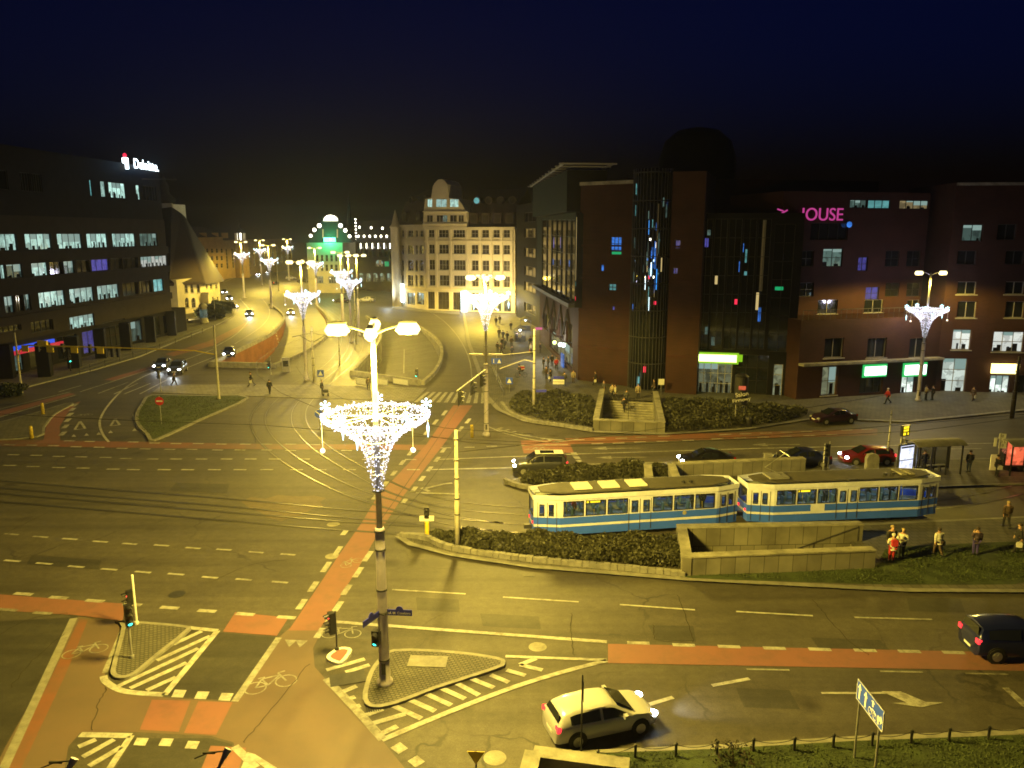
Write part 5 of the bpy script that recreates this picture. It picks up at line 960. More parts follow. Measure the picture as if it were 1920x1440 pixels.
for y0, y1, lst in ((374, 388, ((804, 812, 'lit_cool'), (820, 839, 'lit_cool'), (846, 861, 'lit_cool'))), (404, 416, ((803, 813, 'glass_brown'), (821, 832, 'glass_brown'), (833, 840, 'lit_dim'), (846, 858, 'glass_brown'), (862, 871, 'glass_brown'))), (430, 444, ())):
    for x0, x1, m in lst: f = extrude_px([(x0, y0), (x1, y0), (x1, y1), (x0, y1)], -.56, -.51, M[m], 'pane', bg_, pt); f.name = 'window'; extrude_px([((x0+x1)/2-.4, y0), ((x0+x1)/2+.4, y0), ((x0+x1)/2+.4, y1), ((x0+x1)/2-.4, y1)], -.62, -.57, M['frame_white'], 'mullion', f, pt)
for y in (397, 420): extrude_px([(795, y-1), (878, y-1), (878, y+1), (795, y+1)], -.8, -.5, M['beige'], 'cornice', bg_, pt)
for x0, x1 in ((740, 796), (877, 966)):
    ww = w1 if x0 < 790 else w; f = lambda x, y, d=0: ww.p(min(max(ww.uv(x, y)[0], 0), ww.L), ww.uv(x, y)[1], d); u0, u1 = ww.uv(x0, 425)[0], ww.uv(x1, 425)[0]; u0, u1 = max(0, u0), min(ww.L, u1); mb = MB(); z = ww.z1+.3
    q = [ww.p(u0, z, .3), ww.p(u1, z, .3), ww.p(u1, z+5.5, 2.5), ww.p(u0, z+5.5, 2.5), ww.p(u0, z+9, 9), ww.p(u1, z+9, 9), ww.p(u0, z, 17), ww.p(u1, z, 17)]; mb.add(q, [[0, 1, 2, 3], [3, 2, 5, 4], [4, 5, 7, 6], [0, 3, 4, 6], [1, 7, 5, 2]]); mb.build('roof', M['roof'], bg_)
    n = 2 if x0 < 790 else 4
    for k in range(n):
        u = u0+(u1-u0)*(k+.5)/n; d = MB(); d.box(ww.p(u, z+2, 1.2), (1.9, 2.2, 2.4), math.atan2(ww.u.y, ww.u.x)); dm = d.build('dormer', M['roof'], bg_); d = MB(); d.quad(ww.p(u-.7, z+1, .08), ww.p(u+.7, z+1, .08), ww.p(u+.7, z+2.8, .08), ww.p(u-.7, z+2.8, .08)); d.build('pane', M['glass_brown'], dm)
        d = MB(); c = ww.p(u, z+6.1, 3.4); d.tube([c-ww.n*1.3, c+ww.n*1], .95, 10); dm = d.build('dormer', M['roof'], bg_); d = MB(); d.disc(c-ww.n*1.34, ww.n*-1, .7, 12, .03); d.build('pane', M['lit_cyan' if k == 0 and n == 4 else 'glass_brown'], dm)
P_ = gz(750, 577); mb = MB(); c = Vector((P_.x-A.x-1, P_.y-A.y+3, 0)); zz = zat(P_, 428); mb.lathe([(1.3, 0), (1.3, zz), (1.5, zz+.1), (1.5, zz+.4), (1.0, zz+1), (.35, zz+3.6), (.04, zz+4.6)], 10, c); mb.build('turret', M['beige'], bg_, True)
# shop sign boxes at the foot of the building
s_ = w.sign(867, 546, 878, 584, M['neon_white'], 'shop_sign', .8); lamp_obj('shop_light', 900, w.p(w.uv(895, 580)[0], 3, -4), bg_, (1, .93, .8)); lamp_obj('shop_light', 700, w.p(w.uv(955, 590)[0], 3, -4), bg_, (1, .93, .8)); w1.sign(751, 532, 760, 566, M['neon_white'], 'shop_sign', .5); lamp_obj('shop_light', 700, w1.p(1, 3, -4), bg_, (.8, .95, 1))
# side street blocks behind
A, B = far_pos(968, 175), far_pos(1016, 150); sb = building('glass_block', 'narrow dark block between the beige building and the glass bay', A); w = Wall(sb, A, B, 0, zat(A, 385), M['dark_wall'], 20, .2)
for y in (398, 428, 465, 500, 530, 570): w.px(983, y, 1004, y+18, 'glass', 'dark_metal', 3, 1)
w.build()

# ---- brick mall: glass bay on a brick plinth, stair tower, dark shopfront, right wing
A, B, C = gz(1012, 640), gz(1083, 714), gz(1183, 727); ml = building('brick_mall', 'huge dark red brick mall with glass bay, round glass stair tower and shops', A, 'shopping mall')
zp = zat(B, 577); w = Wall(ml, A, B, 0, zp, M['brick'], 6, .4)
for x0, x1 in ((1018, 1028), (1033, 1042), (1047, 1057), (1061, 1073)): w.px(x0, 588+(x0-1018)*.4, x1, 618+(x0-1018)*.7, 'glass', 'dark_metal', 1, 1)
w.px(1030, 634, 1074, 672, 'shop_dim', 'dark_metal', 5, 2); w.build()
for x, y in ((1046, 642), (1057, 646), (1063, 647)): q = w.p(w.uv(x, y)[0], w.uv(x, y)[1], -.5); mb = MB(); mb.ball(q, .3); mb.build('entrance_lamp', M['sign_lime'] if x < 1050 else M['neon_white'], ml)
lamp_obj('entrance_light', 1300, w.p(w.uv(1050, 660)[0], 4.0, -2.5), ml, (1, .95, .75))
w.sign(1058, 663, 1062, 690, M['lit_blue'], 'banner', .4)
for k in range(4): x = 1024+k*13; mb = MB(); a, b, c = w.p(w.uv(x-6, 640)[0], 4.6, -.12), w.p(w.uv(x+2, 600)[0], 8.4, -.12), w.p(w.uv(x+8, 640)[0], 4.6, -.12); mb.tube([a, b, c], .14, 5); mb.build('truss', M['granite'], ml)
zt = zat(B, 398); dd = (B-A).normalized(); nn = Vector((-dd.y, dd.x, 0)); w = Wall(ml, A-nn*.6, B-nn*.6+dd*.3, zp+.05, zt, M['dark_wall'], 7, .12)
for x0 in range(1016, 1090, 9): w.px(x0, 412, x0+8, 572, 'glass', 'black', 1, 5, False, .05)
w.build('glass_bay'); w.bandz(zp+.3, .5, .8, M['dark_metal'])
for x, y, m, ww_, hh in ((1093, 430, 'warm_line', .5, 3), (1092, 445, 'warm_line', .4, 2.5), (1089, 490, 'warm_line', .5, 5), (1088, 520, 'warm_line', .4, 2), (1066, 494, 'lit_blue', .35, .8), (1050, 492, 'lit_blue', .35, .8), (1036, 491, 'lit_blue', .35, .8), (1050, 455, 'lit_violet', .4, 1.5), (1037, 455, 'lit_violet', .4, 1.5), (1096, 568, 'lit_red', .6, .5), (1088, 536, 'lit_cyan', .6, .5)):
    mb = MB(); mb.box(w.p(min(w.L-.2, w.uv(x, y)[0]), w.uv(x, y)[1], .09), (ww_, .03, hh), math.atan2(w.u.y, w.u.x)); mb.build('glow_mark', M[m], ml)  # glowing strips stand in for reflections on the bay glass
cn = MB(); a, b = G(1012, 372, 26), G(1113, 352, 26.0); a = w.p(-1, zt+5.2, -1); b = w.p(w.L+2, zt+5.6, -2)
for k in range(12): t = k/11; c = a.lerp(b, t); cn.box(c+nn*3, (.35, 7, .18), math.atan2(nn.y, nn.x)-PI/2)
cn.tube([a, b], .15, 6); cn.tube([a+nn*6, b+nn*6], .15, 6); cn.build('canopy', M['frame_white'], ml); mb = MB(); mb.box((a+b)/2+nn*3+Vector((0, 0, -2.8)), ((b-a).length*.85, 5, 5), math.atan2(dd.y, dd.x)); mb.build('attic', M['dark_wall'], ml)
w = Wall(ml, B, C, 0, zat(B, 345), M['brick'], 12, .2); w.px(1145, 444, 1165, 470, 'lit_blue', 'dark_metal', 3, 2); w.px(1145, 471, 1165, 478, 'lit_green', 'dark_metal', 1, 1); w.px(1141, 532, 1155, 545, 'lit_cyan', 'dark_metal', 2, 2); w.px(1147, 574, 1152, 582, 'lit_violet', 'dark_metal', 1, 1); w.px(1126, 496, 1132, 509, 'lit_blue', 'dark_metal', 1, 1); w.build(); [w.bandz(q, .22, .12, M['brick_dark'], 'string_course') for q in (4.6, 9.2, 13.2, 17.2, 21.2)]; w.bandz(w.z1, .4, .3, M['concrete'], 'parapet')  # upper blue and green panes stand in for a reflected screen
c0, c1 = gz(1183, 727), gz(1246, 735); cc = (c0+c1)/2+Vector((0, 1.0, 0)); rad = (c1-c0).length/2; zt = zat(c0, 318); o = Vector((A.x, A.y, 0)); c = cc-o
mb = MB(); mb.lathe([(rad, .1), (rad, zt)], 24, c); mb.build('stair_tower', M['glass'], ml, True); mb = MB()
for k in range(18): a = PI+PI*k/17; mb.tube([c+Vector((math.cos(a), math.sin(a), 0))*(rad+.05)+Vector((0, 0, .1)), c+Vector((math.cos(a), math.sin(a), 0))*(rad+.05)+Vector((0, 0, zt))], .045, 4)
for k in range(9): mb.tube([c+Vector((math.cos(PI+PI*j/12), math.sin(PI+PI*j/12), 0))*(rad+.05)+Vector((0, 0, .2+k*zt/8.2)) for j in range(13)], .07, 4)
mb.build('glazing_bars', M['dark_metal'], ml)
rr_ = random.Random(11)
strips = [(1194, 355, 'lit_cyan', 1.2, .14), (1193, 395, 'lit_cyan', 1.2, .14), (1245, 380, 'lit_dim', 1, .2), (1251, 396, 'lit_dim', 1.5, .2), (1190, 455, 'lit_dim', 1.2, .25), (1186, 520, 'lit_dim', 1.4, .25), (1182, 575, 'lit_blue', .8, .2), (1209, 687, 'lit_red', .7, .3), (1198, 710, 'lit_cyan', 1.2, .3), (1232, 440, 'frame_white', 7, .2), (1217, 518, 'lit_red', .4, .2), (1228, 565, 'lit_red', .4, .3)]
for k in range(46):                                 # glowing strips on the curved glass standing in for its coloured reflections
    y = rr_.gauss(490, 45); strips.append((1224+rr_.gauss(0, 11)+(490-y)*.07, y, rr_.choice(['lit_blue', 'lit_blue', 'lit_cyan', 'dots', 'warm_line', 'reflection_blue', 'lit_tram', 'lit_dim', 'lit_violet']), rr_.choice([.25, .5, .9, 1.6, 2.4]), rr_.choice([.05, .07, .1, .16])))
for x, y, m, hh, ww_ in strips:
    z = zat(cc, y); d = ray(x, y); lx = d.x/d.y*(cc.y-rad)-cc.x; lx = max(-rad*.93, min(rad*.93, lx)); a = -math.acos(lx/rad); q = c+Vector((math.cos(a), math.sin(a), 0))*(rad+.02+.004*(strips.index((x, y, m, hh, ww_)) % 5))
    mb = MB(); mb.box((q.x, q.y, z), (ww_, .04, hh), a+PI/2); mb.build('glow_mark', M[m], ml)
a, b = gz(1246, 738), gz(1305, 742); w = Wall(ml, a, b, 0, zat(a, 322), M['brick'], 12, .2); w.px(1266, 450, 1276, 466, 'lit_violet', 'dark_metal', 1, 1); w.px(1262, 502, 1271, 514, 'lit_violet', 'dark_metal', 2, 1); w.build(); [w.bandz(q, .22, .12, M['brick_dark'], 'string_course') for q in (4.6, 9.2, 13.2, 17.2, 21.2)]
a, b = gz(1305, 740), gz(1492, 748); a = a+Vector((0, 1.2, 0)); b = b+Vector((0, 1.2, 0)); w = Wall(ml, a, b, 0, zat(a, 400), M['dark_wall'], 14, .15)
w.px(1306, 681, 1372, 737, 'shop_dim', 'steel', 5, 3)
for k in range(5):
    x0 = 1308+k*27; w.px(x0, 410, x0+24, 655, 'glass', 'black', 2, 7, False, .05)
w.px(1378, 665, 1440, 738, 'glass', 'black', 3, 3); w.px(1449, 683, 1467, 742, 'shop_dim', 'frame_white', 1, 3); w.px(1446, 420, 1484, 660, 'glass', 'black', 2, 7, False, .05); w.build()
w.sign(1304, 664, 1381, 677, M['sign_lime'], 'shop_sign', .5, M['sign_lime2']); w.sign(1383, 664, 1392, 677, M['sign_lime2'], 'shop_sign', .5)
for x, y, m, ww_, hh in ((1392, 465, 'lit_blue', .3, 1), (1399, 480, 'lit_cyan', .2, 1.5), (1388, 500, 'lit_blue', .3, 1.2), (1398, 513, 'lit_cyan', .3, .5), (1430, 480, 'frame_white', .35, 8), (1343, 525, 'warm_line', .3, 1), (1329, 436, 'lit_dim', .4, .6), (1325, 455, 'lit_violet', .4, 1), (1380, 566, 'lit_red', .3, .6), (1424, 590, 'lit_blue', .3, 1.6), (1325, 620, 'lit_dim', .4, .9), (1337, 640, 'lit_dim', .4, 1), (1461, 541, 'lit_green', .9, .4), (1420, 565, 'warm_line', .3, 2)):
    mb = MB(); mb.box(w.p(w.uv(x, y)[0], w.uv(x, y)[1], .1), (ww_, .04, hh), math.atan2(w.u.y, w.u.x)); mb.build('glow_mark', M[m], ml)  # coloured reflections in the shopfront glass, built as glowing strips
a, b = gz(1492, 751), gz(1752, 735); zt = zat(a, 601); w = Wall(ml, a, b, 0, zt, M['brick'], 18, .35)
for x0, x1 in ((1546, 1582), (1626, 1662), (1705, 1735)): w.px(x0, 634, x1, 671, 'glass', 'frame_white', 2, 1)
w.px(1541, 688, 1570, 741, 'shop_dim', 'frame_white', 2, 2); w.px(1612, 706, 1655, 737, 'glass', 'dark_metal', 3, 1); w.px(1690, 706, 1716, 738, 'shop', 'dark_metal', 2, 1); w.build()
w.bandz(w.uv(1600, 678)[1], .25, 1.0, M['concrete'], 'canopy'); w.sign(1618, 686, 1656, 702, M['sign_mint'], 'shop_sign', .5, M['sign_mint_edge']); w.sign(1693, 683, 1731, 701, M['sign_mint'], 'shop_sign', .5, M['sign_mint_edge'])
mb = MB(); 
for k in range(27): u = .3+k*(w.L-.6)/26; mb.tube([w.p(u, zt, .2), w.p(u, zt+1.1, .2)], .03, 4)
mb.tube([w.p(.3, zt+1.1, .2), w.p(w.L-.3, zt+1.1, .2)], .035, 4); mb.build('terrace_railing', M['dark_metal'], ml)
n2 = w.n; a2, b2 = a+n2*5, b+n2*5+Vector((1, 0, 0)); w = Wall(ml, a2, b2, zt+.02, zat(a2, 372), M['brick_dark'], 12, .25)
for x0, x1, m in ((1533, 1570, 'glass'), (1620, 1655, 'glass'), (1700, 1735, 'glass')): w.px(x0, 562, x1, 598, m, 'frame_white', 2, 1)
w.px(1543, 466, 1580, 500, 'lit_dim', 'black', 2, 2); w.px(1609, 482, 1627, 508, 'lit_violet', 'black', 2, 2); w.px(1623, 538, 1648, 562, 'lit_violet', 'black', 2, 2)
for x in (1500, 1660, 1700): w.px(x, 470, x+26, 500, 'glass', 'black', 2, 2); w.px(x, 530, x+26, 556, 'glass', 'black', 2, 2)
w.px(1594, 372, 1626, 390, 'lit_dim', 'black', 3, 1); w.px(1628, 370, 1670, 391, 'lit_cyan', 'black', 3, 1); w.px(1687, 369, 1742, 392, 'lit_warm', 'black', 4, 1)
for x0, y0, x1, y1 in ((1520, 418, 1590, 450),): w.px(x0, y0, x1, y1, 'glass', 'black', 4, 1)
w.z1 = w.uv(1600, 360)[1]; w.build(); wall_text(w, 'IOUSE', 1501, 1577, 403, M['pink'], ml, 'neon_lettering', -.3)
for x, y, a_ in ((1460, 394, .3), (1468, 397, -.5), (1447, 408, .9), (1452, 407, 1.0)): q = w.p(w.uv(x, y)[0], w.uv(x, y)[1], -.35); mb = MB(); mb.box(q, (.75, .06, .16), 0, Matrix.Rotation(a_, 3, 'Y')); mb.build('reflection_shard', M['pink'], ml)  # pink reflections imitated by small glowing boxes
mb = MB(); mb.disc(w.p(w.uv(1590, 421)[0], w.uv(1590, 421)[1], -.2), -w.n, .35, 8, .1); mb.build('glow_mark', M['lit_blue'], ml)
a, b = gz(1752, 735), gz(2080, 742); w = Wall(ml, a, b, 0, zat(a, 342), M['brick'], 14, .35)
w.px(1805, 421, 1843, 452, 'lit_dim', 'black', 2, 1); w.px(1786, 618, 1821, 656, 'lit_white', 'frame_white', 2, 2); w.px(1862, 622, 1920, 660, 'lit_white', 'frame_white', 3, 2)
for y0, y1 in ((470, 496), (528, 552), (565, 596)):
    for x in (1795, 1885, 1940): w.px(x, y0, x+36, y1, 'glass', 'frame_white' if y0 > 500 else 'dark_metal', 2, 1)
for x in (1870, 1940): w.px(x, 420, x+36, 450, 'glass', 'dark_metal', 2, 1)
w.px(1766, 672, 1812, 736, 'shop', 'frame_white', 2, 3); w.px(1856, 704, 1893, 738, 'shop', 'dark_metal', 3, 1); w.px(1905, 704, 1960, 738, 'glass', 'dark_metal', 3, 1); w.build(); w.sign(1856, 681, 1908, 699, M['sign_yellow'], 'shop_sign', .5); w.bandz(w.uv(1850, 345)[1], .3, .4, M['concrete'])
mb = MB(); a, b = gz(1240, 720), gz(1720, 705); mb.prism([(a.x-o.x-3, a.y-o.y+14), (b.x-o.x, b.y-o.y+16), (b.x-o.x, b.y-o.y+30), (a.x-o.x-3, a.y-o.y+30)], .1, zat(a, 318)); mb.build('rear_block', M['brick_dark'], ml)
P_ = far_pos(1288, 118); mb = MB(); zz = zat(P_, 312); mb.lathe([(5.6, zz-8), (5.6, zz+1), (4.8, zz+3.5), (3, zz+5), (.05, zz+5.6)], 20, (P_.x-o.x, P_.y-o.y, 0)); mb.build('dome', M['dark_wall'], ml, True)

# ---------------------------------------------------------------- cars
CARS = {  # stations: x, belt height, roof height, half width, roof half width ; x runs from tail (-) to nose (+)
 'hatch': dict(L=4.2, st=[(-2.08, .80, .82, .72, .60), (-2.0, .95, 1.0, .82, .66), (-1.72, .96, 1.30, .86, .56), (-1.3, .95, 1.41, .875, .56), (-.3, .93, 1.45, .88, .57), (.2, .92, 1.41, .88, .56), (.6, .91, 1.2, .88, .6), (1.12, .91, .94, .87, .72), (1.6, .84, .87, .85, .70), (1.95, .72, .75, .78, .62), (2.12, .55, .58, .62, .5)], cab=(1, 7), wh=(-1.28, 1.3), wr=.32),
 'sedan': dict(L=4.5, st=[(-2.25, .78, .80, .74, .62), (-2.1, .93, .96, .82, .66), (-1.55, .96, 1.0, .86, .68), (-.95, .95, 1.36, .875, .58), (-.4, .94, 1.44, .88, .58), (.15, .93, 1.42, .88, .58), (.62, .92, 1.2, .88, .62), (1.15, .9, .93, .87, .72), (1.7, .82, .85, .85, .7), (2.1, .7, .73, .78, .62), (2.27, .53, .56, .62, .5)], cab=(2, 7), wh=(-1.4, 1.38), wr=.32),
 'suv': dict(L=4.4, st=[(-2.15, .9, .92, .78, .66), (-2.1, 1.08, 1.15, .86, .7), (-1.9, 1.1, 1.58, .9, .64), (-1.2, 1.09, 1.66, .91, .64), (-.2, 1.08, 1.68, .91, .64), (.25, 1.06, 1.63, .91, .64), (.65, 1.05, 1.4, .91, .68), (1.1, 1.03, 1.07, .9, .76), (1.65, .96, 1.0, .88, .74), (2.0, .82, .86, .82, .68), (2.18, .62, .66, .68, .56)], cab=(1, 7), wh=(-1.32, 1.34), wr=.36)}
def car_mesh(kind):
    c = CARS[kind]; st = c['st']; zb = .22 if kind != 'suv' else .28; k0, k1 = c['cab']
    def section(s):
        x, b, t, w, r = s; cabin = t-b > .1
        half = [(0, zb), (w*.8, zb), (w*.95, zb+.08), (w, zb+.28), (w*.985, b-.1), (w*.95, b), (r+.06, t-.07 if cabin else b+.01), (r*.9, t-.015), (r*.5, t+.012), (0, t+.02)]
        return [(x, y, z) for y, z in half]+[(x, -y, z) for y, z in half[-2:0:-1]]
    # finer stations
    fs = []
    for a, b in zip(st, st[1:]):
        for j in range(3): t = j/3; fs.append(tuple(a[i]*(1-t)+b[i]*t for i in range(5)))
    fs.append(st[-1]); S = [section(s) for s in fs]; n = len(S[0]); mb = MB(); mb.v = [p for s in S for p in s]
    for i in range(len(S)-1):
        for j in range(n): mb.f.append([i*n+j, (i+1)*n+j, (i+1)*n+(j+1) % n, i*n+(j+1) % n]); mb.m.append(0)
    mb.f.append(list(range(n))); mb.m.append(0); mb.f.append([(len(S)-1)*n+j for j in range(n)][::-1]); mb.m.append(0)
    body = mb
    # glass: offset strips over the cabin, split in windscreen, rear window and side panes
    def lerp_st(x):
        for a, b in zip(st, st[1:]):
            if a[0] <= x <= b[0]: t = (x-a[0])/(b[0]-a[0]); return tuple(a[i]*(1-t)+b[i]*t for i in range(5))
    def side(x0, x1, s):
        g = MB(); xs = [x0+(x1-x0)*k/6 for k in range(7)]; row = []
        for x in xs:
            q = lerp_st(x); b, t, w, r = q[1]+.04, q[2]-.11, q[3], q[4]; y0, y1 = w*.955, r+.075; t = max(t, b+.02); f = min(1, max(0, (t-q[1])/max(.05, q[2]-.07-q[1]))); row.append(((x, s*(y0+.005), b), (x, s*(y0+(y1-y0)*f+.008), t)))
        for (a, b), (c_, d) in zip(row, row[1:]): g.quad(*((a, c_, d, b) if s < 0 else (c_, a, b, d)))
        return g
    def screen(i0, i1, front):
        g = MB(); a, b = st[i0], st[i1]; sx = 1 if front else -1; pts = []
        for s, inset in ((a, .06), (b, .04)):
            pts.append((s[0], s[4]*.92, s[2]+.012))
        lo, hi = (b, a) if front else (a, b); q = [(lo[0]-.05*sx, -lo[4]*.9, lo[2]+.035), (lo[0]-.05*sx, lo[4]*.9, lo[2]+.035), (hi[0]+.12*sx, hi[4]*.86, hi[2]-.01), (hi[0]+.12*sx, -hi[4]*.86, hi[2]-.01)]
        q = [Vector(p)+Vector((.03*sx, 0, .03)) for p in q]; g.quad(*(q if front else q[::-1])); return g
    return body, side, screen
PROTO = {}
def make_car(kind):
    c = CARS[kind]; body, side, screen = car_mesh(kind); st = c['st']; root = thing('parked_car' if kind == 'x' else 'car', kind, 'car'); P_ = {}
    bo = body.build('body', M['black'], root, True); md = bo.modifiers.new('b', 'EDGE_SPLIT'); md.split_angle = R(38); bo.data.materials.clear(); bo.data.materials.append(M['black']); bo.material_slots[0].link = 'OBJECT'
    k0, k1 = c['cab']; x0, x1 = st[k0+1][0]-.02, st[k1-1][0]+.15; mid = -.28 if kind != 'sedan' else -.15
    for s in (-1, 1):
        side(x0+.22, mid-.05, s).build('side_window', M['glass'], root); side(mid+.05, x1, s).build('side_window', M['glass'], root)
        mb = MB(); mb.box((st[k1-1][0]+.02, s*(st[5][3]+.1), st[5][1]+.1), (.14, .2, .13)); mi = mb.build('mirror', M['black'], root); mi.data.materials.clear(); mi.data.materials.append(M['black']); mi.material_slots[0].link = 'OBJECT'
        y = s*(st[4][3]-.09)
        for wx in c['wh']:
            mb = MB(); ar = MB(); ar.disc((wx, s*(st[4][3]*.99), c['wr']+.02), (0, s, 0), c['wr']+.06, 18, .012); ar.build('wheel_arch', M['rubber'], root)
            mb.tube([(wx, y-.1*s, c['wr']), (wx, y+.115*s, c['wr'])], c['wr'], 18); wh = mb.build('wheel', M['rubber'], root); mb = MB(); mb.disc((wx, y+.116*s, c['wr']), (0, s, 0), c['wr']*.62, 14, .012)
            for k in range(5): a = 2*PI*k/5; mb.box((wx+math.cos(a)*c['wr']*.3, y+.132*s, c['wr']+math.sin(a)*c['wr']*.3), (c['wr']*.5, .012, .04), 0, Matrix.Rotation(-a, 3, 'Y'))
            mb.build('rim', M['rim'], wh)
        mb = MB(); n = st[-2]; mb.ball((0, 0, 0), .5, 10, 6); mb.v = [(n[0]-.02+.42*v[0], s*(n[3]*.80)+.36*v[1], n[2]-.08+.20*v[2]) for v in mb.v]; h = mb.build('headlight', M['head'], root, True); h.data.materials.clear(); h.data.materials.append(M['head']); h.material_slots[0].link = 'OBJECT'
        mb = MB(); n = st[1]; mb.box((n[0]+.01, s*(n[3]*.84), n[1]-.09), (.16, .26, .2)); h = mb.build('tail_light', M['tail_off'], root); h.data.materials.clear(); h.data.materials.append(M['tail_off']); h.material_slots[0].link = 'OBJECT'
    screen(k1-2, k1, True).build('windscreen', M['glass'], root); screen(k0, k0+1, False).build('rear_window', M['glass'], root)
    for x, s in ((st[-1][0]+.005, 1), (st[0][0]-.005, -1)): mb = MB(); mb.box((x, 0, .5), (.02, .52, .11)); mb.build('number_plate', M['white'], root)
    mb = MB(); mb.box((st[-2][0]+.06, 0, st[-2][2]-.28), (.12, .9, .16)); mb.build('grille', M['black'], root)
    for f in range(2): mb = MB(); mb.box((st[3][0]+.1+.0*f, 0, 0), (.01, .01, .01))
    return root
CM = {}
def car_paint(name, col, metal=.3, rough=.3): 
    if name not in CM: CM[name] = P('paint_'+name, col, rough, metal, 0, 1, 0, .6)
    return CM[name]
NCAR = [0]
def car(kind, px, py, heading, colour, lab, lights=True, tail=False, roof=None, z=0.0, beam=0, group='cars at the junction'):
    if kind not in PROTO: PROTO[kind] = make_car(kind); r = PROTO[kind]; new = False
    Pg = G(px, py, z)
    if PROTO[kind].get('used'): r = dup(PROTO[kind], Pg, heading, lab, group)
    else: r = PROTO[kind]; r['used'] = 1; r.location = Pg; r.rotation_euler = (0, 0, heading); prop(r, lab, 'car', group)
    for c in list(r.children):
        n = c.name.split('.')[0]
        if n in ('body', 'mirror'): c.material_slots[0].material = colour
        elif n == 'headlight': c.material_slots[0].material = M['head'] if lights else M['head_off']
        elif n == 'tail_light': c.material_slots[0].material = M['tail'] if tail else M['tail_off']
    if beam:
        l = bpy.data.lights.new('headlight_beam', 'SPOT'); l.energy = beam; l.color = (.85, .93, 1); l.spot_size = R(60); l.spot_blend = .6; l.shadow_soft_size = .12; o = bpy.data.objects.new('headlight_beam', l); COL.objects.link(o); o.parent = r; o.location = (2.35, 0, .7); o.rotation_euler = (0, R(-80), 0)
    return r
silver = car_paint('silver', (.5, .5, .52), .15, .3); dkblue = car_paint('dark_blue', (.010, .014, .075)); black = car_paint('black', (.01, .01, .012)); grey = car_paint('dark_grey', (.05, .052, .06), .4); redc = car_paint('red', (.17, .014, .018)); plum = car_paint('plum', (.035, .014, .03)); whitec = car_paint('white', (.5, .5, .48), .1)
def hd(a, b): A, B = G(*a), G(*b); return math.atan2(B.y-A.y, B.x-A.x)
car('hatch', 1124, 1366, hd((1050, 1393), (1215, 1357)), silver, 'silver hatchback turning past the near hatched island', True, True, beam=350)
car('suv', 1902, 1226, hd((1140, 1225), (1920, 1241)), dkblue, 'dark blue estate car cut off by the right edge, tail light glowing', False, True)
c_ = car('suv', 1012, 886, PI+.03, grey, 'dark off-roader with a pale roof driving behind the low hedge', True, True, beam=350)
mb = MB(); mb.box((-.72, 0, 1.705), (2.2, 1.12, .02)); mb.build('roof_panel', M['white'], c_); mb = MB(); mb.box((-.55, 0, 1.72), (1.1, .8, .012)); mb.build('sunroof', M['glass'], c_)
car('sedan', 1324, 874, PI+.02, black, 'black saloon with blue reflections half hidden by the concrete wall', True, False); car('sedan', 1502, 872, PI+.02, dkblue, 'dark navy saloon waiting right of the concrete wall', False, False); car('hatch', 1624, 868, PI+.03, redc, 'red hatchback with bright headlights beside the tram shelter', True, True, beam=250)
car('sedan', 1562, 792, PI+.22, plum, 'dark plum saloon parked at the edge of the plaza', False, False)
a_ = hd((420, 625), (300, 708)); car('suv', 334, 699, a_, grey, 'dark car with bright headlights stopped at the left zebra stripes', True, False, beam=350); car('sedan', 306, 690, a_, black, 'dark car abreast of the car stopped at the left zebra stripes', True, False, beam=250)
car('hatch', 430, 668, a_+.1, dkblue, 'small dark car rolling beside the brick ramp wall', True, False); car('sedan', 468, 592, hd((470, 570), (465, 615)), grey, 'car with dazzling headlights on the left carriageway bend', True, False, beam=900)
car('hatch', 545, 590, hd((548, 575), (552, 600)), whitec, 'white car coming down the brick walled ramp', True, False, z=-.7, beam=350)
for x, y, l in ((439, 578, 'car with blue white headlights beside the dark bush, nearest of three'), (430, 563, 'car with blue white headlights beside the dark bush, middle one'), (421, 551, 'car with blue white headlights at the corner of the cream house')): car('sedan', x, y, hd((425, 545), (445, 580)), grey, l, True, False, group='cars in the left lane')
for x, y, l in ((487, 517, 'far car with headlights on, left of the pair on the boulevard'), (505, 513, 'far car with headlights on, right of the pair on the boulevard')): car('sedan', x, y, -PI/2, black, l, True, False, beam=350, group='cars in the left lane')
for i, (x, y) in enumerate(((411, 522), (424, 519), (437, 517), (449, 515), (460, 513))): car('sedan', x, y, R(60), [black, grey, dkblue, black, grey][i], f'{"first second third fourth fifth".split()[i]} from the left in the row of far parked cars before the ochre building', False, False, group='row of far parked cars')
car('hatch', 515, 534, R(80), black, 'dark far car with red tail lights on the boulevard', False, True); car('hatch', 546, 524, R(10), whitec, 'pale far car left of the tram curve lamp', False, False); car('sedan', 569, 530, R(0), black, 'dark far car beneath the left lamp head glare', False, False)
car('sedan', 640, 568, R(150), grey, 'grey car on the square left of the beige building', True, False); car('sedan', 688, 566, R(170), whitec, 'pale car on the square left of the beige building', False, False)
for i, (x, y) in enumerate(((684, 533), (695, 531), (706, 530), (717, 529), (728, 528), (738, 532))): car('hatch', x, y, R(95), [black, grey, whitec, dkblue, grey, black][i], f'{"first second third fourth fifth sixth".split()[i]} from the left in the parked row before the dotted arcade', False, False, group='parked row before the arcade')
c_ = car('sedan', 858, 583, R(175), black, 'dark taxi with a yellow roof sign before the beige building', False, False); mb = MB(); mb.box((-.2, 0, 1.55), (.35, 1.0, .3)); mb.build('roof_sign', M['amber'], c_)

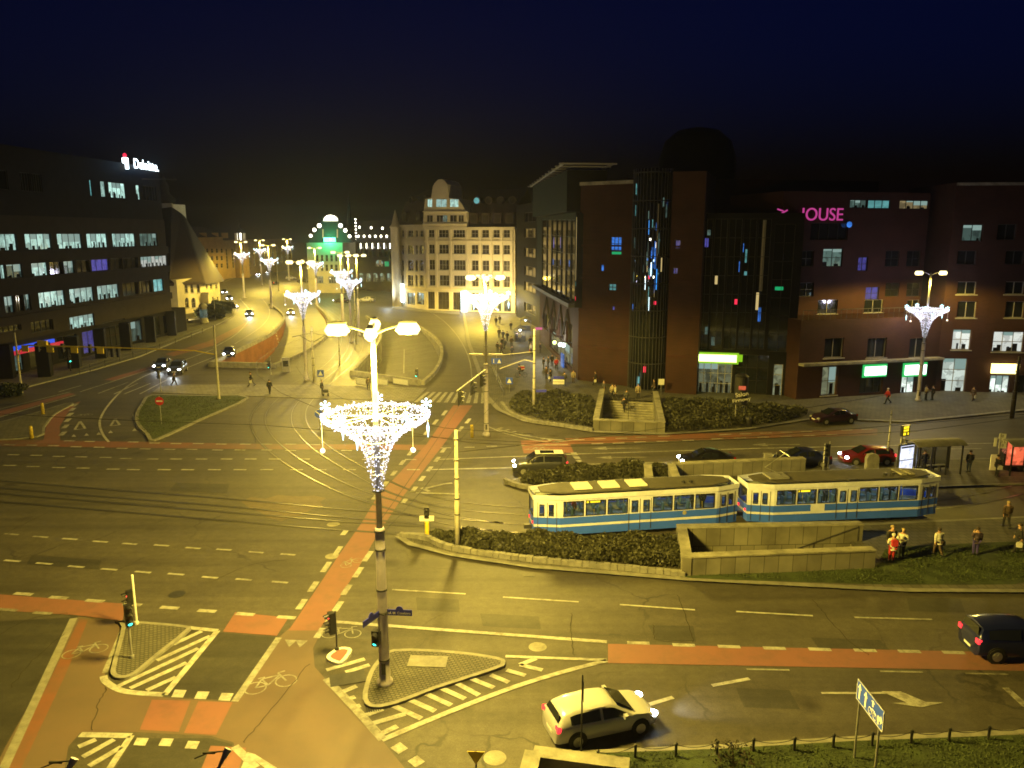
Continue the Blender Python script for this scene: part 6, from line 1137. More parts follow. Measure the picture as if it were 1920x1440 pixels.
# ---------------------------------------------------------------- trams
GLT, gt, gb = newmat('tram_glass'); gb.inputs['Base Color'].default_value = (.02, .03, .035, 1); gb.inputs['Roughness'].default_value = .05; gb.inputs['Alpha'].default_value = .45
M['tram_blue'] = P('tram_blue', (.04, .13, .85), .4, 0, .08, 1, 0, .2); M['tram_white'] = P('tram_white', (.6, .63, .8), .45, 0, .16, 1.3, 0, .2); M['tram_roof'] = P('tram_roof', (.06, .055, .045), .7, 0, .35, 1.5)
M['seat_blue'] = P('seat_blue', (.05, .11, .16), .7, 0, .2); M['tram_in'] = P('tram_interior', (.2, .23, .22), .6, 0, .1)
def tram(a, b, lab, first):
    A, B = G(*a, .35), G(*b, .35); d = (B-A); d.z = 0; L = d.length; an = math.atan2(d.y, d.x); root = thing('tram_car', lab, 'tram', (A.x, A.y, 0), an, 'two coupled tram cars'); Wd = 2.4; T = 1.6; nz = .42
    # plan: nose taper at both ends; y=0 near side, y=Wd far side
    plan = [(0, nz), (T, 0), (L-T, 0), (L, nz), (L, Wd-nz), (L-T, Wd), (T, Wd), (0, Wd-nz)]
    def shell(z0, z1, mat, name, out=0.0, cap=True):
        mb = MB(); c = Vector((L/2, Wd/2, 0)); q = [(c.x+(x-c.x)*(1+out/L*2), c.y+(y-c.y)*(1+out/Wd*2)) for x, y in plan]
        if cap: mb.prism(q, z0, z1)
        else:
            for i in range(8): p, r = q[i], q[(i+1) % 8]; mb.quad((*p, z0), (*r, z0), (*r, z1), (*p, z1))
        return mb.build(name, mat, root)
    shell(.32, .84, M['tram_blue'], 'skirt', -.02); shell(.842, 1.0, M['tram_white'], 'white_stripe', 0.0, False); shell(1.002, 1.45, M['tram_blue'], 'blue_band', 0.0, False); shell(2.62, 2.92, M['tram_white'], 'roof_edge', .06, False)
    # window belt with real openings on each side, interior behind
    zs0, zs1 = 1.452, 2.618
    class TW(Wall):
        pass
    cars_ = []
    for p, q, lay in (((0, nz), (T, 0), 'door'), ((T, 0), (L-T, 0), 'side'), ((L-T, 0), (L, nz), 'door'), ((L, nz), (L, Wd-nz), 'end'), ((L, Wd-nz), (L-T, Wd), 'plain'), ((L-T, Wd), (T, Wd), 'far'), ((T, Wd), (0, Wd-nz), 'plain'), ((0, Wd-nz), (0, nz), 'end')):
        w = Wall(thing_stub(root), (*p, 0), (*q, 0), zs0, zs1, M['tram_white'], 1, .05); w.root = root; w.o = Vector(); ops = []
        if lay == 'side':
            u = .12; S = w.L
            segs = [('w', 1.35)]*3+[('d', 1.45)]+[('w', 1.35)]*3; tot = sum(s for _, s in segs)
            k = (S-.24)/tot
            for t, s in segs:
                s *= k
                if t == 'w': w.op(u+.06, u+s-.06, 1.52, 2.5, 'tg', 'black', 1, 1, False, .045)
                else:
                    for e in (0, 1): w.op(u+.14+e*s/2+.06, u+e*s/2+s/2-.2+.06, 1.55, 2.32, 'tg', 'black', 1, 1, False, .035)
                u += s
        elif lay == 'door':
            for e in (.42, 1.0): w.op(e-.08, e+.24, 1.55, 2.3, 'tg', 'black', 1, 1, False, .035)
        elif lay == 'end': w.op(.12, w.L-.12, 1.5, 2.5, 'tg', 'black', 1, 1, False, .05)
        elif lay == 'far':
            for k in range(7): u = .2+k*(w.L-.3)/7; w.op(u, u+(w.L-.3)/7-.14, 1.52, 2.5, 'tg', 'black', 1, 1, False, .045)
        else: w.op(.25, w.L-.3, 1.55, 2.4, 'tg', 'black', 1, 1, False, .045)
        w.build('wall', None, False)
    for p0, p1, us in (((0, nz), (T, 0), (.25, .84, 1.42)), ((L-T, 0), (L, nz), (.25, .84, 1.42)), ((T, 0), (L-T, 0), ((L-2*T)/2-.72, (L-2*T)/2, (L-2*T)/2+.72))):
        p0, p1 = Vector((*p0, 0)), Vector((*p1, 0)); t = (p1-p0).normalized(); n = Vector((t.y, -t.x, 0))
        for u in us: c = p0+t*u+n*.008; dl = MB(); dl.box((c.x, c.y, 1.42), (.035, .012, 2.0), math.atan2(t.y, t.x)); dl.build('door_joint', M['dark_metal'], root)
    # roof: dark tray, hatches
    mb = MB(); q = [(.5, nz+.28), (T+.3, .2), (L-T-.3, .2), (L-.5, nz+.28), (L-.5, Wd-nz-.28), (L-T-.3, Wd-.2), (T+.3, Wd-.2), (.5, Wd-nz-.28)]; mb.prism(q, 2.922, 3.0); mb.build('roof', M['tram_roof'], root)
    mb = MB()
    for x in ((3.2, 5.0, 6.8) if first else (L-2.4, L-1.8)): mb.box((x, Wd/2, 3.06), (1.15 if first else .35, 1.2, .1))
    mb.build('roof_hatch', M['white' if first else 'concrete'], root); mb = MB()
    for x in (L-3.6, L-3.1): mb.lathe([(.13, 3.0), (.13, 3.14), (.02, 3.16)], 8, (x, Wd*.35, 0))
    mb.box((L*.52, .12, 3.03), (.5, .3, .1)); mb.build('roof_vent', M['dark_metal'], root)
    if not first:
        mb = MB(); mb.box((2.2, Wd/2, 3.1), (1.3, 1.2, .12)); mb.tube([(2.6, Wd/2, 3.15), (1.4, Wd/2, 3.7), (2.7, Wd/2, 4.6)], .03, 6); mb.tube([(2.7, Wd/2-.7, 4.6), (2.7, Wd/2+.7, 4.6)], .03, 6); mb.build('pantograph', M['steel'], root)
    # bogies, floor, interior
    for x in (2.6, L-2.6):
        mb = MB(); mb.box((x, Wd/2, .42), (2.6, 1.9, .3))
        for e in (-.95, .95):
            for y in (.35, Wd-.35): mb.tube([(x+e, y-.06, .33), (x+e, y+.06, .33)], .33, 12)
        mb.build('bogie', M['dark_metal'], root)
    mb = MB(); mb.prism([(.2, nz+.1), (T, .1), (L-T, .1), (L-.2, nz+.1), (L-.2, Wd-nz-.1), (L-T, Wd-.1), (T, Wd-.1), (.2, Wd-nz-.1)], 1.0, 1.02); mb.quad((.3, Wd-.6, 2.6), (.3, .6, 2.6), (L-.3, .6, 2.6), (L-.3, Wd-.6, 2.6)); mb.box((L/2, Wd-.16, 1.24), (L-2*T, .05, .44)); mb.box((L/2, .16, 1.2), (L-2*T, .05, .4)); mb.build('interior', M['tram_in'], root)
    mb = MB()
    for y in (.75, Wd-.75): mb.box((L/2, y, 2.56), (L-2.5, .1, .05))
    mb.build('ceiling_light', M['lit_tram'], root); rr = random.Random(5 if first else 9)
    for k in range(int((L-3.4)/.85)):
        x = 1.8+k*.85
        for y in (.5, Wd-.55): mb = MB(); mb.box((x, y, 1.32), (.42, .45, .1)); mb.box((x-.2, y, 1.62), (.07, .45, .6)); mb.build('seat', M['seat_blue'], root)
    mb = MB()
    for x in (2.2, 4.0, L/2-.8, L/2+.8, L-4, L-2.2): mb.tube([(x, Wd/2-.3, 1.0), (x, Wd/2-.3, 2.6)], .02, 5)
    for y in (.42, Wd-.42): mb.tube([(1.5, y, 2.3), (L-1.5, y, 2.3)], .018, 5)
    mb.build('grab_rail', M['yellow'], root)
    l = bpy.data.lights.new('saloon_light', 'AREA'); l.shape = 'RECTANGLE'; l.size = L-3; l.size_y = .4; l.energy = 120 if not first else 80; l.color = (.85, 1, .95); o = bpy.data.objects.new('saloon_light', l); COL.objects.link(o); o.parent = root; o.location = (L/2, Wd/2, 2.5)
    mb = MB(); x = T+2.1 if first else T+2.0; mb.box((x, .09, 2.38), (1.05, .05, .22)); b_ = mb.build('destination_display', M['black'], root); mb = MB(); mb.box((x-.38, .05, 2.38), (.18, .03, .13)); mb.box((x+.12, .05, 2.38), (.62, .03, .13)); mb.build('display_text', M['amber'], b_)
    for x, y in ((-.02, nz+.25), (-.02, Wd-nz-.25)): mb = MB(); mb.disc((x, y, 1.05), (-1, 0, 0), .1, 12, .04); mb.build('tail_light', M['tail'], root)
    mb = MB(); mb.box((-.22, Wd/2, .6), (.5, .3, .25)); mb.build('coupler', M['dark_metal'], root); mb = MB(); mb.box((L+.2, Wd/2, .6), (.5, .3, .25)); mb.build('coupler', M['dark_metal'], root)
    if not first: mb = MB(); mb.box((4.6, -.006, 1.22), (.95, .008, .5)); mb.build('crest_panel', M['tram_white'], root)
    else: mb = MB(); mb.disc((L*.72, -.001, 1.3), (0, -1, 0), .14, 12, .01); mb.build('city_crest', M['concrete'], root)
    return root, L, Wd
class thing_stub:
    def __init__(s, r): s.location = Vector()
M['tg'] = GLT
tram1 = tram((1003, 1006), (1386, 981), 'rear tram car in blue and white, its tail at the stone edged hedge', True)
tram2 = tram((1404, 981), (1762, 966), 'leading tram car in blue and white with pantograph and white crest panel', False)

# ---------------------------------------------------------------- tram shelters and stop furniture
def shelter(a, b, lab, posts):
    A, B = G(*a, .12), G(*b, .12); d = B-A; L = d.length; an = math.atan2(d.y, d.x); root = thing('tram_shelter', lab, 'shelter', (A.x, A.y, .12), an, 'tram stop shelters')
    mb = MB(); n = 10
    for x0, x1 in ((0, L),):
        pr = [(y, 2.45+.28*math.sin(PI*(y+.3)/2.0)) for y in [-.3+2.0*k/n for k in range(n+1)]]
        for (y0, z0), (y1, z1) in zip(pr, pr[1:]): mb.add([(x0-.2, y0, z0), (x1+.2, y0, z0), (x1+.2, y1, z1), (x0-.2, y1, z1), (x0-.2, y0, z0-.05), (x1+.2, y0, z0-.05), (x1+.2, y1, z1-.05), (x0-.2, y1, z1-.05)], [[0, 1, 2, 3], [7, 6, 5, 4], [0, 3, 7, 4], [1, 5, 6, 2]])
    mb.build('roof', M['kerb'], root)
    for x in [L*k/posts for k in range(posts+1)]:
        for y in (0, 1.4): mb = MB(); mb.box((x, y, 1.25), (.09, .09, 2.5)); mb.build('post', M['black'], root)
    for k in range(posts): mb = MB(); x = L*(k+.5)/posts; mb.box((x, 1.4, 1.3), (L/posts-.14, .02, 1.9)); mb.build('glass_panel', GLT, root)
    mb = MB(); mb.box((L/2, 1.42, .2), (L, .07, .12)); mb.box((L/2, .0, 2.42), (L, .08, .1)); mb.build('rail', M['black'], root); mb = MB(); mb.box((L*.62, 1.05, .48), (1.9, .4, .06)); mb.box((L*.5, 1.05, .24), (.06, .3, .48)); mb.box((L*.74, 1.05, .24), (.06, .3, .48)); mb.build('bench', M['dark_metal'], root)
    return root, L, an
sh, L, an = shelter((1716, 893), (1800, 889), 'tram shelter with curved roof behind the second tram car', 3)
sh2, L2, an2 = shelter((1893, 892), (1960, 890), 'shelter cut by the right edge behind the red poster', 2)
def poster(base, ytop, w, rz, mat, lab, yb=None):
    Pg = G(*base, .12); h = zat(Pg, ytop)-.12; root = thing('advert_panel', lab, 'advert panel', Pg, rz, 'lit advert panels'); mb = MB(); mb.box((0, 0, h/2), (w+.14, .16, h)); mb.build('case', M['black'], root); mb = MB(); mb.box((0, -.088, h*.56), (w-.05, .012, h*.78)); p = mb.build('poster', M[mat], root)
    if mat == 'ad_white': mb = MB(); mb.box((0, -.098, h*.48), (w, .012, .06)); mb.box((0, -.098, h*.9), (w*.9, .012, .14)); mb.build('line', M['black'], root)
    lamp_obj('poster_light', 25, (0, -.6, h*.55), root, (1, .3, .15) if mat == 'ad_red' else (.8, .85, 1)); return root
poster((1695, 889), 832, 1.45, R(22), 'ad_white', 'white lit advert panel at the left end of the shelter'); poster((1899, 882), 824, 1.3, R(-12), 'ad_red', 'glowing red advert panel at the right edge')
Pg = G(1684, 887); g = thing('stop_display', 'yellow lit departure display on a post above the shelter', 'display', Pg, R(25)); mb = MB(); h = zat(Pg, 800); mb.lathe([(.07, 0), (.06, h)], 8); mb.build('post', M['steel'], g); mb = MB(); mb.box((.32, 0, h-.35), (.85, .2, .85)); mb.build('case', M['black'], g); mb = MB()
for z, ws in ((.62, (.0, .3, .42, .36)), (.36, (0, .25, .33, .45)), (.1, (.1, .3, .55, .2))): mb.box((.02+ws[1]/2, -.105, h-.7+z), (ws[1], .012, .2)); mb.box((.66-ws[3]/2, -.105, h-.7+z), (ws[3]*.7, .012, .2))
mb.build('display_text', M['amber'], g); mb = MB(); mb.box((.15, 0, h-1.15), (.45, .06, .35)); mb.build('stop_plate', M['white'], g)
Pg = G(1868, 888); g = thing('stop_sign', 'white tram stop sign with timetable near the right edge', 'stop sign', Pg, R(-10)); h = zat(Pg, 812); mb = MB(); mb.lathe([(.05, 0), (.05, h)], 8); mb.build('post', M['steel'], g); mb = MB(); mb.box((.12, 0, h-.25), (.5, .05, .4)); mb.box((.2, 0, h-.85), (.55, .05, .75)); mb.box((-.35, 0, h-.75), (.2, .05, .7)); mb.build('panel', M['white'], g); text('0', .3, (.12, -.03, h-.25), (PI/2, 0, 0), M['black'], g); text('3 5\n0', .28, (.2, -.03, h-.85), (PI/2, 0, 0), M['black'], g)
Pg = G(1863, 884); mb = MB(); mb.box((0, 0, .75), (.7, .1, 1.3)); g = thing('timetable_board', 'pale timetable board by the stop sign', 'board', Pg); mb.build('board', M['white'], g); mb = MB(); mb.box((-.3, 0, .1), (.06, .06, .2)); mb.box((.3, 0, .1), (.06, .06, .2)); mb.build('leg', M['steel'], g)
Pg = G(1633, 886); g = thing('control_cabinet', 'pale round topped cabinet between the tram roof and the red car', 'cabinet', Pg, .05); h = zat(Pg, 850); mb = MB(); q = [(-.5, 0), (.5, 0), (.5, h-.35), (.36, h-.08), (0, h), (-.36, h-.08), (-.5, h-.35)]; mb.add([(x, y, z) for y in (-.2, .2) for x, z in q], [list(range(7)), list(range(7, 14))[::-1]]+[[i, 7+i, 7+(i+1) % 7, (i+1) % 7] for i in range(7)]); mb.build('case', M['kerb'], g); mb = MB(); mb.box((0, -.21, h*.45), (.8, .02, h*.7)); mb.build('door', M['kerb'], g)
Pg = G(1438, 886); g = thing('control_cabinet', 'small pale cabinet at the nose of the second tram', 'cabinet', Pg); mb = MB(); mb.box((0, 0, .75), (.6, .4, 1.5)); mb.build('case', M['kerb'], g); mb = MB(); mb.box((0, 0, 1.54), (.68, .48, .06)); mb.build('lid', M['kerb'], g)
# advertising pillar on the plaza, posts, round column
Pg = G(1378, 792); g = thing('advert_column', 'dark advertising column with red and white script above the hedge', 'advert column', Pg, R(-8)); z0, z1 = zat(Pg, 757), zat(Pg, 706); mb = MB(); mb.tube([(0, 0, 0), (0, 0, z0)], .06, 8); mb.build('post', M['kerb'], g); mb = MB(); mb.lathe([(.05, z0-.1), (.66, z0), (.66, z1), (.7, z1+.05), (.5, z1+.25)], 18, (.42, 0, 0)); mb.build('drum', M['black'], g); text('Salon', .6, (.42, -.69, z0+1.1), (PI/2, R(-12), 0), M['white'], g, 'lettering', .01); text('Firmowy', .5, (.4, -.69, z0+.55), (PI/2, R(-12), 0), M['white'], g, 'lettering', .01); mb = MB(); mb.box((.42, -.675, z0+1.75), (.7, .01, .4)); mb.build('red_patch', M['ad_red'], g)
Pg = G(1403, 800, .12); g = thing('litter_bin', 'dark litter bin at the front of the broad hedge', 'litter bin', Pg); mb = MB(); mb.lathe([(.26, 0), (.3, .75), (.32, .78)], 12); mb.build('bin', M['dark_metal'], g, True); mb = MB(); mb.lathe([(.33, .8), (.2, .95), (.02, .97)], 12); mb.build('lid', M['dark_metal'], g, True)
Pg = G(383, 606, .12); g = thing('advert_column', 'pale round poster column before the cream house', 'advert column', Pg); mb = MB(); mb.lathe([(.9, 0), (.9, .4), (.75, .45), (.75, 3.4), (.95, 3.5), (.6, 4.0), (.05, 4.3)], 14); mb.build('drum', M['frame_white'], g, True); mb = MB(); mb.lathe([(.77, 1.2), (.77, 2.9)], 14, (0, 0, 0), False); mb.build('posters', M['lit_dim'], g)
Pg = G(537, 697); g = thing('kiosk', 'small pale ticket machine on the grass beside the brick ramp', 'ticket machine', Pg, .2); mb = MB(); mb.box((0, 0, 1.0), (1.0, .8, 2.0)); mb.build('case', M['frame_white'], g); mb = MB(); mb.box((0, -.41, 1.2), (.7, .02, .8)); mb.build('screen', M['glass'], g)
for i, x in enumerate((678, 714, 752)):
    Pg = G(x, 722); g = thing('poster_frame', f'{["left", "middle", "right"][i]} pale poster on the parapet over the middle tunnel', 'poster', (Pg.x, Pg.y-.3, 0), hd((662, 704), (790, 722)), 'posters on the tunnel parapet'); mb = MB(); mb.box((0, 0, .5), (2.6 if i else 1.8, .06, .8)); mb.build('frame', M['steel'], g); mb = MB(); mb.box((0, -.035, .5), (2.4 if i else 1.6, .012, .62)); mb.build('sheet', M['white'], g)
for i, (x, y, m) in enumerate(((985, 620, 'white'), (975, 640, 'neon_white'))):
    Pg = G(x, y, .12); g = thing('market_stall', ['small dark stall on the street before the narrow block', 'brightly lit small stall on the pedestrian street'][i], 'stall', Pg); mb = MB()
    for sx in (-1, 1):
        for sy in (-.6, .6): mb.tube([(sx, sy, 0), (sx, sy, 2.2)], .04, 5)
    mb.build('frame', M['dark_metal'], g); mb = MB(); mb.add([(-1.2, -.8, 2.2), (1.2, -.8, 2.2), (1.2, .8, 2.2), (-1.2, .8, 2.2), (0, 0, 2.8)], [[0, 1, 4], [1, 2, 4], [2, 3, 4], [3, 0, 4], [3, 2, 1, 0]]); mb.build('canopy', M['concrete'], g); mb = MB(); mb.box((0, -.2, .5), (1.8, .7, 1.0)); mb.build('counter', M['dark_metal'], g)
    mb = MB(); mb.ball((0, -.5, 2.05), .2 if i else .15); mb.build('lamp', M['neon_white'], g); lamp_obj('stall_light', 220, (0, -1.0, 1.9), g, (.85, .92, 1))
# tram wires: contact wires and span wires over the junction
def wire(pts, lab, sag=.25):
    w_ = []
    for a, b in zip(pts, pts[1:]):
        for k in range(8): t = k/8; w_.append(a.lerp(b, t)-Vector((0, 0, sag*4*t*(1-t))))
    w_.append(pts[-1]); mb = MB(); mb.tube(w_, .016, 4); prop(mb.build('tram_wire', M['wire']), lab, 'wire', 'overhead tram wires')
LPz = Vector((LP.x, LP.y, 6.7)); MP = G(858, 1031)+Vector((0, 0, 6.6)); u = lambda x, y, z=5.6: G(x, y)+Vector((0, 0, z))
wire([LPz, MP], 'span wire from the main lamp to the pale mast in the hedge'); wire([LPz+Vector((0, 0, .6)), PB+Vector((0, 0, 7))], 'span wire from the main lamp towards the zebra lamp')
wire([MP, Vector((P2.x, P2.y, 6.5))], 'span wire between the two pale masts'); wire([Vector((P2.x, P2.y, 6.6)), PB+Vector((0, 0, 6.6))], 'bright span wire at the plaza corner'); wire([MP-Vector((0, 0, .5)), u(1662, 872, 6)], 'span wire above the tram roofs')
for tr, n in ((tracks[0], 'nearer'), (tracks[2], 'farther')):
    q = [G(*p) for p in tr[:95:6]]; wire([p+Vector((0, 0, 5.5)) for p in q], f'contact wire over the {n} tram track curve', .02)
wire([u(-60, 905), u(500, 940), u(1000, 985)], 'contact wire crossing the junction to the left edge', .1); wire([u(1000, 985), u(1400, 970), u(1960, 905)], 'contact wire above the tram roofs', .05)

# ---------------------------------------------------------------- people
def skin(name, joints, edges, mats, mirror=False):
    """joints: name -> (x, y, z, radius); grown into one continuous tapering surface"""
    names = list(joints); me = bpy.data.meshes.new(name); me.from_pydata([joints[n][:3] for n in names], [(names.index(a), names.index(b)) for a, b in edges], []); o = bpy.data.objects.new(name, me); COL.objects.link(o)
    m = o.modifiers.new('s', 'SKIN'); m.use_smooth_shade = True; sv = me.skin_vertices[0].data
    for i, n in enumerate(names): r = joints[n][3]; sv[i].radius = r if isinstance(r, tuple) else (r, r); sv[i].use_root = (i == 0)
    s = o.modifiers.new('u', 'SUBSURF'); s.levels = s.render_levels = 1; bpy.context.view_layer.update(); dg = bpy.context.evaluated_depsgraph_get(); e = bpy.data.meshes.new_from_object(o.evaluated_get(dg)); bpy.data.objects.remove(o); bpy.data.meshes.remove(me)
    e.name = name; e.materials.clear(); e.materials.append(mats); return e
def pose_joints(stride=.0, armsw=.0, arms='down', lean=0.0, bend=0.0):
    J = {}; J['pelvis'] = (0, 0, .94, (.15, .11)); J['waist'] = (lean*.3, 0, 1.1, (.14, .1)); J['chest'] = (lean*.8, 0, 1.3, (.17, .115)); J['base'] = (lean, 0, 1.44, (.10, .08)); J['neck'] = (lean*1.05, 0, 1.52, .055); J['skull'] = (lean*1.1+.02, 0, 1.61, .092); J['crown'] = (lean*1.1+.005, 0, 1.70, .085); J['nose'] = (lean*1.1+.125, 0, 1.605, .018)
    for s, S in ((1, 'l'), (-1, 'r')):
        st = stride*s; sw = -armsw*s; J['hip'+S] = (.0, .1*s, .88, .095); J['knee'+S] = (.02+st*.5+.03, .1*s, .49, .062); J['ankle'+S] = (st-(.12 if st < 0 else 0), .1*s, .1+(.06 if st < 0 else 0), .042); J['toe'+S] = (st+.16-(.1 if st < 0 else 0), .115*s, .045, .036)
        J['sh'+S] = (lean*.95, .19*s, 1.41, .062)
        if arms == 'pocket': el, wr, ha = (-.05, .29*s, 1.14), (.12, .2*s, .99), (.14, .17*s, .93)
        elif arms == 'front': el, wr, ha = (.02, .27*s, 1.14), (.26, .12*s, 1.16), (.33, .08*s, 1.18)
        elif arms == 'phone' and s > 0: el, wr, ha = (.02, .26*s, 1.15), (.2, .14*s, 1.36), (.22, .1*s, 1.44)
        else: el, wr, ha = (sw*.4-.02, .25*s, 1.14), (sw+.04, .25*s, .9), (sw+.06, .245*s, .82)
        J['el'+S] = (el[0]+lean, el[1], el[2], .045); J['wr'+S] = (wr[0]+lean, wr[1], wr[2], .03); J['palm'+S] = (ha[0]+lean, ha[1], ha[2], (.04, .02)); d = (Vector(ha)-Vector(wr)).normalized(); f = Vector((0, 1, 0)).cross(d)
        for k in range(4): b = Vector(J['palm'+S][:3])+f*(.027-.018*k); t = b+d*(.075, .088, .082, .065)[k]+Vector((0, -.012*s, 0)); J[f'f{k}'+S] = (*b.lerp(t, .5), .0095); J[f'g{k}'+S] = (*t, .008)
        b = Vector(J['palm'+S][:3])-d*.035; J['th'+S] = (*(b+f*.055+d*.02), .011); J['ti'+S] = (*(b+f*.075+d*.055), .009)
    return J
def body_edges():
    E_ = [('pelvis', 'waist'), ('waist', 'chest'), ('chest', 'base'), ('base', 'neck'), ('neck', 'skull'), ('skull', 'crown'), ('skull', 'nose')]
    for S in 'lr':
        E_ += [('pelvis', 'hip'+S), ('hip'+S, 'knee'+S), ('knee'+S, 'ankle'+S), ('ankle'+S, 'toe'+S), ('base', 'sh'+S), ('sh'+S, 'el'+S), ('el'+S, 'wr'+S), ('wr'+S, 'palm'+S), ('wr'+S, 'th'+S), ('th'+S, 'ti'+S)]
        for k in range(4): E_ += [('palm'+S, f'f{k}'+S), (f'f{k}'+S, f'g{k}'+S)]
    return E_
M['skin'] = P('skin', (.42, .25, .17), .55, 0, .1); M['hair'] = P('hair', (.03, .02, .012), .7, 0, .3); M['hair_fair'] = P('fair_hair', (.3, .22, .12), .7, 0, .3)
def grow(J, d, keep): return {n: (*J[n][:3], tuple(x+d for x in J[n][3]) if isinstance(J[n][3], tuple) else J[n][3]+d) for n in keep}
PP = {}
def person_meshes(pose):
    if pose in PP: return PP[pose]
    J = pose_joints(**dict(walk=dict(stride=.3, armsw=.2, lean=.06), stand=dict(), pocket=dict(arms='pocket'), talk=dict(arms='front'), phone=dict(arms='phone'), stroll=dict(stride=.2, armsw=.12, lean=.03))[pose])
    B = skin('body', J, body_edges(), M['skin']); E_ = body_edges(); sub = lambda k: [e for e in E_ if e[0] in k and e[1] in k]
    k1 = ['pelvis', 'waist', 'chest', 'base']+[a+s for s in 'lr' for a in ('sh', 'el', 'wr')]; Jc = grow(J, .035, k1); Jc['hem'] = (J['pelvis'][0], 0, .78, (.17, .13)); C = skin('coat', Jc, sub(k1)+[('pelvis', 'hem')], M['black'])
    k2 = ['pelvis']+[a+s for s in 'lr' for a in ('hip', 'knee', 'ankle')]; T = skin('trousers', grow(J, .022, k2), sub(k2), M['black']); SH = []
    for S in 'lr':
        a, t = Vector(J['ankle'+S][:3]), Vector(J['toe'+S][:3]); sh = MB(); sh.tube([a+Vector((-.06, 0, .02)), a+Vector((0, 0, -.02)), t+Vector((.03, 0, .01))], [.05, .062, .04], 8); o = sh.build('shoe', M['black'], None, True); SH.append(o.data); bpy.data.objects.remove(o)
    hb = MB(); hb.ball((0, 0, 0), .112, 12, 8); c = J['crown']; hb.v = [(v[0]*1.05+c[0]-.018, v[1]*.98, v[2]*.9+c[2]-.015) for v in hb.v]; hb.f = [f for f in hb.f if not (sum(hb.v[i][0] for i in f)/4 > c[0]+.035 and sum(hb.v[i][2] for i in f)/4 < c[2]+.0)]; hb.m = [0]*len(hb.f); o = hb.build('hair', M['hair'], None, True); HR = o.data; bpy.data.objects.remove(o)
    PP[pose] = (B, C, T, SH, HR); return PP[pose]
CLOTH = {k: P('cloth_'+k, c, .85, 0, .2, 4) for k, c in dict(black=(.014, .014, .018), grey=(.06, .06, .065), white=(.55, .54, .5), red=(.4, .02, .025), brown=(.07, .045, .03), jeans=(.03, .04, .08), plum=(.045, .03, .045), beige=(.3, .25, .17), violet=(.05, .035, .2)).items()}
def person(px, py, rz, pose, coat, legs, lab, z=.0, h=1.0, hair='hair', bag=None, group='people on foot', hat=None):
    B, C, T, SH, HR = person_meshes(pose); Pg = G(px, py, z); r = thing('person', lab, 'person', Pg, rz, group); r.scale = (h, h, h)
    for n, me, m in (('body', B, None), ('coat', C, CLOTH[coat]), ('trousers', T, CLOTH[legs]), ('shoe', SH[0], None), ('shoe', SH[1], None), ('hair', HR, CLOTH[hat] if hat else M[hair])):
        o = bpy.data.objects.new(n, me); COL.objects.link(o); o.parent = r
        if m: o.material_slots[0].link = 'OBJECT'; o.material_slots[0].material = m
    if bag: 
        b = {'side': ((.02, -.3, .78), (.32, .13, .36)), 'back': ((-.22, 0, 1.25), (.18, .32, .44)), 'hand': ((.05, .33, .58), (.3, .1, .36))}[bag[0]]; q = Matrix.Rotation(rz, 3, 'Z') @ (Vector(b[0])*h)
        g = thing('backpack' if bag[0] == 'back' else 'bag', f'{bag[1]} bag carried by the {lab[:60].split(" on ")[0].split(" at ")[0].split(" beside ")[0]}', 'bag', (Pg.x, Pg.y, Pg.z), rz); mb = MB(); c, d = Vector(b[0])*h, b[1]
        mb.box(c, (d[0], d[1], d[2]*.8)); mb.box(c+Vector((0, 0, d[2]*.43)), (d[0]*.8, d[1]*.8, d[2]*.08)); mb.tube([c+Vector((-.08, 0, d[2]*.4)), c+Vector((0, 0, d[2]*.7)), c+Vector((.08, 0, d[2]*.4))], .012, 5); mb.build('pouch', CLOTH[bag[1]], g)
    return r
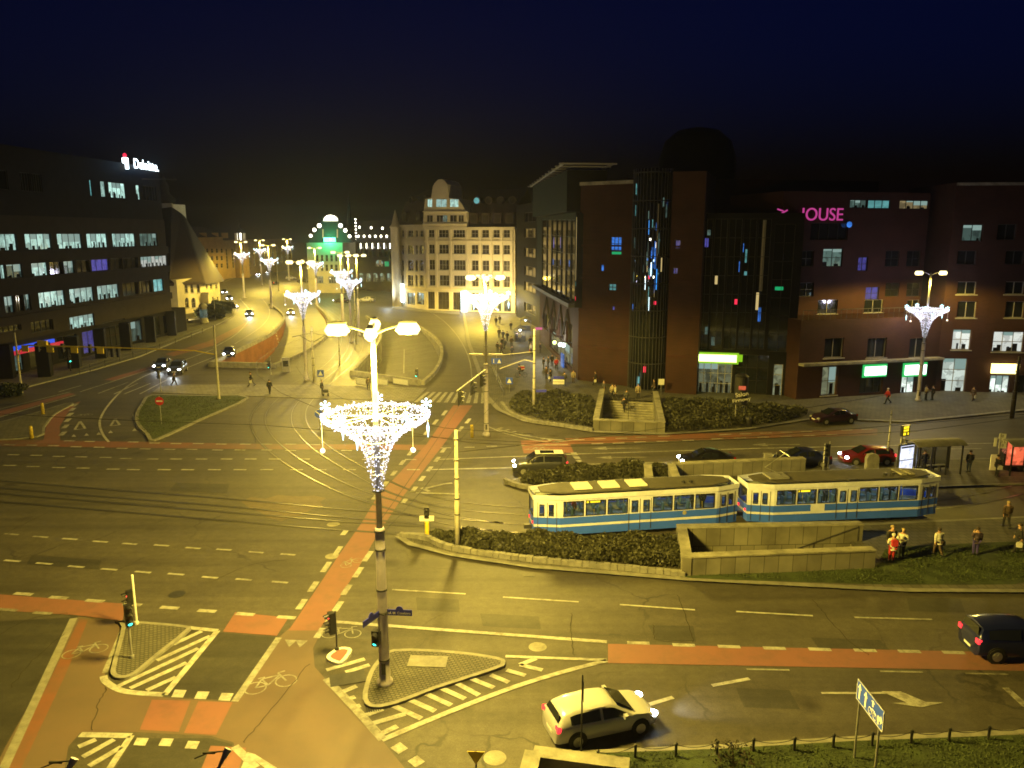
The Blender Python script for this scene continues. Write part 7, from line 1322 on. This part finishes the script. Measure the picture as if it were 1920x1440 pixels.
PPL = [ # x, y, heading in degrees, pose, coat, trousers, label, z, hair, bag
 (327, 723, 0, 'walk', 'black', 'black', 'person in black striding across the left zebra stripes', .06), (472, 724, 190, 'walk', 'black', 'grey', 'person in dark coat with a light bag on the pale path', .06, 'hair', ('hand', 'white')), (506, 739, 90, 'stroll', 'black', 'black', 'person in long dark coat walking away on the pale path', .06), (604, 740, 0, 'pocket', 'black', 'black', 'person standing behind the crossing sign with a pushchair', .06), (691, 732, 100, 'stroll', 'brown', 'black', 'person in brown coat on the path beside the main lamp', .06),
 (1117, 722, 170, 'walk', 'black', 'black', 'person in black walking before the brick wall', .12, 'hair', ('hand', 'white')), (1132, 741, 200, 'stand', 'grey', 'black', 'person in grey at the left rim of the plaza stairwell', .12), (1147, 748, 30, 'walk', 'beige', 'black', 'person in beige on the top steps of the plaza stairwell', .0), (1154, 750, 160, 'stroll', 'white', 'black', 'person in white jacket on the top steps of the plaza stairwell', -.05), (1170, 772, 250, 'walk', 'black', 'black', 'person in black climbing in the middle of the plaza stairwell', -.75), (1174, 758, 70, 'stroll', 'grey', 'black', 'person in grey coming down the plaza stairwell behind another', -.4), (1196, 749, 270, 'stand', 'beige', 'black', 'person in pale top and black trousers right of the stairwell steps', .0), (1226, 738, 180, 'stroll', 'brown', 'grey', 'person in brown at the right rim of the plaza stairwell', .12),
 (930, 610, 90, 'stroll', 'black', 'black', 'left one of two people walking below the far light funnel', .12), (937, 607, 90, 'walk', 'grey', 'black', 'right one of two people walking below the far light funnel', .12), (958, 619, 270, 'walk', 'black', 'black', 'lone walker in black before the pale shop paving', .12), (936, 634, 270, 'stand', 'black', 'grey', 'person in the street crowd, left of the small pair', .12), (943, 637, 80, 'stroll', 'grey', 'black', 'person in grey in the street crowd behind the lamp', .12), (951, 640, 260, 'walk', 'black', 'black', 'person in black in the middle of the street crowd', .12), (969, 641, 100, 'stand', 'black', 'black', 'dark half of a couple on the street', .12), (975, 642, 100, 'stroll', 'white', 'jeans', 'pale half of a couple on the street', .12), (959, 651, 270, 'walk', 'brown', 'black', 'person in brown walking behind the couple on the street', .12), (942, 653, 270, 'stroll', 'black', 'black', 'person in black, left of the group nearest the lamp boom', .12), (946, 655, 60, 'walk', 'grey', 'black', 'person in grey, right of the group nearest the lamp boom', .12), (933, 661, 90, 'stand', 'black', 'black', 'person in black stooping by the kerb posts', .12), (940, 663, 200, 'stroll', 'brown', 'black', 'person in brown by the kerb posts', .12), (960, 668, 270, 'walk', 'grey', 'black', 'lone grey walker near the bracket arm of the mast', .12), (994, 650, 270, 'walk', 'black', 'black', 'black silhouette in front of the bright shop paving', .12), (995, 664, 20, 'stand', 'white', 'black', 'person in pale top just left of the plaza mast', .12, 'hair', ('hand', 'red')),
 (1013, 662, 180, 'stand', 'black', 'black', 'tall dark person right of the plaza mast', .12), (1019, 692, 0, 'talk', 'black', 'grey', 'leftmost person in the group outside the mall entrance', .12), (1028, 690, 200, 'talk', 'grey', 'black', 'second person in the group outside the mall entrance', .12), (1035, 686, 250, 'stand', 'black', 'black', 'third person in the group outside the mall entrance', .12), (1043, 694, 270, 'stroll', 'red', 'black', 'person in a red jacket outside the mall entrance', .12, 'hair_fair'), (1024, 711, 30, 'stand', 'brown', 'black', 'left one of two crouching people behind the direction sign', .12), (1032, 716, 160, 'talk', 'black', 'black', 'right one of two people behind the direction sign', .12, 'hair', ('hand', 'white')), (1058, 724, 90, 'stroll', 'grey', 'jeans', 'grey person walking alone beside the brick corner', .12), (1075, 718, 270, 'stand', 'beige', 'brown', 'person in beige leaning at the brick corner', .12),
 (1664, 757, 180, 'walk', 'red', 'black', 'person in red jacket and white hat before the green signs', .12, 'hair_fair', None, 'white'), (1735, 750, 0, 'talk', 'beige', 'black', 'beige half of the pair before the lit bank windows', .12), (1748, 750, 180, 'talk', 'black', 'black', 'black half of the pair before the lit bank windows', .12), (1824, 752, 200, 'stroll', 'brown', 'brown', 'person in brown below the yellow shop sign', .12, 'hair', ('hand', 'white')),
 (1731, 885, 90, 'pocket', 'black', 'black', 'person in black standing inside the tram shelter', .12), (1816, 885, 90, 'stand', 'black', 'jeans', 'person in navy jacket standing beside the shelter', .12), (1868, 893, 0, 'talk', 'black', 'black', 'person bending over a white bag near the stop sign', .12, 'hair', ('side', 'white')), (1886, 990, 80, 'stroll', 'brown', 'black', 'person in brown waiting near the rails at the right edge', .12, 'hair_fair'),
 (1669, 1040, 275, 'stand', 'black', 'black', 'man in black coat and white shirt at the stairwell corner', .12, 'hair_fair'), (1689, 1046, 230, 'talk', 'white', 'black', 'person in white jacket beside the stairwell corner', .12, 'hair_fair'), (1671, 1054, 85, 'talk', 'white', 'red', 'person in white hooded jacket with a red rucksack', .12, 'hair', ('back', 'red'), 'white'), (1757, 1042, 100, 'stroll', 'white', 'brown', 'person in white jacket carrying a black shoulder bag', .12, 'hair', ('side', 'black')), (1828, 1041, 80, 'phone', 'plum', 'violet', 'stooped person in dark plum coat on the verge', .12), (1908, 1036, 160, 'stroll', 'black', 'black', 'person in black cut by the right edge of the photo', .12, 'hair', ('hand', 'white'))]
for p in PPL:
    x, y, a, ps, c, l, lab, z = p[:8]; hair = p[8] if len(p) > 8 else 'hair'; bag = p[9] if len(p) > 9 else None; person(x, y, R(a), ps, c, l, lab, z, random.uniform(.95, 1.04), hair, bag, hat=p[10] if len(p) > 10 else None)
# courier on a bicycle with a red box
Pg = G(977, 708, .12); g = thing('bicycle', 'dark bicycle under the courier on the plaza corner', 'bicycle', Pg, R(200), None)
for x in (-.52, .52): mb = MB(); mb.tube([(x+.33*math.cos(k*PI/8), 0, .34+.33*math.sin(k*PI/8)) for k in range(17)], .022, 5); mb.build('wheel', M['rubber'], g)
mb = MB()
for p in (((-.52, 0, .34), (0, 0, .3)), ((0, 0, .3), (.4, 0, .85)), ((0, 0, .3), (-.17, 0, .88)), ((-.17, 0, .82), (.4, 0, .85)), ((-.52, 0, .34), (-.17, 0, .82)), ((.52, 0, .34), (.38, 0, 1.02)), ((.38, -.25, 1.04), (.38, .25, 1.04))): mb.tube(p, .02, 6)
mb.build('frame', M['dark_metal'], g); mb = MB(); mb.box((-.2, 0, .92), (.25, .15, .06)); mb.build('saddle', M['black'], g)
J = pose_joints(lean=.25, arms='front')
for s, S, f in ((1, 'l', .12), (-1, 'r', -.02)): J['hip'+S] = (-.12, .1*s, .98, .09); J['knee'+S] = (.22+f, .12*s, .7+f, .06); J['ankle'+S] = (.02+f, .11*s, .32+f, .04); J['toe'+S] = (.17+f, .11*s, .27+f, .035)
J['pelvis'] = (-.15, 0, 1.03, (.14, .11)); Bm = skin('body', J, body_edges(), M['skin']); r = thing('person', 'cycle courier with a red box on the back at the plaza corner', 'person', Pg, R(200)); o = bpy.data.objects.new('body', Bm); COL.objects.link(o); o.parent = r
k1 = ['pelvis', 'waist', 'chest', 'base']+[a+s for s in 'lr' for a in ('sh', 'el', 'wr')]; k2 = ['pelvis']+[a+s for s in 'lr' for a in ('hip', 'knee', 'ankle')]
for nm, k in (('coat', k1), ('trousers', k2)): o = bpy.data.objects.new(nm, skin(nm, grow(J, .03, k), [e for e in body_edges() if e[0] in k and e[1] in k], CLOTH['black'])); COL.objects.link(o); o.parent = r
mb = MB(); mb.ball((.29, 0, 1.69), .12, 10, 7); mb.build('helmet', CLOTH['black'], r, True)
g = thing('delivery_box', 'red and white delivery box on the back of the courier', 'box', Pg, R(200)); mb = MB(); mb.box((-.2, 0, 1.3), (.4, .42, .42)); mb.build('case', CLOTH['red'], g); mb = MB(); mb.box((-.2, 0, 1.53), (.41, .43, .04)); mb.box((-.2, 0, 1.2), (.41, .43, .06)); mb.build('stripe', M['white'], g)
# pushchair
Pg = G(611, 742, .06); g = thing('pushchair', 'dark pushchair on the pale path beside the crossing sign', 'pushchair', Pg, .2); mb = MB(); mb.box((0, 0, .55), (.6, .4, .3)); mb.tube([(-.3, -.2, .6), (-.5, -.2, 1.0), (-.5, .2, 1.0), (-.3, .2, .6)], .02, 5); mb.build('seat', CLOTH['black'], g)
for x in (-.28, .28):
    for y in (-.22, .22): mb = MB(); mb.tube([(x, y-.02, .13), (x, y+.02, .13)], .13, 10); mb.build('wheel', M['rubber'], g)
# passengers in the trams
def rider(tr, x, y, coat, lab, rz, pose='stand'):
    B, C, T, SH, HR = person_meshes(pose); root, L, Wd = tr; a = root.rotation_euler.z; p = Vector(root.location)+Matrix.Rotation(a, 3, 'Z') @ Vector((x, y, 1.02)); r = thing('person', lab, 'person', p, a+R(rz), 'passengers in the trams'); r.scale = (.85,)*3
    for n, me, m in (('body', B, None), ('coat', C, CLOTH[coat]), ('trousers', T, CLOTH['black']), ('shoe', SH[0], None), ('shoe', SH[1], None), ('hair', HR, None)):
        o = bpy.data.objects.new(n, me); COL.objects.link(o); o.parent = r
        if m: o.material_slots[0].link = 'OBJECT'; o.material_slots[0].material = m
rider(tram1, 2.7, .95, 'red', 'passenger in red at the first window of the rear tram car', 180); rider(tram1, 10.6, 1.0, 'black', 'passenger in black at the last windows of the rear tram car', 0); rider(tram1, 11.3, 1.0, 'brown', 'passenger in brown next to the last door of the rear tram car', 90)
for i, (x, y, c) in enumerate(((2.6, 1.0, 'jeans'), (3.6, 1.2, 'black'), (5.0, 1.0, 'jeans'), (5.8, 1.3, 'grey'), (8.6, 1.0, 'black'), (10.4, 1.2, 'jeans'))): rider(tram2, x, y, c, f'{"first second third fourth fifth sixth".split()[i]} passenger from the left standing in the leading tram car', 90*i, 'pocket')
for ob in list(bpy.data.objects):
    for k in ('h', 'used'):
        if k in ob: del ob[k]

# ---------------------------------------------------------------- night haze over the junction
hz = MB(); hz.box((0, 330, 17), (800, 720, 46)); ho = hz.build('haze', None or M['glass']); ho['kind'] = 'stuff'
hm = bpy.data.materials.new('haze'); hm.use_nodes = True; t = hm.node_tree; t.nodes.remove(t.nodes['Principled BSDF']); v = t.nodes.new('ShaderNodeVolumePrincipled'); v.inputs['Density'].default_value = .0003; v.inputs['Color'].default_value = (.9, .9, .9, 1); v.inputs['Anisotropy'].default_value = .8
t.links.new(v.outputs[0], t.nodes['Material Output'].inputs['Volume']); ho.data.materials.clear(); ho.data.materials.append(hm)
SC.cycles.volume_bounces = 0
